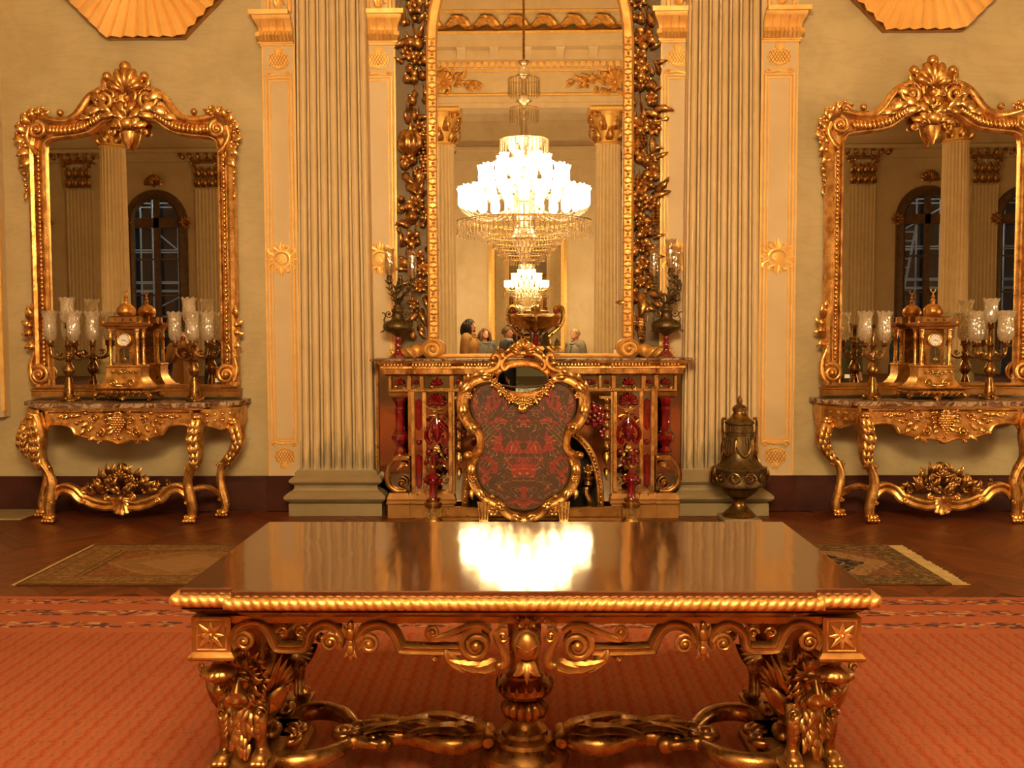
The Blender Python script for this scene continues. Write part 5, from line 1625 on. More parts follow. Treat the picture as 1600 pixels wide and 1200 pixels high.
# oval frame and glass
oc = sp(816, 593)
oval = [(oc[0] + 44 * sk * cos(a), oc[1] + 25 * sk * sin(a)) for a in [2 * pi * k / 40 for k in range(40)]]
b.sweep(oval, PR(5.5 * sk), SD, True)
b3.shell(s3(818, 553, .01), 20 * sk, 9, .25, pi - .25)
for da in (-.9, -.3, .3, .9): b4.leaf(s3(816, 632, .02), -pi / 2 + da, 14 * sk, 7 * sk, -da, .35, 4)
b2.shell(s3(818, 806, .01), -11 * sk, 5)
b.build('carved_frame', GOLD, screen, 45)
b2.build('frame_leaves', GOLD_B, screen, 60)
b3.build('crest', GOLD_B, screen, 60); b4.build('flower_garland', GOLD_B, screen, 60)
b = MB().prism([(oc[0] + 41 * sk * cos(a), oc[1] + 22.5 * sk * sin(a)) for a in [2 * pi * k / 32 for k in range(32)]], SD - .006, SD + .002)
b.build('oval_mirror', m_mirror('dim_oval_glass', (.16, .19, .17)), screen)
for s in (-1, 1):
    cxl = SX + s * (826.5 - 752) * sk if False else SX + s * 63 * sk
    b = MB(); z0, z1 = .001, Z(783, SD)
    b.stack([(cxl - w, cxl + w, SD - d, SD + d, z) for w, d, z in ((.038, .03, z0), (.038, .03, z0 + .03), (.033, .022, z0 + .05), (.042, .024, z1 - .06), (.05, .026, z1))])
    for q in (-1, 0, 1): b.tube([(cxl + q * .022, SD - .028, z0 + .06), (cxl + q * .03, SD - .03, z1)], .007, 6)
    b.build('leg', GOLD_B, screen, 30)
    b = MB(); b.box(cxl - .02, cxl + .02, SD, SD + .22, z0, z0 + .03, .006); b.build('foot_runner', GOLD_T, screen)

# ------------------------------------------------------------------ candelabra and tazza on the mantel shelf
def tulip(b, c, r, h, n=16):
    """open glass shade with a crimped rim; c is the foot"""
    prof = [(.35, 0), (.62, .04), (.86, .16), (.92, .35), (.88, .55), (.84, .72), (.92, .88), (1.08, .97), (1.14, 1.0), (1.05, .97), (.88, .86), (.80, .70), (.84, .4), (.78, .18), (.3, .05)]
    vs, fs = [], []
    for i, (q, z) in enumerate(prof):
        for k in range(n):
            a = 2 * pi * k / n
            zz = z + (.035 * cos(a * n / 2) if z > .85 else 0)
            vs.append((c[0] + r * q * cos(a), c[1] + r * q * sin(a), c[2] + h * zz))
    m = len(prof)
    for i in range(m - 1):
        for k in range(n): fs.append((i * n + k, i * n + (k + 1) % n, (i + 1) * n + (k + 1) % n, (i + 1) * n + k))
    return b.add(vs, fs)
CD = 8.16
def mantel_candelabrum(px0, label, branches, dots):
    ck = CD / FPX
    cx = X(px0, CD, 540); z = lambda py: Z(py, CD)
    t = thing('candelabrum', label, 'candelabrum', (cx, CD, ZSH + .001), 'bronze candelabra on the mantel shelf')
    zb0 = ZSH + .001
    b = MB().lathe([(12 * ck, zb0), (12 * ck, zb0 + .01), (9 * ck, z(553)), (5 * ck, z(549)), (4 * ck, z(545)), (5.5 * ck, z(542)), (5.5 * ck, z(537)), (3.6 * ck, z(534)), (5 * ck, z(531)), (4.6 * ck, z(527)), (3.6 * ck, z(524))], (cx, CD, 0), 16); b.build('ruby_foot', RUBY, t, 40)
    b = MB().box(cx - 13 * ck, cx + 13 * ck, CD - 13 * ck, CD + 13 * ck, zb0, zb0 + .008); b.build('base_plate', BRONZE, t)
    b = MB().lathe([(3.6 * ck, z(526)), (7 * ck, z(522)), (17 * ck, z(518)), (22 * ck, z(515)), (23 * ck, z(510)), (22 * ck, z(505)), (17 * ck, z(501.5)), (10.5 * ck, z(499)), (8.5 * ck, z(494)), (8 * ck, z(489)), (10 * ck, z(486)), (10 * ck, z(483)), (7 * ck, z(481)), (6 * ck, z(476)), (0, z(475))], (cx, CD, 0), 28, 28, .05, zlo=z(520), zhi=z(502))
    b.build('urn', BRONZE, t, 60)
    for s in (-1, 1):
        b = MB()
        b.scroll((cx + s * 13.5 * ck, CD - .02, z(490)), 6 * ck, 1.5, 0 if s < 0 else pi, s, 1.1 * ck, 6)
        pp = cr([(cx + s * a * ck, CD - .02, z(py)) for a, py in ((20, 503), (21, 499), (19, 494), (20, 489), (24, 488))], 4); b.tube(pp, 1.1 * ck, 6)
        b.build('handle', BRONZE, t); b = MB()
        b.leaf((cx + s * 21 * ck, CD - .02, z(516)), -.4 if s > 0 else pi + .4, 7 * ck, 3 * ck)
        b.build('bowl_leaf', BRONZE, t)
    for k, (pts, shade) in enumerate(branches):
        b = MB(); pp = cr([(cx + (px - px0) * ck, CD - dy, z(py)) for px, py, dy in pts], 5)
        b.tube(pp, [2.6 * ck * (1 - .4 * i / len(pp)) for i in range(len(pp))], 6)
        for i in range(3, len(pp) - 2, 3):
            a = atan2(pp[i + 1].z - pp[i].z, pp[i + 1].x - pp[i].x)
            for sd in (-1, 1): b.leaf(tuple(pp[i]), a + sd * .5, 11 * ck, 4 * ck, sd * .35, .3, 4)
        e = pp[-1]
        b.lathe([(1.5 * ck, -.03), (4 * ck, -.02), (3.4 * ck, 0), (4.6 * ck, .012), (3.5 * ck, .03), (4.2 * ck, .034)], tuple(e), 12)
        br = b.build('branch', BRONZE, t, 60)
        if shade:
            b = MB(); tulip(b, (e.x, e.y, e.z + .03), 8.2 * ck, shade * ck); b.build('glass_shade', GLASS, br, 60)
            b = MB().lathe([(1.4 * ck, e.z + .03), (1.4 * ck, e.z + .13), (0, e.z + .135)], (e.x, e.y, 0), 8); b.build('candle', CANDLE, br)
        else:
            b = MB().ball((e.x, e.y, e.z + .04), 3 * ck, 7, 5, 1, 1, 1.6); b.build('bud', BRONZE, br)
    return t
mantel_candelabrum(622, 'bronze candelabrum on the mantel shelf with two glass shades and leafy branches',
    [(((622, 479, 0), (618, 465, .02), (612, 450, .03), (610, 436, .02)), 42), (((622, 478, 0), (630, 464, .05), (642, 452, .08), (647, 441, .08)), 44),
     (((622, 478, 0), (620, 462, -.04), (618, 448, -.08), (624, 440, -.10)), 0)], 0)
mantel_candelabrum(1041, 'bronze candelabrum on the mantel shelf with three glass shades and bare budding branches',
    [(((1041, 479, 0), (1032, 468, .05), (1022, 452, .08), (1020, 440, .08)), 44), (((1041, 478, 0), (1044, 460, .02), (1047, 440, .03), (1047, 426, .02)), 44),
     (((1041, 478, 0), (1050, 466, 0), (1056, 452, -.04), (1057, 437, -.06)), 44), (((1041, 477, 0), (1050, 472, .03), (1056, 466, .05)), 0), (((1041, 476, 0), (1051, 462, .06), (1059, 450, .07)), 0)], 0)
TD = 8.19
tk = TD / FPX
tx = X(837, TD, 520); tz = lambda py: Z(py, TD)
taz = thing('tazza', 'bronze and ruby glass tazza with curled handles on the middle of the mantel shelf', 'tazza', (tx, TD, ZSH + .001))
b = MB().lathe([(22 * tk, ZSH + .001), (22 * tk, ZSH + .012), (14 * tk, ZSH + .03), (6 * tk, ZSH + .06), (4 * tk, tz(535)), (6 * tk, tz(530)), (4 * tk, tz(524)), (5 * tk, tz(516))], (tx, TD, 0), 16)
b.build('ruby_stem', RUBY, taz, 40)
b = MB()
for k in range(4):
    a = pi / 4 + k * pi / 2
    b.tube(cr([(tx + cos(a) * r * tk, TD + sin(a) * r * tk, tz(py)) for r, py in ((20, 553), (24, 546), (16, 538), (9, 528), (12, 519), (22, 514))], 5), .012, 6)
b.build('legs', BRONZE, taz)
b = MB().lathe([(6 * tk, tz(517)), (22 * tk, tz(514)), (32 * tk, tz(508)), (36 * tk, tz(500)), (38 * tk, tz(496)), (40 * tk, tz(495)), (40 * tk, tz(492)), (36 * tk, tz(491)), (30 * tk, tz(492)), (20 * tk, tz(490)), (19 * tk, tz(486)), (8 * tk, tz(484)), (7 * tk, tz(480)), (0, tz(477))], (tx, TD, 0), 40, 36, .05, zlo=tz(513), zhi=tz(497))
b.build('bowl', BRASS, taz, 50)
for s in (-1, 1):
    b = MB()
    pp = cr([(tx + s * a * tk, TD - .01, tz(py)) for a, py in ((20, 526), (34, 515), (42, 504), (44, 492), (42, 482), (36, 478), (31, 482), (33, 488))], 5)
    b.tube(pp, [.014] * len(pp), 7)
    b.leaf((tx + s * 36 * tk, TD - .02, tz(512)), pi / 2 + s * .5, 16 * tk, 7 * tk, s * .6)
    b.leaf((tx + s * 34 * tk, TD - .02, tz(508)), 0 if s > 0 else pi, 8 * tk, 5 * tk)
    pp = cr([(tx + s * a * tk, TD - .03, tz(py)) for a, py in ((26, 520), (22, 530), (24, 542), (31, 548), (34, 543))], 5)
    b.tube(pp, .007, 6); b.flower((tx + s * 34 * tk, TD - .04, tz(545)), 5 * tk, 5)
    b.build('handle', BRASS, taz)
b = MB(); b.tube(cr([(tx, TD - a * tk, tz(py)) for a, py in ((26, 516), (38, 506), (42, 494), (38, 484))], 4), 3 * tk, 6); b.shell((tx, TD - 34 * tk, tz(487)), 8 * tk, 7)
b.build('front_strap', BRASS, taz)
for s in (-1, 1):
    b = MB(); b.ball((tx + s * 34 * tk, TD - .02, tz(486)), 4 * tk, 9, 6); b.build('ruby_bead', RUBY, taz)

# ------------------------------------------------------------------ bronze urn on a stone block, right of the fireplace
UD = 7.93
uk = UD / FPX
ux = X(1155, UD, 720); uz = lambda py: Z(py, UD)
blk = MB().box(X(1128, UD), X(1186, UD), UD - .15, UD + .15, .001, uz(806.5), .006)
blk = blk.build('stone_block', PLINTH, None); tag(blk, 'low cream stone block under the bronze urn', 'plinth')
ub = uz(806.5) + .0015
urn = thing('bronze_urn', 'dark bronze lidded urn with medallions and swags standing before a fluted pilaster', 'urn', (ux, UD, ub))
b = MB().lathe([(25 * uk, ub), (26 * uk, ub + .012), (24 * uk, uz(802)), (22 * uk, uz(800)), (17 * uk, uz(796)), (11 * uk, uz(790)), (9.5 * uk, uz(784)), (11 * uk, uz(780)), (13 * uk, uz(778))], (ux, UD, 0), 30, 12, .10, zlo=uz(799), zhi=uz(785)); b.build('foot', UBRONZE, urn, 60)
b = MB().lathe([(12 * uk, uz(778)), (22 * uk, uz(772)), (29 * uk, uz(765)), (31 * uk, uz(760)), (40 * uk, uz(758)), (41 * uk, uz(755)), (39 * uk, uz(750)), (39 * uk, uz(737)), (41 * uk, uz(733)), (41 * uk, uz(730)), (36 * uk, uz(728)), (31 * uk, uz(722)), (25 * uk, uz(716)), (24 * uk, uz(705)), (22 * uk, uz(690)), (21 * uk, uz(680)), (23 * uk, uz(679)), (23 * uk, uz(676)), (20.5 * uk, uz(675)), (20.5 * uk, uz(664)), (23 * uk, uz(662)), (23 * uk, uz(659))], (ux, UD, 0), 40)
b.build('body', BRONZE, urn, 40)
b = MB().lathe([(23 * uk, uz(659)), (20 * uk, uz(657)), (14 * uk, uz(652)), (10 * uk, uz(646)), (10 * uk, uz(643)), (11.5 * uk, uz(642)), (11.5 * uk, uz(638)), (8 * uk, uz(634)), (3 * uk, uz(632)), (3.5 * uk, uz(630)), (4.5 * uk, uz(627)), (2.5 * uk, uz(622)), (0, uz(618))], (ux, UD, 0), 26); b.build('lid', UBRONZE, urn, 40)
b = MB()
for k in range(10):
    a = 2 * pi * k / 10
    b.M = Matrix.Translation((ux, UD, uz(743.5))) @ Matrix.Rotation(a + .25, 4, 'Z')
    b.tube([(8.5 * uk * cos(q), -39.5 * uk, 8 * uk * sin(q)) for q in [2 * pi * j / 14 for j in range(14)]], .006, 5, True)
    b.flower((0, -39.5 * uk, 0), 6 * uk, 6, 0, .2)
b.M = None
b.build('medallions', UBRONZE, urn)
b = MB()
for k in range(6):
    a = 2 * pi * (k + .1) / 6
    b.M = Matrix.Translation((ux, UD, 0)) @ Matrix.Rotation(a, 4, 'Z')
    arc = lambda an, rr, py: (rr * uk * sin(an), -rr * uk * cos(an), uz(py))
    b.tube(cr([arc(an, 25.5, py) for an, py in ((-.52, 688), (-.35, 704), (0, 711), (.35, 704), (.52, 688))], 4), [.006 + .006 * sin(pi * i / 16) for i in range(17)], 6)
    b.leaf(arc(.52, 26, 686), -pi / 2, 34 * uk, 6 * uk, 0, .1)
    b.ball(arc(.52, 26, 684), 2.2 * uk, 7, 5)
b.M = None
for k in range(30):
    a = 2 * pi * k / 30
    b.box(ux + 20.7 * uk * cos(a) - .003, ux + 20.7 * uk * cos(a) + .003, UD + 20.7 * uk * sin(a) - .003, UD + 20.7 * uk * sin(a) + .003, uz(674), uz(665))
    b.tube([(ux + 21.8 * uk * cos(a), UD + 21.8 * uk * sin(a), uz(682)), (ux + 24.5 * uk * cos(a), UD + 24.5 * uk * sin(a), uz(705))], .0035, 4)
b.build('swags', UBRONZE, urn)
for s in (-1, 1):
    b = MB()
    pp = cr([(ux + s * a * uk, UD + .0, uz(py)) for a, py in ((21, 655), (26, 655), (27, 668), (25, 700), (29, 718), (36, 730), (42, 735))], 5)
    b.tube(pp, [.012] * len(pp), 6)
    b.tube(cr([(ux + s * a * uk, UD, uz(py)) for a, py in ((38, 752), (44, 752), (45, 740), (42, 730))], 5), .014, 6)
    b.leaf((ux + s * 41 * uk, UD - .05, uz(748)), pi / 2, 20 * uk, 8 * uk)
    b.build('handle', UBRONZE, urn)
# ------------------------------------------------------------------ console tables, pier mirrors and what stands on them
KD = 7.90
CXL = X(210, 8.2, 700); CXR = X(1451, 8.2, 700)
kk = KD / FPX
def build_console(label):
    t = thing('console_table', label, 'console table', (CXL, 8.2, 0), 'gilt console tables')
    ztop = .962
    o = [(-.92, 8.43), (-.92, 8.24), (-.89, 8.15), (-.80, 8.06), (-.72, 8.00), (-.70, 7.90), (-.62, 7.86), (-.48, 7.875), (-.30, 7.85), (-.12, 7.835), (0, 7.83)]
    pts = [(CXL + a, d) for a, d in o] + [(CXL - a, d) for a, d in o[-2::-1]]
    b = MB(); plan(b, pts, ztop - .035, ztop, .006); b.build('marble_top', BRECCIA, t, 30)
    c2 = [(CXL + (p[0] - CXL) * .965, p[1] + .022) for p in pts]
    b = MB(); plan(b, c2, ztop - .055, ztop - .0352); b.build('top_moulding', GOLD_T, t)
    K = lambda px, py, d=KD: (CXL + (px - 210) * d / FPX, Z(py, d, 210))
    K3 = lambda px, py, d=KD: (CXL + (px - 210) * d / FPX, d, Z(py, d, 210))
    zt = ztop - .055
    # carved apron: shaped lower edge
    lowh = [(92, 676), (97, 668), (106, 664), (122, 664), (134, 668), (140, 677), (147, 680), (160, 684), (176, 688), (190, 687), (200, 690), (210, 694)]
    lo = cr([K(*p) for p in lowh], 4)
    out = [(lo[0].x, zt)] + [tuple(p) for p in lo] + [(2 * CXL - p.x, p.y) for p in lo[-2::-1]] + [(2 * CXL - lo[0].x, zt)]
    b = MB().prism(out, KD, KD + .03, .004)
    edge = [tuple(p) for p in lo] + [(2 * CXL - p.x, p.y) for p in lo[-2::-1]]
    b.sweep(edge, [(-.010, -.02), (-.010, .008), (0, .014), (.010, .008), (.010, -.02)], KD)
    b.sweep([(lo[0].x + .03, zt - .02), (2 * CXL - lo[0].x - .03, zt - .02)], [(-.008, 0), (0, .010), (.008, 0)], KD)
    for s in (-1, 1):                            # side aprons run back to the wall
        q = [(0, zt), (1, zt), (1, zt - .10), (.8, zt - .15), (.5, zt - .175), (.2, zt - .14), (0, zt - .11)]
        tmp = MB().prism([(a, c) for a, c in q], -.012, .012)
        b.add([(CXL + s * (.66 + .22 * p[0] + p[1] * .7), 7.91 + .28 * p[0] - p[1] * .5, p[2]) for p in tmp.v], tmp.f)
        tmp = MB().prism([(a, c) for a, c in q], -.012, .012)
        b.add([(CXL + s * (.88 + p[1]), 8.19 + .22 * p[0], p[2]) for p in tmp.v], tmp.f)
        for i in range(4):
            for j in range(2): b.ball((CXL + s * (.70 + .045 * i), 7.945 + .057 * i, zt - .045 - .05 * j), .016, 7, 5)
    b.build('apron', GOLD, t, 40)
    b = MB()
    for s in (-1, 1):
        f = (lambda px: px) if s < 0 else (lambda px: 420 - px)
        A_ = (lambda a: a) if s < 0 else (lambda a: pi - a)
        Y3 = lambda px, py, dy=.004: (K3(f(px), py)[0], KD - dy, K3(f(px), py)[2])
        b.scroll(Y3(141, 678), 3.5 * kk, 1.2, A_(0), -s, 1.3 * kk, 6); b.scroll(Y3(181, 676, .01), 8 * kk, 1.4, A_(pi / 2), s, 2.4 * kk, 7)
        b.scroll(Y3(172, 653, .01), 7 * kk, 1.3, A_(-pi / 2), s, 2.2 * kk, 7); b.scroll(Y3(190, 655, .01), 6 * kk, 1.3, A_(0), -s, 2 * kk)
        b.scroll(Y3(232 - 52, 690, .006), 4 * kk, 1.1, A_(pi), -s, 1.6 * kk)
        for px, py, r in ((158, 645, 4), (150, 657, 3.4), (163, 672, 3.5), (140, 650, 2.6), (128, 648, 3)): b.ball(Y3(px, py, .012), r * kk, 8, 6)
        for px, py, a, L in ((150, 650, 2.9, 14), (140, 652, 2.6, 12), (132, 650, 3.3, 12), (124, 650, 3.0, 12), (160, 660, 3.6, 13), (168, 664, 4.0, 12), (155, 670, 3.9, 12), (172, 683, 3.4, 14), (146, 664, 2.2, 10)):
            b.leaf(Y3(px, py), A_(a), L * kk, L * .5 * kk, (.6 if s < 0 else -.6), .35, 5)
        b.flower(Y3(124, 650, .01), 4.5 * kk, 5); b.flower(Y3(165, 655, .012), 5 * kk, 6)
        for k in range(5):
            b.leaf(Y3(200, 648 + 6 * k), A_(pi - .3 + .25 * k), 12 * kk, 6 * kk, .4)
    b.grapes((CXL, KD - .012, K3(210, 652)[2]), 26 * kk, 28 * kk, 2.6 * kk)
    b.shell((CXL, KD - .01, K3(210, 684)[2]), -12 * kk, 7); b.shell((CXL, KD - .01, K3(210, 650)[2]), 9 * kk, 7)
    b.build('apron_carving', GOLD_B, t, 60)
    # legs
    def leg(pts, wd, d0, d1, name='leg'):
        pp = []
        n = len(pts)
        for i, (px, py) in enumerate(pts):
            d = d0 + (d1 - d0) * (i / (n - 1))
            pp.append(Vector(K3(px, py, d)))
        z0 = .0
        c = cr(pp, 5); m_ = len(c)
        ws = [w for w in cr([(w, 0) for w in wd], 5)]
        b = MB(); b.tube(c, [w[0] * kk for w in ws], 8, False, 1.1)
        b.tube([(p.x, p.y - ws[i][0] * kk * 1.0, p.z) for i, p in enumerate(c)], [max(.004, w[0] * kk * .3) for w in ws], 6)
        lg = b.build(name, GOLD, t, 50)
        e = c[-1]; s = 1 if pts[-1][0] > 210 else -1
        b = MB(); zf = .001
        b.ball((e.x, e.y - .01, zf + .037), .050, 10, 7, 1, 1.2, .75)
        for k in (-1.5, -.5, .5, 1.5):
            b.ball((e.x + k * .026, e.y - .060, zf + .0205), .0195, 8, 6, .9, 1.5, 1.05)
            b.ball((e.x + k * .024, e.y - .035, zf + .048), .020, 8, 6, .9, 1.4, 1)
        b.tube([(e.x, e.y, zf + .03), (e.x, e.y, e.z + .02)], [.034, .028], 8)
        b.build('paw_foot', GOLD_B, lg, 60)
        b = MB()
        for i in range(2, int(m_ * .45), 3):
            a = atan2(c[i + 1].z - c[i].z, c[i + 1].x - c[i].x); w = ws[i][0] * kk
            b.ball((c[i].x + s * w * .4, c[i].y - w * 1.2, c[i].z), w * .42, 7, 5)
            for sd in (-1, 1): b.leaf((c[i].x, c[i].y - w * 1.1, c[i].z), a + sd * .5, w * 2.2, w * 1.1, -sd * .6, .3, 4)
        i = int(m_ * .5)
        for sd in (-1, 1): b.scroll((c[i].x + sd * ws[i][0] * kk, c[i].y - .02, c[i].z), 4.5 * kk, 1.2, 0 if sd > 0 else pi, -sd, 1.8 * kk)
        b.ball((c[2].x, c[2].y - ws[2][0] * kk * 1.3, c[2].z), 5 * kk, 8, 6)
        b.build('leg_carving', GOLD_B, lg, 60); b = MB()
        i = int(m_ * .82); b.scroll((c[i].x - s * 5 * kk, c[i].y - .03, c[i].z), 4.5 * kk, 1.2, 0, s, 1.6 * kk)
        b.build('leg_volute', GOLD_B, lg, 60)
        return c
    fl = [(80, 646), (82, 660), (86, 682), (85, 704), (87, 720), (97, 736), (102, 755), (99, 776), (96, 796), (98, 810)]
    fw = [11, 12, 12, 10, 9, 7, 7.5, 8.5, 8, 6.5]
    bl = [(50, 655), (46, 668), (42, 684), (47, 702), (58, 716), (69, 730), (72, 750), (68, 772), (64, 788), (67, 800)]
    bw = [12, 12.5, 11, 9, 8, 6.5, 7, 8, 7.5, 6]
    for m in (0, 1):
        q = (lambda p: p) if m == 0 else (lambda p: (420 - p[0], p[1]))
        leg([q(p) for p in fl], fw, 7.86, 7.90); leg([q(p) for p in bl], bw, 8.18, 8.16)
    # stretcher with shell and carved bouquet
    b = MB(); w = 8 * kk
    for m in (0, 1):
        q = (lambda p: p) if m == 0 else (lambda p: (420 - p[0], p[1]))
        BP = [(-w, -.05), (-w, .012), (-w * .6, .02), (0, .008), (w * .6, .02), (w, .012), (w, -.05)]
        pp = cr([K(*q(p)) for p in ((101, 776), (108, 768), (120, 763), (134, 767), (144, 777), (150, 781))], 5); b.sweep(pp, BP, KD)
        pp = cr([K(*q(p)) for p in ((150, 779), (166, 786), (184, 790), (198, 789))], 5); b.sweep(pp, BP, KD)
        sgn = -1 if m == 0 else 1
        b.scroll((K(*q((151, 782)))[0], KD - .01, K(151, 782)[1]), 4.5 * kk, 1.2, 0, sgn, 2 * kk); b.scroll((K(*q((190, 777)))[0], KD - .015, K(190, 777)[1]), 5 * kk, 1.3, pi / 2, -sgn, 2.2 * kk)
        # side stretcher to the back leg
        a0, a1 = Vector(K3(*q((102, 766)), 7.9)), Vector(K3(*q((68, 775)), 8.17))
        mid = (a0 + a1) / 2 + Vector((0, 0, .05))
        b.tube(cr([a0, mid, a1], 6), .026, 7)
    b.shell((CXL, KD - .02, K(210, 779)[1]), -27 * kk, 9, .15, pi - .15)
    b.build('stretcher', GOLD, t, 45)
    b = MB(); o = [(K(150, 776)[0], 7.93), (K(150, 776)[0], 8.12), (2 * CXL - K(150, 776)[0], 8.12), (2 * CXL - K(150, 776)[0], 7.93)]
    plan(b, o, K(150, 786)[1], K(150, 780)[1]); b.build('stretcher_shelf', GOLD_T, t)
    b = MB(); rn = random.Random(8)
    BY = 7.98; B3 = lambda px, py, dy=0: (CXL + (px - 210) * BY / FPX, BY - dy, Z(py, BY, 210))
    for k in range(44):
        tt = rn.uniform(-1, 1); hgt = (1 - abs(tt)) ** .8
        px = 210 + 55 * tt; py = 775 - 42 * hgt * rn.uniform(.2, 1)
        a = pi / 2 - tt * 1.1 + rn.uniform(-.4, .4)
        b.leaf(B3(px, py, rn.uniform(0, .06)), a, 24 * kk, 12 * kk, rn.uniform(-.9, .9), .35, 6, .05)
    for px, py, r in ((232, 752, 6), (190, 760, 5), (176, 758, 4.5), (248, 764, 5), (285, 755, 3.5), (160, 766, 4), (222, 768, 5), (200, 745, 5)): b.flower(B3(px, py, .06), r * 1.4 * kk, 6); 
    for px, py in ((176, 752), (242, 750), (283, 749), (158, 758)): b.ball(B3(px, py, .07), 4 * kk, 8, 6)
    for s in (-1, 1): b.acanthus([K(210 + s * 4, 772), K(210 + s * 16, 755), K(210 + s * 12, 738)], 16 * kk, BY - .05, 0, .35, 5)
    b.ball(B3(209, 729, .03), 8 * kk, 10, 7, 1.1, .9, .85); b.shell(B3(209, 745, .06), 14 * kk, 7)
    b.build('carved_bouquet', GOLD_D, t, 60)
    return t
con_l = build_console('gilded rococo console table with a mottled marble top behind the worn tan rug')

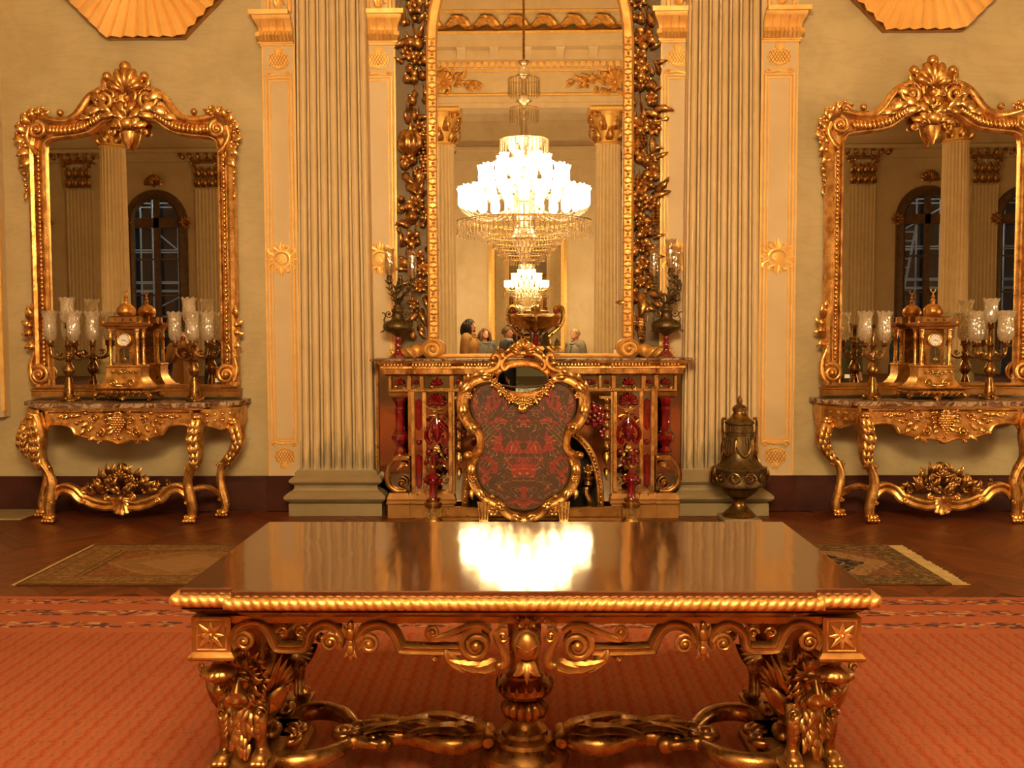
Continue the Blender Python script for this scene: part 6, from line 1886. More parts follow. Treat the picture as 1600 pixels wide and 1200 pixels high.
RD = 8.34
rk = RD / FPX
MXL = X(210, RD, 400); MXR = X(1452, RD, 400)
def build_mirror(label):
    t = thing('pier_mirror', label, 'mirror', (MXL, RD, Z(620, RD, 210)), 'gilt pier mirrors')
    q = lambda px, py: (MXL + (px - 210) * rk, Z(py, RD, 210))
    q3 = lambda px, py, dy=0: (MXL + (px - 210) * rk, RD - dy, Z(py, RD, 210))
    lft = [(210, 187), (190, 187), (172, 192), (158, 202), (144, 210), (126, 214), (100, 217), (86, 219), (78, 226), (76, 240)]
    top = cr([q(*p) for p in lft], 4)
    gl_ = [(p.x, p.y) for p in top]; zb_ = Z(603, RD, 210)
    gout = gl_ + [(gl_[-1][0] , zb_)]
    gfull = gout + [(2 * MXL - p[0], p[1]) for p in gout[::-1]][:-1]
    b = MB().prism(gfull, RD + .01, RD + .03); b.build('mirror_glass', MIRROR_D, t)
    b = MB().prism([(MXL + (p[0] - MXL) * 1.1, p[1] + (.03 if p[1] > 2 else 0)) for p in gfull], RD + .031, DW - .002); b.build('back_board', TAUPE, t)
    # side bands and arched head: plain fillet, hollow, round outer moulding
    FP = [(0, -.01), (0, .02), (.010, .034), (.022, .036), (.034, .018), (.075, .016), (.085, .05), (.11, .065), (.135, .045), (.14, -.06)]
    path = [(gl_[-1][0], zb_)] + gl_[::-1] + [(2 * MXL - p[0], p[1]) for p in gl_[1:]] + [(2 * MXL - gl_[-1][0], zb_)]
    b = MB(); b.sweep(path, FP, RD); b.build('moulded_frame', GOLD, t, 35)
    for s in (-1, 1):
        b = MB()
        x = MXL + s * (MXL - gl_[-1][0] + .055)
        z = zb_ + .15
        while z < Z(236, RD, 210):
            b.ball((x, RD - .032, z), .0165, 7, 5, 1, .8, 1.25); z += .036
        b.build('pearl_strand', GOLD_B, t, 60, kind='stuff'); b = MB()
        tp = cr([q(88, 204), q(105, 205), q(125, 203), q(142, 198), q(156, 190), q(168, 182)], 6)
        for i in range(0, len(tp), 2):
            p = tp[i]; xx = p.x if s < 0 else 2 * MXL - p.x
            b.ball((xx, RD - .055, p.y), .030, 8, 6, .7, .8, 1.3)
        b.build('gadroon_strand', GOLD_B, t, 60, kind='stuff')
    # crest
    b = MB(); c = MB()
    for s in (-1, 1):
        f = (lambda px: px) if s < 0 else (lambda px: 414 - px)
        A_ = (lambda a: a) if s < 0 else (lambda a: pi - a)
        Q = lambda px, py, dy=.03: q3(f(px), py, dy)
        b.tube(cr([Q(*p, .05) for p in ((72, 183), (84, 186), (100, 189), (116, 188), (128, 181), (138, 168), (150, 152), (165, 142), (180, 141), (187, 150), (180, 158), (172, 156))], 5), [(2.6 + 3.4 * sin(pi * min(1, i / 40))) * rk for i in range(56)], 8, False, .8)
        b.prism([(Q(px, py)[0], Q(px, py)[2]) for px, py in ((207, 112), (196, 118), (178, 124), (172, 138), (150, 150), (138, 166), (126, 182), (112, 190), (90, 190), (80, 196), (90, 210), (125, 208), (150, 202), (168, 192), (207, 190))], RD - .03, RD + .03, .01)
        b.scroll(Q(174, 158, .06), 16 * rk, 1.5, A_(2.2), -s, 4.8 * rk, 8); b.scroll(Q(150, 180, .05), 9 * rk, 1.3, A_(pi / 2), s, 3.6 * rk, 8)
        b.ball(Q(173, 153, .06), 5 * rk, 10, 7); b.ball(Q(103, 177, .04), 5.5 * rk, 9, 6); b.ball(Q(76, 180, .05), 5 * rk, 9, 6)
        for px, py, a, L, bd in ((150, 152, .2, 26, -1.2), (158, 168, .1, 28, -.9), (142, 178, -.1, 26, .6), (165, 180, -.5, 24, .9), (178, 192, -.9, 20, 1.0), (185, 170, -1.2, 24, .8), (130, 184, -.4, 20, .6), (190, 182, -1.4, 22, .6), (196, 160, -1.4, 20, .5)):
            c.leaf(Q(px, py, .05), A_(a), L * 1.15 * rk, L * .6 * rk, bd * -s, .3, 6, .06)
        for k in range(7): c.ball(Q(139 + 6.5 * k, 160 - 5.2 * k + (k * k * .35), .055), 2.6 * rk, 7, 5)
        b.scroll(Q(181, 207, .03), 6.5 * rk, 1.3, A_(pi / 2), s, 2.6 * rk); b.scroll(Q(192, 200, .03), 5 * rk, 1.2, A_(0), s, 2.2 * rk)
        b.ball(Q(178, 122, .05), 7.5 * rk, 10, 7)
        for k in range(3):
            c.leaf(Q(196 - 7 * k, 150 - 2 * k, .03), A_(pi / 2 + .22 + .25 * k), (36 - 5 * k) * rk, 11 * rk, -.35 * s * -1, .25, 6)
        # corner: big volute in a nest of leaves
        bc, cc = MB(), MB()
        bc.scroll(Q(67, 204, .05), 13 * rk, 1.8, A_(pi / 2), s * -1 * -1, 4.2 * rk, 8)
        bc.tube(cr([Q(*p, .04) for p in ((54, 200), (50, 215), (58, 232), (66, 240))], 5), [5 * rk] * 16, 8)
        for px, py, a, L in ((60, 190, 2.0, 18), (54, 196, 2.5, 18), (66, 186, 1.6, 16), (48, 206, 3.0, 16), (46, 220, 3.4, 15), (50, 232, 4.2, 18), (76, 184, 1.1, 14), (52, 244, 4.5, 22), (44, 214, 3.8, 14), (60, 180, 1.2, 12)):
            cc.leaf(Q(px, py, .03), A_(a), L * 1.2 * rk, L * .75 * rk, .7 * s, .35, 5)
        for px, py in ((52, 182), (42, 197), (64, 176), (38, 212), (42, 228), (74, 174)): cc.flower(Q(px, py, .04), 8 * rk, 5)
        cn = bc.build('corner_volute', GOLD, t, 50); cc.build('corner_leaves', GOLD_B, cn, 60)
        bc, cc = MB(), MB()
        # small side ornaments
        for py in (271, 281, 289, 297): cc.ball(Q(43 + (py - 271) * .12, py, .03), (4.6 - (py - 271) * .06) * rk, 8, 6)
        cc.leaf(Q(44, 300, .02), A_(-pi / 2), 14 * rk, 6 * rk)
        cc.build('side_drop', GOLD_B, t, 60); cc = MB()
        for px, py, a, L in ((50, 500, 2.2, 20), (48, 510, 2.9, 16), (52, 490, 1.9, 16), (47, 520, 3.6, 14), (50, 532, 4.2, 16), (54, 480, 1.7, 12)): cc.leaf(Q(px, py, .02), A_(a), L * 1.2 * rk, L * .7 * rk, .6 * s, .35, 5)
        for px, py, r in ((44, 508, 5), (43, 520, 6), (46, 541, 5), (52, 535, 4)): cc.ball(Q(px, py, .03), r * 1.2 * rk, 8, 6)
        cc.build('side_leaves', GOLD_B, t, 60)
        bc.scroll(Q(60, 585, .05), 15 * rk, 1.7, A_(pi * .75), s, 4.5 * rk, 8)
        bc.tube(cr([Q(*p, .035) for p in ((58, 540), (50, 555), (45, 572), (47, 590), (54, 600))], 5), [(3 + i * .14) * rk for i in range(21)], 8)
        bc.build('base_volute', GOLD, t, 50)
    # middle shell, mask and pendant
    for k in range(7):
        a = pi * (.14 + .72 * k / 6)
        p0 = Vector(q3(207, 147, .04)); d = Vector((cos(a), 0, sin(a)))
        L = (36 if k in (2, 3, 4) else 30) * rk
        b.tube([p0 + d * L * w + Vector((0, -.05 * sin(w * 3), 0)) for w in (.1, .35, .6, .85, 1)], [2.4 * rk, 4.2 * rk, 6 * rk, 7 * rk, 4.5 * rk], 8)
    b.ball(q3(206, 107, .045), 9 * rk, 12, 8)
    b.tube(cr([q3(*p, .05) for p in ((193, 158), (193, 146), (207, 140), (221, 146), (221, 158))], 5), 3.2 * rk, 7)
    for px in (197, 207, 217): b.ball(q3(px, 167, .06), 4.5 * rk, 9, 6, .9, .9, 1.3)
    b.ball(q3(208, 155, .05), 5.5 * rk, 9, 6)
    b.lathe([(0, Z(202, RD)), (9 * rk, Z(199, RD)), (12 * rk, Z(192, RD)), (11 * rk, Z(186, RD)), (6 * rk, Z(183, RD))], (q3(208, 0)[0], RD - .05, 0), 14)
    b.lathe([(0, Z(232, RD)), (3 * rk, Z(229, RD)), (4 * rk, Z(225, RD)), (8 * rk, Z(220, RD)), (11 * rk, Z(210, RD)), (12 * rk, Z(203, RD))], (q3(208, 0)[0], RD - .05, 0), 14, sy=.6)
    for da in (-.9, -.45, 0, .45, .9): c.leaf(q3(208, 183, .05), -pi / 2 + da, 22 * rk, 9 * rk, da * .6, .3, 5)
    b.build('crest_scrolls', GOLD, t, 50)
    c.build('carved_leaves', GOLD_B, t, 60)
    b = MB(); xw = 163 * rk
    b.stack([(MXL - xw - o, MXL + xw + o, RD - .05 - o, RD + .03, z) for o, z in ((.005, Z(619.5, RD, 210)), (.005, Z(611, RD, 210)), (.012, Z(610, RD, 210)), (.012, Z(608, RD, 210)), (-.01, Z(605, RD, 210)), (-.01, Z(601, RD, 210)))])
    b.build('base_rail', GOLD_T, t, 25)
    return t
mir_l = build_mirror('gilded pier mirror with a shell crest, shown whole, farther from the bronze urn')

ED = 8.12
def lamp_stand(px0, py_foot, shades, label, zbase):
    ek = ED / FPX
    cx = X(px0, ED, 560); z = lambda py: Z(py, ED, px0)
    t = thing('candelabrum', label, 'candelabrum', (cx, ED, zbase), 'glass-shaded candelabra on the console tables')
    b = MB().lathe([(14 * ek, zbase), (14 * ek, zbase + .012), (10 * ek, zbase + .03), (8 * ek, z(610)), (7 * ek, z(600)), (5 * ek, z(592)), (4 * ek, z(588))], (cx, ED, 0), 12)
    for k in range(3):
        a = -pi / 2 + k * 2 * pi / 3
        b.ball((cx + cos(a) * 13 * ek, ED + sin(a) * 13 * ek, zbase + .022), .02, 8, 6)
    b.build('foot', DBRASS, t, 40)
    b = MB().lathe([(4 * ek, z(589)), (8.5 * ek, z(583)), (9.5 * ek, z(577)), (6 * ek, z(570)), (4 * ek, z(566)), (6 * ek, z(562)), (3.6 * ek, z(557)), (4 * ek, z(543)), (6 * ek, z(540)), (3 * ek, z(536)), (3 * ek, z(512)), (5 * ek, z(509)), (0, z(506))], (cx, ED, 0), 16, 8, .08, zlo=z(586), zhi=z(571)); b.build('stem', DBRASS, t, 50)
    for k, (dx, dy, up, h) in enumerate(shades):
        zs_ = z(505) if up else z(533)
        xe, ye = cx + dx * ek, ED + dy
        b = MB()
        if not up:
            b.tube(cr([(cx, ED, z(556)), (cx + dx * ek * .45, ED + dy * .45, z(562)), (cx + dx * ek * .9, ED + dy * .9, z(555)), (xe, ye, z(541))], 6), .009, 6)
            b.scroll((cx + dx * ek * .5, ED + dy * .5 - .005, z(552)), 5 * ek, 1.3, 0, 1 if dx > 0 else -1, .006)
        b.lathe([(2 * ek, zs_ - .05), (6 * ek, zs_ - .035), (4 * ek, zs_ - .025), (5 * ek, zs_ - .005), (4.4 * ek, zs_ + .004)], (xe, ye, 0), 12)
        br = b.build('branch', DBRASS, t, 50)
        if h:
            b = MB(); tulip(b, (xe, ye, zs_), 11.2 * ek, h * ek, 18); b.build('glass_shade', FROST, br, 60)
            b = MB().lathe([(1.5 * ek, zs_), (1.5 * ek, zs_ + .09), (0, zs_ + .10)], (xe, ye, 0), 8); b.build('candle', CANDLE, br)
    return t
ZC = .9665
lamp_stand(107, 625, [(-30, .02, 0, 47), (-14, .16, 0, 46), (18, -.10, 0, 47), (36, .04, 0, 46), (0, 0, 1, 40)], 'candelabrum with five etched glass shades, behind the worn tan rug', ZC)
lamp_stand(303, 622, [(-31, .03, 0, 46), (5, -.10, 0, 46), (19, .05, 0, 46), (-6, 0, 1, 40)], 'candelabrum with four etched glass shades beside a domed table clock', ZC)
lamp_stand(1364, 617, [(-16, -.05, 0, 46), (17, .0, 0, 46), (-8, .12, 0, 0)], 'candelabrum with only two glass shades and an empty middle socket', ZC)
lamp_stand(1547, 617, [(-26, -.02, 0, 46), (-11, .10, 0, 45), (12, -.10, 0, 46), (27, .02, 0, 46), (0, 0, 1, 38)], 'candelabrum with five cut glass shades, farthest along the wall past the bronze urn', ZC)

def build_clock(px0, label):
    D = 8.13; ck = D / FPX; cx = X(px0, D, 560); z = lambda py: Z(py, D, px0)
    t = thing('mantel_clock', label, 'clock', (cx, D, ZC), 'domed table clocks')
    W = lambda p: p * ck
    b = MB(); zb_ = z(604)
    b.stack([(cx - W(o), cx + W(o), D - W(o * .62), D + W(o * .62), zz) for o, zz in ((39, z(616)), (43, z(612)), (40, z(609)), (43, z(606)), (41, zb_))])
    for sx in (-1, 1):
        for sy in (-1, 1):
            b.tube(cr([(cx + sx * W(38), D + sy * W(24), z(613)), (cx + sx * W(43), D + sy * W(26), z(618)), (cx + sx * W(42), D + sy * W(26), ZC + .012)], 4), [.022, .018, .02, .022, .02, .018, .014, .014, .014], 8)
    for k in range(-3, 4): b.acanthus([(cx + W(9 * k), z(617)), (cx + W(9 * k + 3), z(612)), (cx + W(9 * k + 8), z(611))], W(7), D - W(25), 0, .3, 2)
    b.shell((cx, D - W(26), z(616)), W(-8), 5)
    b.build('footed_base', GOLD_D, t, 40)
    b = MB(); b.stack([(cx - W(o), cx + W(o), D - W(o * .62), D + W(o * .62), zz) for o, zz in ((38, zb_), (36, z(602)), (31, z(596)), (28, z(590)), (27, z(586)), (27, z(574)), (29, z(572)), (27, z(570)))])
    b.build('pedestal', GOLD, t, 30)
    b = MB()
    for k in range(-2, 3): b.acanthus([(cx + W(9 * k), z(584)), (cx + W(9 * k + 4), z(579)), (cx + W(9 * k + 7), z(582))], W(6), D - W(17), 0, .3, 2)
    b.flower((cx, D - W(18), z(579)), W(5), 6); b.scroll((cx - W(14), D - W(22), z(597)), W(6), 1.3, 0, 1, W(1.5)); b.scroll((cx + W(14), D - W(22), z(597)), W(6), 1.3, pi, -1, W(1.5))
    b.leaf((cx, D - W(22), z(600)), 0, W(18), W(5)); b.leaf((cx, D - W(22), z(600)), pi, W(18), W(5))
    b.build('pedestal_ornament', BRASS, t)
    b = MB(); b.box(cx - W(15), cx + W(15), D - W(8), D + W(12), z(570), z(514), .005)
    b.stack([(cx - W(12), cx + W(12), D - W(11), D - W(6), zz) for zz in (z(570), z(545))])
    b.build('movement_case', GOLD_D, t, 30)
    b = MB(); b.prism([(cx - W(8), z(567)), (cx - W(8), z(549))] + [(cx - W(8) * cos(pi * q / 8), z(549) + W(7) * sin(pi * q / 8)) for q in range(1, 8)] + [(cx + W(8), z(549)), (cx + W(8), z(567))], D - W(11.4), D - W(10.5)); b.build('arch_shade_plate', BRONZE, t)  # dark plate stands in for the shade of an arched opening
    for sx in (-1, 1):
        for sy in (-1, 1):
            b = MB().lathe([(W(3.6), z(570)), (W(3.8), z(568)), (W(2.6), z(566)), (W(2.4), z(530)), (W(3.6), z(526)), (W(2.6), z(523)), (W(4), z(517)), (W(4), z(514))], (cx + sx * W(21), D + sy * W(12.5), 0), 12); b.build('column', GOLD_B, t, 40)
    b = MB(); b.stack([(cx - W(o), cx + W(o), D - W(o * .66), D + W(o * .66), zz) for o, zz in ((26, z(514)), (27, z(511)), (33, z(509)), (34, z(506)), (27, z(504)), (21, z(503)), (21, z(496)), (22, z(495)), (18, z(494)))])
    for sx in (-1, 1):
        for sy in (-1, 1): b.lathe([(W(2.4), z(506)), (W(2.6), z(502)), (W(1.2), z(500)), (W(2), z(497)), (0, z(493))], (cx + sx * W(29), D + sy * W(18), 0), 8)
    b.build('entablature', GOLD_T, t, 25)
    b = MB()
    for k in (-1, 0, 1): b.ball((cx + W(12) * k, D - W(14), z(499.5)), W(2.2), 8, 6)
    b.build('gallery_studs', BRONZE, t)
    b = MB().lathe([(W(9), z(495)), (W(13), z(492)), (W(14.5), z(487)), (W(13), z(481)), (W(8), z(476)), (W(3), z(474)), (W(2.6), z(471)), (W(4), z(468.5)), (W(1.6), z(466)), (W(3), z(463.5)), (W(1), z(461)), (W(1), z(457))], (cx, D, 0), 32, 12, .09, zlo=z(493), zhi=z(477)); b.build('ribbed_dome', GOLD, t, 50)
    b = MB().tube([(cx + W(3.6) * sin(a), D, z(453) - W(3.6) * cos(a)) for a in [-2.2 + 4.4 * q / 12 for q in range(13)]], [W(.5 + .6 * sin(pi * q / 12)) for q in range(13)], 6); b.build('crescent', BRASS, t)
    dz = z(531); yd = D - W(11)
    b = MB().tube([(cx + W(10) * cos(a), yd - .002, dz + W(10) * sin(a)) for a in [2 * pi * q / 24 for q in range(24)]], W(1.5), 6, True)
    b.prism([(cx + W(9.9) * cos(a), dz + W(9.9) * sin(a)) for a in [2 * pi * q / 24 for q in range(24)]], yd, yd + .02); b.build('bezel', GOLD_B, t)
    b = MB().prism([(cx + W(8.9) * cos(a), dz + W(8.9) * sin(a)) for a in [2 * pi * q / 28 for q in range(28)]], yd - .005, yd); dl = b.build('dial', DIAL, t)
    b = MB()
    for q in range(12):
        a = pi / 2 - 2 * pi * q / 12
        p, r = (W(6.0), W(7.8))
        b.tube([(cx + p * cos(a), yd - .006, dz + p * sin(a)), (cx + r * cos(a), yd - .006, dz + r * sin(a))], .0018, 4)
    b.build('hour_marks', BLACK, dl)
    b = MB()
    for ang, L in ((pi / 2 - 2 * pi * (8.33 / 12), W(4.2)), (pi / 2 - 2 * pi * 20 / 60, W(6.2))):
        b.tube([(cx, yd - .008, dz), (cx + L * cos(ang), yd - .008, dz + L * sin(ang))], [.003, .0015], 5)
    b.ball((cx, yd - .008, dz), .004, 6, 4); b.build('hands', BLACK, dl)
    b = MB().lathe([(0, -W(3.4)), (W(2.4), -W(2.4)), (W(3.4), 0), (W(2.4), W(2.4)), (0, W(3.4))], (cx, D - W(12.5), z(561)), 14, sy=.3)
    b.box(cx - .0015, cx + .0015, D - W(12.5), D - W(12), z(560), z(545)); b.build('pendulum', BRASS, t)
    return t
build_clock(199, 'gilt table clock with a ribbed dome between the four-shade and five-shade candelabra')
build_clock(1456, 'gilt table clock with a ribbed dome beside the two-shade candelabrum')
con_r = dup(con_l, loc=(CXR, 8.2, 0), label='gilded rococo console table with a mottled marble top, on the bronze urn side')
mir_r = dup(mir_l, loc=(MXR, RD, Z(617, RD, 1452)), label='gilded pier mirror with a shell crest, cut by the picture edge, near the bronze urn')
for px, py, lab in ((340, 594, 'small white card on the glass beside the four-shade candelabrum'), (1324, 588, 'small white card on the glass beside the two-shade candelabrum'), (1586, 588, 'small white card on the glass beside the cut-glass candelabrum by the picture edge')):
    x = X(px, RD, py); z = Z(py, RD, px)
    b = MB().box(x - .02, x + .02, RD - .002, RD + .006, z - .016, z + .016); tag(b.build('label_card', PAPER), lab, 'card', 'white cards on the mirrors')
# pleated gilt rosettes high on the wall above each pier mirror
def rosette(px, py, label):
    D = 8.36; kq = D / FPX
    c = (X(px, D, py), Z(py, D, px))
    t = thing('pleated_rosette', label, 'wall ornament', (c[0], D, c[1] - .78), 'pleated gilt wall rosettes')
    R = 155 * kq; nf = 46
    def rim(a):
        s = pi / 4
        q = ((a + s / 2) % s) - s / 2
        return R * cos(pi / 8) / cos(q)
    b = MB(); vs, fs = [], []
    n = nf * 2
    for i in range(n):
        a = 2 * pi * i / n - pi / 2 + .02
        r = rim(a + pi / 2)
        dy = .055 if i % 2 else 0.0
        vs.append((c[0] + .08 * cos(a), D - .03 - dy * .3, c[1] + .08 * sin(a))); vs.append((c[0] + r * cos(a), D - dy, c[1] + r * sin(a)))
    for i in range(n):
        j = (i + 1) % n; fs.append((2 * i, 2 * i + 1, 2 * j + 1, 2 * j))
    b.add(vs, fs); b.build('pleats', PLEAT, t, 5)
    b = MB().prism([(c[0] + rim(a + pi / 2) * 1.005 * cos(a), c[1] + rim(a + pi / 2) * 1.005 * sin(a)) for a in [2 * pi * i / 8 - pi / 2 - pi / 8 for i in range(8)]], D + .01, DW - .005); b.build('backing', GOLD_T, t)
    b = MB().flower((c[0], D - .05, c[1]), .16, 8); b.build('centre_boss', GOLD_B, t)
rosette(222, -90, 'pleated gilt rosette high on the wall, above the mirror shown whole')
rosette(1448, -104, 'pleated gilt rosette high on the wall, on the bronze urn side')
LAMP_T = m_lamp('fill_torchere_shade', LAMP_COLOR, 55.0)  # for the two unseen torcheres added to light under the table
LAMP_F = m_lamp('bay_fill_shade', LAMP_COLOR, 420.0)  # for the hidden floor lamps added to brighten the back bay
# ------------------------------------------------------------------ crystal chandelier, seen in the great mirror
HVD = 2 * MD + .2
hc = Vector((P(819, 320, HVD).x, -.2, 0)); hk = HVD / FPX
hz = lambda py: Z(py, HVD, 819)
ch = thing('chandelier', 'great crystal chandelier with lit glass shades, seen in the great overmantel mirror', 'chandelier', (hc.x, hc.y, hz(414)))
CRYS = m_glass('crystal_drop', (.95, .93, .88), .42, .85, .4, 40)
b = MB(); zz_ = hz(92)
while zz_ < HZ:
    b.tube([(hc.x + .018 * cos(a), hc.y, zz_ + .05 + .05 * sin(a)) for a in [2 * pi * q / 8 for q in range(8)]], .008, 5, True)
    zz_ += .085
b.tube([(hc.x, hc.y, hz(92)), (hc.x, hc.y, HZ)], .016, 6)
b.build('chain', BRASS, ch)
b = MB().lathe([(.02, hz(92)), (.1, hz(96)), (.07, hz(101)), (.03, hz(104)), (.1, hz(112)), (.12, hz(118)), (.05, hz(124)), (.06, hz(150)), (.14, hz(158)), (.08, hz(162)), (.05, hz(168)), (.10, hz(176)), (.05, hz(190)), (.07, hz(212)), (.36, hz(216)), (.4, hz(219)), (.25, hz(236)), (.12, hz(250)), (.10, hz(290)), (.2, hz(310)), (.12, hz(350)), (.25, hz(372)), (.10, hz(400)), (.02, hz(416))], (hc.x, hc.y, 0), 24)
b.build('glass_stem', CRYS, ch, 40)
b = MB()
def hoop(b, r, py, t=.010): b.tube([(hc.x + r * cos(a), hc.y + r * sin(a), hz(py)) for a in [2 * pi * q / 40 for q in range(40)]], t, 5, True, 1, (0, 0, 1))
for r, py in ((24, 124), (22, 170), (37, 218), (68, 300), (104, 346), (88, 346), (70, 352), (64, 362), (57, 371), (49, 380), (41, 389), (32, 398), (22, 406)): hoop(b, r * hk, py)
b.build('hoops', BRASS, ch)
def drops(r, py0, py1, n, w=.014):
    b = MB()
    for i in range(n):
        a = 2 * pi * i / n; x, y = hc.x + r * cos(a), hc.y + r * sin(a)
        z0, z1 = hz(py0), hz(py1)
        b.lathe([(0, z1), (w, z1 + (z0 - z1) * .15), (w * .7, z0 - (z0 - z1) * .2), (w * .9, z0 - .012), (0, z0)], (x, y, 0), 5)
    b.build('prism_fringe', CRYS, ch, 5, kind='stuff')
for r, a, c, n in ((24, 124, 152, 30), (22, 170, 192, 30), (37, 219, 246, 36), (104, 346, 372, 84), (88, 347, 366, 72), (70, 352, 364, 72), (64, 361, 373, 66), (57, 370, 382, 60), (49, 379, 391, 54), (41, 388, 400, 44), (32, 397, 409, 36), (22, 405, 415, 26)): drops(r * hk, a, c, n)
arm_m, sh_m, nz_m = {}, {}, {}
def arm_ring(n, r, py, off, rs, hs):
    zr_ = hz(py)
    m0 = MB(); m0.tube(cr([(.1, 0, .12), (r * .4, 0, -.10), (r * .75, 0, -.18), (r, 0, -.06), (r, 0, -.02)], 5), .016, 6); m0.lathe([(.02, -.03), (.07, -.01), (.05, 0), (.03, .01)], (r, 0, 0), 12)
    m1 = MB(); tulip(m1, (r, 0, .01), rs, hs, 14)
    protoA = protoS = None
    for i in range(n):
        a = 2 * pi * (i + off) / n
        if protoA is None:
            t0 = [(p[0] + hc.x, p[1] + hc.y, p[2] + zr_) for p in m0.v]; bb = MB(); bb.v, bb.f = t0, m0.f
            protoA = bb.build('arm', CRYS, ch, 50)
            t1 = [(p[0] + hc.x, p[1] + hc.y, p[2] + zr_) for p in m1.v]; bb = MB(); bb.v, bb.f = t1, m1.f
            protoS = bb.build('lit_shade', LAMP, protoA, 50)
            # turn about the chandelier's own axis (the Empty stands on it)
            protoA.rotation_euler = (0, 0, a)
        else:
            c = protoA.copy(); COL.objects.link(c); c.rotation_euler = (0, 0, a)
            d = protoS.copy(); COL.objects.link(d); d.parent = c
arm_ring(24, 95 * hk, 325, 0, .088, .31)
arm_ring(16, 64 * hk, 291, .5, .088, .31)
arm_ring(8, 36 * hk, 268, .25, .075, .26)

# two added floor lamps brighten the bay, hidden from the mirror by the far columns
for q in (-1, 1):
    fx_, fy_ = q * 2.55 - .05, -13.0
    fl_ = thing('fill_floor_lamp', 'added brass floor lamp with a lit shade, hidden behind the far columns, %s' % ('nearer the photographer' if q < 0 else 'nearer the black-suited man'), 'lamp', (fx_, fy_, 0))
    b = MB().lathe([(.16, 0), (.16, .03), (.04, .06), (.02, .1), (.02, 2.3), (.06, 2.32), (.06, 2.36)], (fx_, fy_, 0), 14); b.build('stand', BRASS, fl_)
    b = MB(); tulip(b, (fx_, fy_, 2.36), .13, .34, 14); b.build('lit_shade', LAMP_F, fl_)
# standing candelabrum just outside the frame on the right: the second light of the room; the other four are unseen, added as fill
for q, (lx, ly) in enumerate(((7.2, 5.7), (-12.9, -5.4), (13.3, -5.4), (-8.4, 1.5), (8.6, 1.3))):
  st = thing('torchere', ('tall gilt standing candelabrum with six lit glass shades, outside the picture', 'added gilt fill candelabrum outside the picture, near the far column behind the photographer', 'added gilt fill candelabrum outside the picture, near the far column behind the black-suited man', 'added gilt fill candelabrum outside the picture, level with the table, tan rug side', 'added gilt fill candelabrum outside the picture, level with the table, urn side')[q], 'candelabrum', (lx, ly, 0))
  b = MB().lathe([(.28, .0), (.28, .05), (.2, .09), (.08, .14), (.05, .3), (.09, .4), (.05, .5), (.04, 1.0), (.07, 1.08), (.04, 1.16), (.03, 1.5), (0, 1.52)], (lx, ly, 0), 20); b.build('stem', GOLD, st)
  for k in range(6):
    a = 2 * pi * k / 6
    b = MB(); e = Vector((lx + .32 * cos(a), ly + .32 * sin(a), 1.42))
    b.tube(cr([(lx, ly, 1.12), (lx + .16 * cos(a), ly + .16 * sin(a), 1.1), (lx + .31 * cos(a), ly + .31 * sin(a), 1.22), tuple(e)], 5), .012, 6)
    ar = b.build('arm', GOLD, st); b = MB(); tulip(b, tuple(e), .07, .24, 12); b.build('lit_shade', LAMP_S if q < 3 else LAMP_T, ar)

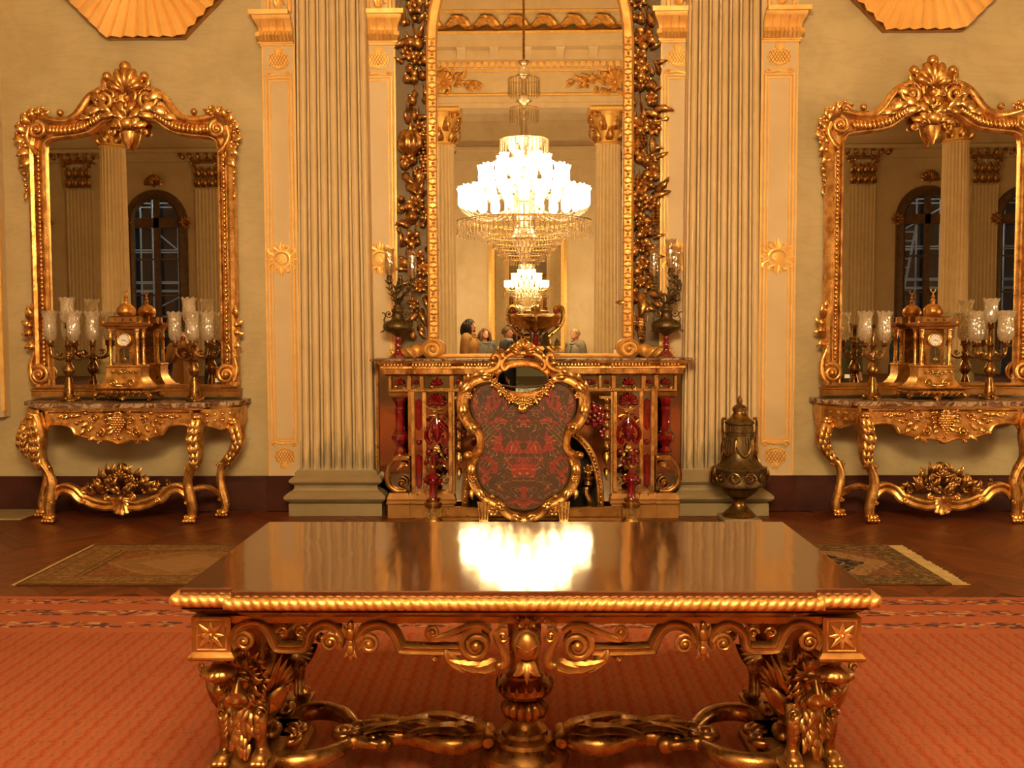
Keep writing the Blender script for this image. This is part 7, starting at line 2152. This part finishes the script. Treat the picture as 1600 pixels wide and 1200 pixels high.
# ------------------------------------------------------------------ visitors standing behind the viewpoint, seen in the mirrors
def person(x, y, rot, H, coat_c, leg_c, hair_c, label, hair='short', arms='down', skirt=.30, hat=None, scarf=None):
    t = thing('person', label, 'person', (x, y, .0145))
    M = Matrix.Translation((x, y, .0145)) @ Matrix.Rotation(rot, 4, 'Z') @ Matrix.Scale(H, 4)
    def joints(s):
        if arms == 'camera': return [(s * .115, 0, .805), (s * .15, -.06, .66), (s * .045, -.16, .86)]
        if arms == 'folded': return [(s * .115, 0, .805), (s * .15, -.02, .64), (s * .02, -.12, .64)]
        return [(s * .115, 0, .805), (s * .145, .01, .63), (s * .135, -.05, .48)]
    b = MB(); b.M = M
    b.ball((0, -.005, .935), .058, 14, 10, .80, .98, 1.15); b.ball((0, -.028, .90), .036, 10, 8, .9, .9, .8)
    b.ball((0, -.064, .925), .011, 8, 6, .8, 1.0, 1.6)
    for s in (-1, 1): b.ball((s * .048, .002, .93), .013, 8, 6, .5, .9, 1.3)
    b.tube([(0, .01, .83), (0, .0, .90)], [.036, .032], 10)
    b.tube([(0, 0, .50), (0, 0, .60), (0, 0, .72), (0, 0, .80), (0, .005, .84)], [.085, .075, .09, .085, .04], 12, False, .7)
    for s in (-1, 1):
        j = joints(s)
        b.tube(cr([(s * .05, 0, .79)] + j, 5), [.045 - .026 * i / 15 for i in range(16)], 8)
        w = Vector(j[2]); d = (w - Vector(j[1])).normalized()
        b.tube([w, w + d * .025, w + d * .05], [.016, .023, .022], 8, False, .6)
        for k, (q, L) in enumerate(((-1.5, .038), (-.5, .044), (.5, .042), (1.5, .034))):
            p0 = w + d * .048 + Vector((q * .0105, 0, 0)); curl = Vector((0, -.3, 0))
            b.tube([p0, p0 + d * L * .5, p0 + (d + curl).normalized() * L], [.0062, .0058, .0048], 6)
        p0 = w + d * .02 - Vector((s * .02, 0, 0)); b.tube([p0, p0 + d * .02 + Vector((-s * .012, -.01, 0)), p0 + d * .04 + Vector((-s * .012, -.012, 0))], [.0075, .0068, .0055], 6)
        b.tube([(s * .05, 0, .52), (s * .052, -.01, .28), (s * .055, .005, .05)], [.062, .042, .026], 8)
        b.ball((s * .057, -.035, .018), .028, 8, 6, .9, 2.2, .6)
    body = b.build('body', SKIN, t, 180)
    rm = body.modifiers.new('r', 'REMESH'); rm.mode = 'VOXEL'; rm.voxel_size = .0085; rm.use_smooth_shade = True
    sm = body.modifiers.new('s', 'SMOOTH'); sm.iterations = 2
    b = MB(); b.M = M
    for s in (-1, 1):
        b.ball((s * .021, -.053, .942), .0085, 8, 6, 1.2, .6, .7)
    b.build('eyes', BLACK, body)
    b = MB(); b.M = M; b.tube([(-.018, -.058, .895), (0, -.063, .893), (.018, -.058, .895)], [.003, .006, .003], 6); b.build('mouth', m_cloth('lips', (.45, .14, .10)), body)
    # coat: body of the garment, sleeves, collar and open front edge
    b = MB(); b.M = M
    hem = .50 - skirt
    secs = [(hem, .135, .105), (.50, .125, .1), (.60, .112, .088), (.70, .125, .095), (.77, .135, .085), (.815, .10, .065), (.835, .06, .05)]
    vs, fs = [], []
    n = 20
    for z, a_, c_ in secs:
        for k in range(n):
            an = 2 * pi * k / n; vs.append((a_ * cos(an), c_ * sin(an), z))
    for i in range(len(secs) - 1):
        for k in range(n): fs.append((i * n + k, i * n + (k + 1) % n, (i + 1) * n + (k + 1) % n, (i + 1) * n + k))
    b.add(vs, fs)
    for s in (-1, 1):
        j = joints(s); j2 = [Vector(j[0]), Vector(j[1]), Vector(j[1]).lerp(Vector(j[2]), .93)]
        pp = cr([(s * .06, 0, .80)] + [tuple(q) for q in j2], 5); b.tube(pp, [.058 - .022 * i / 15 for i in range(16)], 10)
    pp = cr([(-.01, -.100, hem + .01), (-.01, -.105, .55), (-.005, -.10, .70), (-.02, -.08, .80)], 5); b.tube(pp, .012, 6)
    b.tube([(.056 * cos(a), .05 * sin(a) - .004, .835 + .014 * sin(a)) for a in [2 * pi * k / 16 for k in range(16)]], .02, 8, True, 1, (0, 0, 1))
    for k in range(4): b.ball((.02, -.105, .56 + .05 * k), .007, 6, 4)
    b.build('coat', m_cloth('coat_cloth_%d' % len(bpy.data.objects), coat_c), t, 60)
    b = MB(); b.M = M
    for s in (-1, 1): b.tube([(s * .05, 0, .54), (s * .054, -.01, .30), (s * .057, .005, .035)], [.072, .054, .042], 12)
    b.build('trousers', m_cloth('trouser_cloth_%d' % len(bpy.data.objects), leg_c), t, 60)
    b = MB(); b.M = M
    for s in (-1, 1): b.ball((s * .057, -.035, .022), .034, 10, 7, .95, 2.2, .65)
    b.build('shoes', BLACK, t)
    b = MB(); b.M = M
    if hair != 'bald':
        vs, fs = [], []
        rows, n = 7, 18
        for i in range(rows + 1):
            tt = i / rows
            for k in range(n):
                an = 2 * pi * k / n
                front = max(0, -sin(an))
                lim = 1.75 - .75 * front ** .7 if hair == 'short' else 1.9 - .95 * front ** 1.5
                th = lim * tt
                vs.append((.054 * sin(th) * cos(an), .066 * sin(th) * sin(an) - .001, .935 + .074 * cos(th)))
        for i in range(rows):
            for k in range(n): fs.append((i * n + k, i * n + (k + 1) % n, (i + 1) * n + (k + 1) % n, (i + 1) * n + k))
        b.add(vs, fs)
        if hair == 'long':
            for k in range(11):
                an = -.35 + (pi + .7) * k / 10
                x0, y0 = .053 * cos(an), .060 * sin(an)
                b.tube(cr([(x0 * .8, y0 * .8, .975), (x0 * 1.12, y0 * 1.1, .93), (x0 * 1.25, y0 * 1.2, .87), (x0 * 1.1, y0 * 1.1, .83)], 4), [.010 + .012 * sin(pi * i / 13) for i in range(13)], 6)
    if hair != 'bald': b.build('hair', m_cloth('hair_%d' % len(bpy.data.objects), hair_c, .5), t, 80)
    if hat:
        b = MB(); b.M = M; b.lathe([(.062, .965), (.064, .98), (.056, 1.005), (.03, 1.02), (0, 1.022)], (0, -.002, 0), 16, sy=1.15); b.build('cap', m_cloth('cap_cloth', hat), t)
    if arms == 'camera':
        b = MB(); b.M = M; b.box(-.035, .035, -.19, -.165, .885, .925, .004); b.lathe([(.014, 0), (.014, .012), (.008, .014)], (0, -.19, .905), 10); b.build('held_camera', BLACK, t)
    if scarf:
        b = MB(); b.M = M; b.tube([(.05 * cos(a), .048 * sin(a) - .004, .85) for a in [2 * pi * k / 14 for k in range(14)]], .022, 8, True, 1, (0, 0, 1)); b.build('scarf', m_cloth('scarf_cloth', scarf), t)
    return t
def spot(px, dv): 
    q = P(px, 520, dv); return q.x, 2 * MD - dv
for px, dv, rot, H, cc, lc, hcx, lab, kw in (
    (733, 17.1, pi / 2 + .25, 1.69, (.30, .16, .05), (.04, .04, .05), (.02, .012, .008), 'woman in a tan coat with long dark hair, in profile in the great mirror', dict(hair='long', scarf=(.35, .2, .08))),
    (757, 18.6, pi - .5, 1.53, (.10, .09, .07), (.03, .03, .03), (.10, .045, .02), 'woman with reddish hair in a dark coat, behind the tan coat in the great mirror', dict(hair='long')),
    (792, 17.6, pi / 2 + .3, 1.56, (.045, .045, .045), (.03, .03, .04), (.09, .05, .025), 'man in a dark jacket with short brown hair beside the bronze tazza', dict(scarf=(.3, .3, .3))),
    (899, 18.2, pi + .9, 1.52, (.16, .14, .10), (.04, .04, .04), (.30, .2, .1), 'fair-haired person in a grey-brown jacket seen in the great mirror', dict(hair='short')),
    (286, 17.4, pi - .3, 1.54, (.30, .15, .05), (.05, .05, .05), (.05, .03, .02), 'person in a tan coat raising a camera, seen in a pier mirror', dict(arms='camera', hair='long')),
    (334, 16.9, pi / 2, 1.55, (.025, .025, .03), (.10, .12, .16), (.28, .16, .07), 'fair-haired man in a black jacket with folded arms, seen in a pier mirror', dict(arms='folded', scarf=(.4, .42, .45))),
    (1322, 17.0, pi - .2, 1.58, (.07, .075, .04), (.03, .03, .03), (.05, .03, .02), 'person in an olive coat and a cap, seen in a pier mirror', dict(hat=(.25, .2, .12))),
    (1403, 17.8, pi / 2 + .3, 1.60, (.012, .012, .016), (.015, .015, .02), (.012, .01, .008), 'dark-haired man in a black suit, seen in a pier mirror', dict())):
    x, y = spot(px, dv)
    person(x, y, rot, H, cc, lc, hcx, lab, **kw)
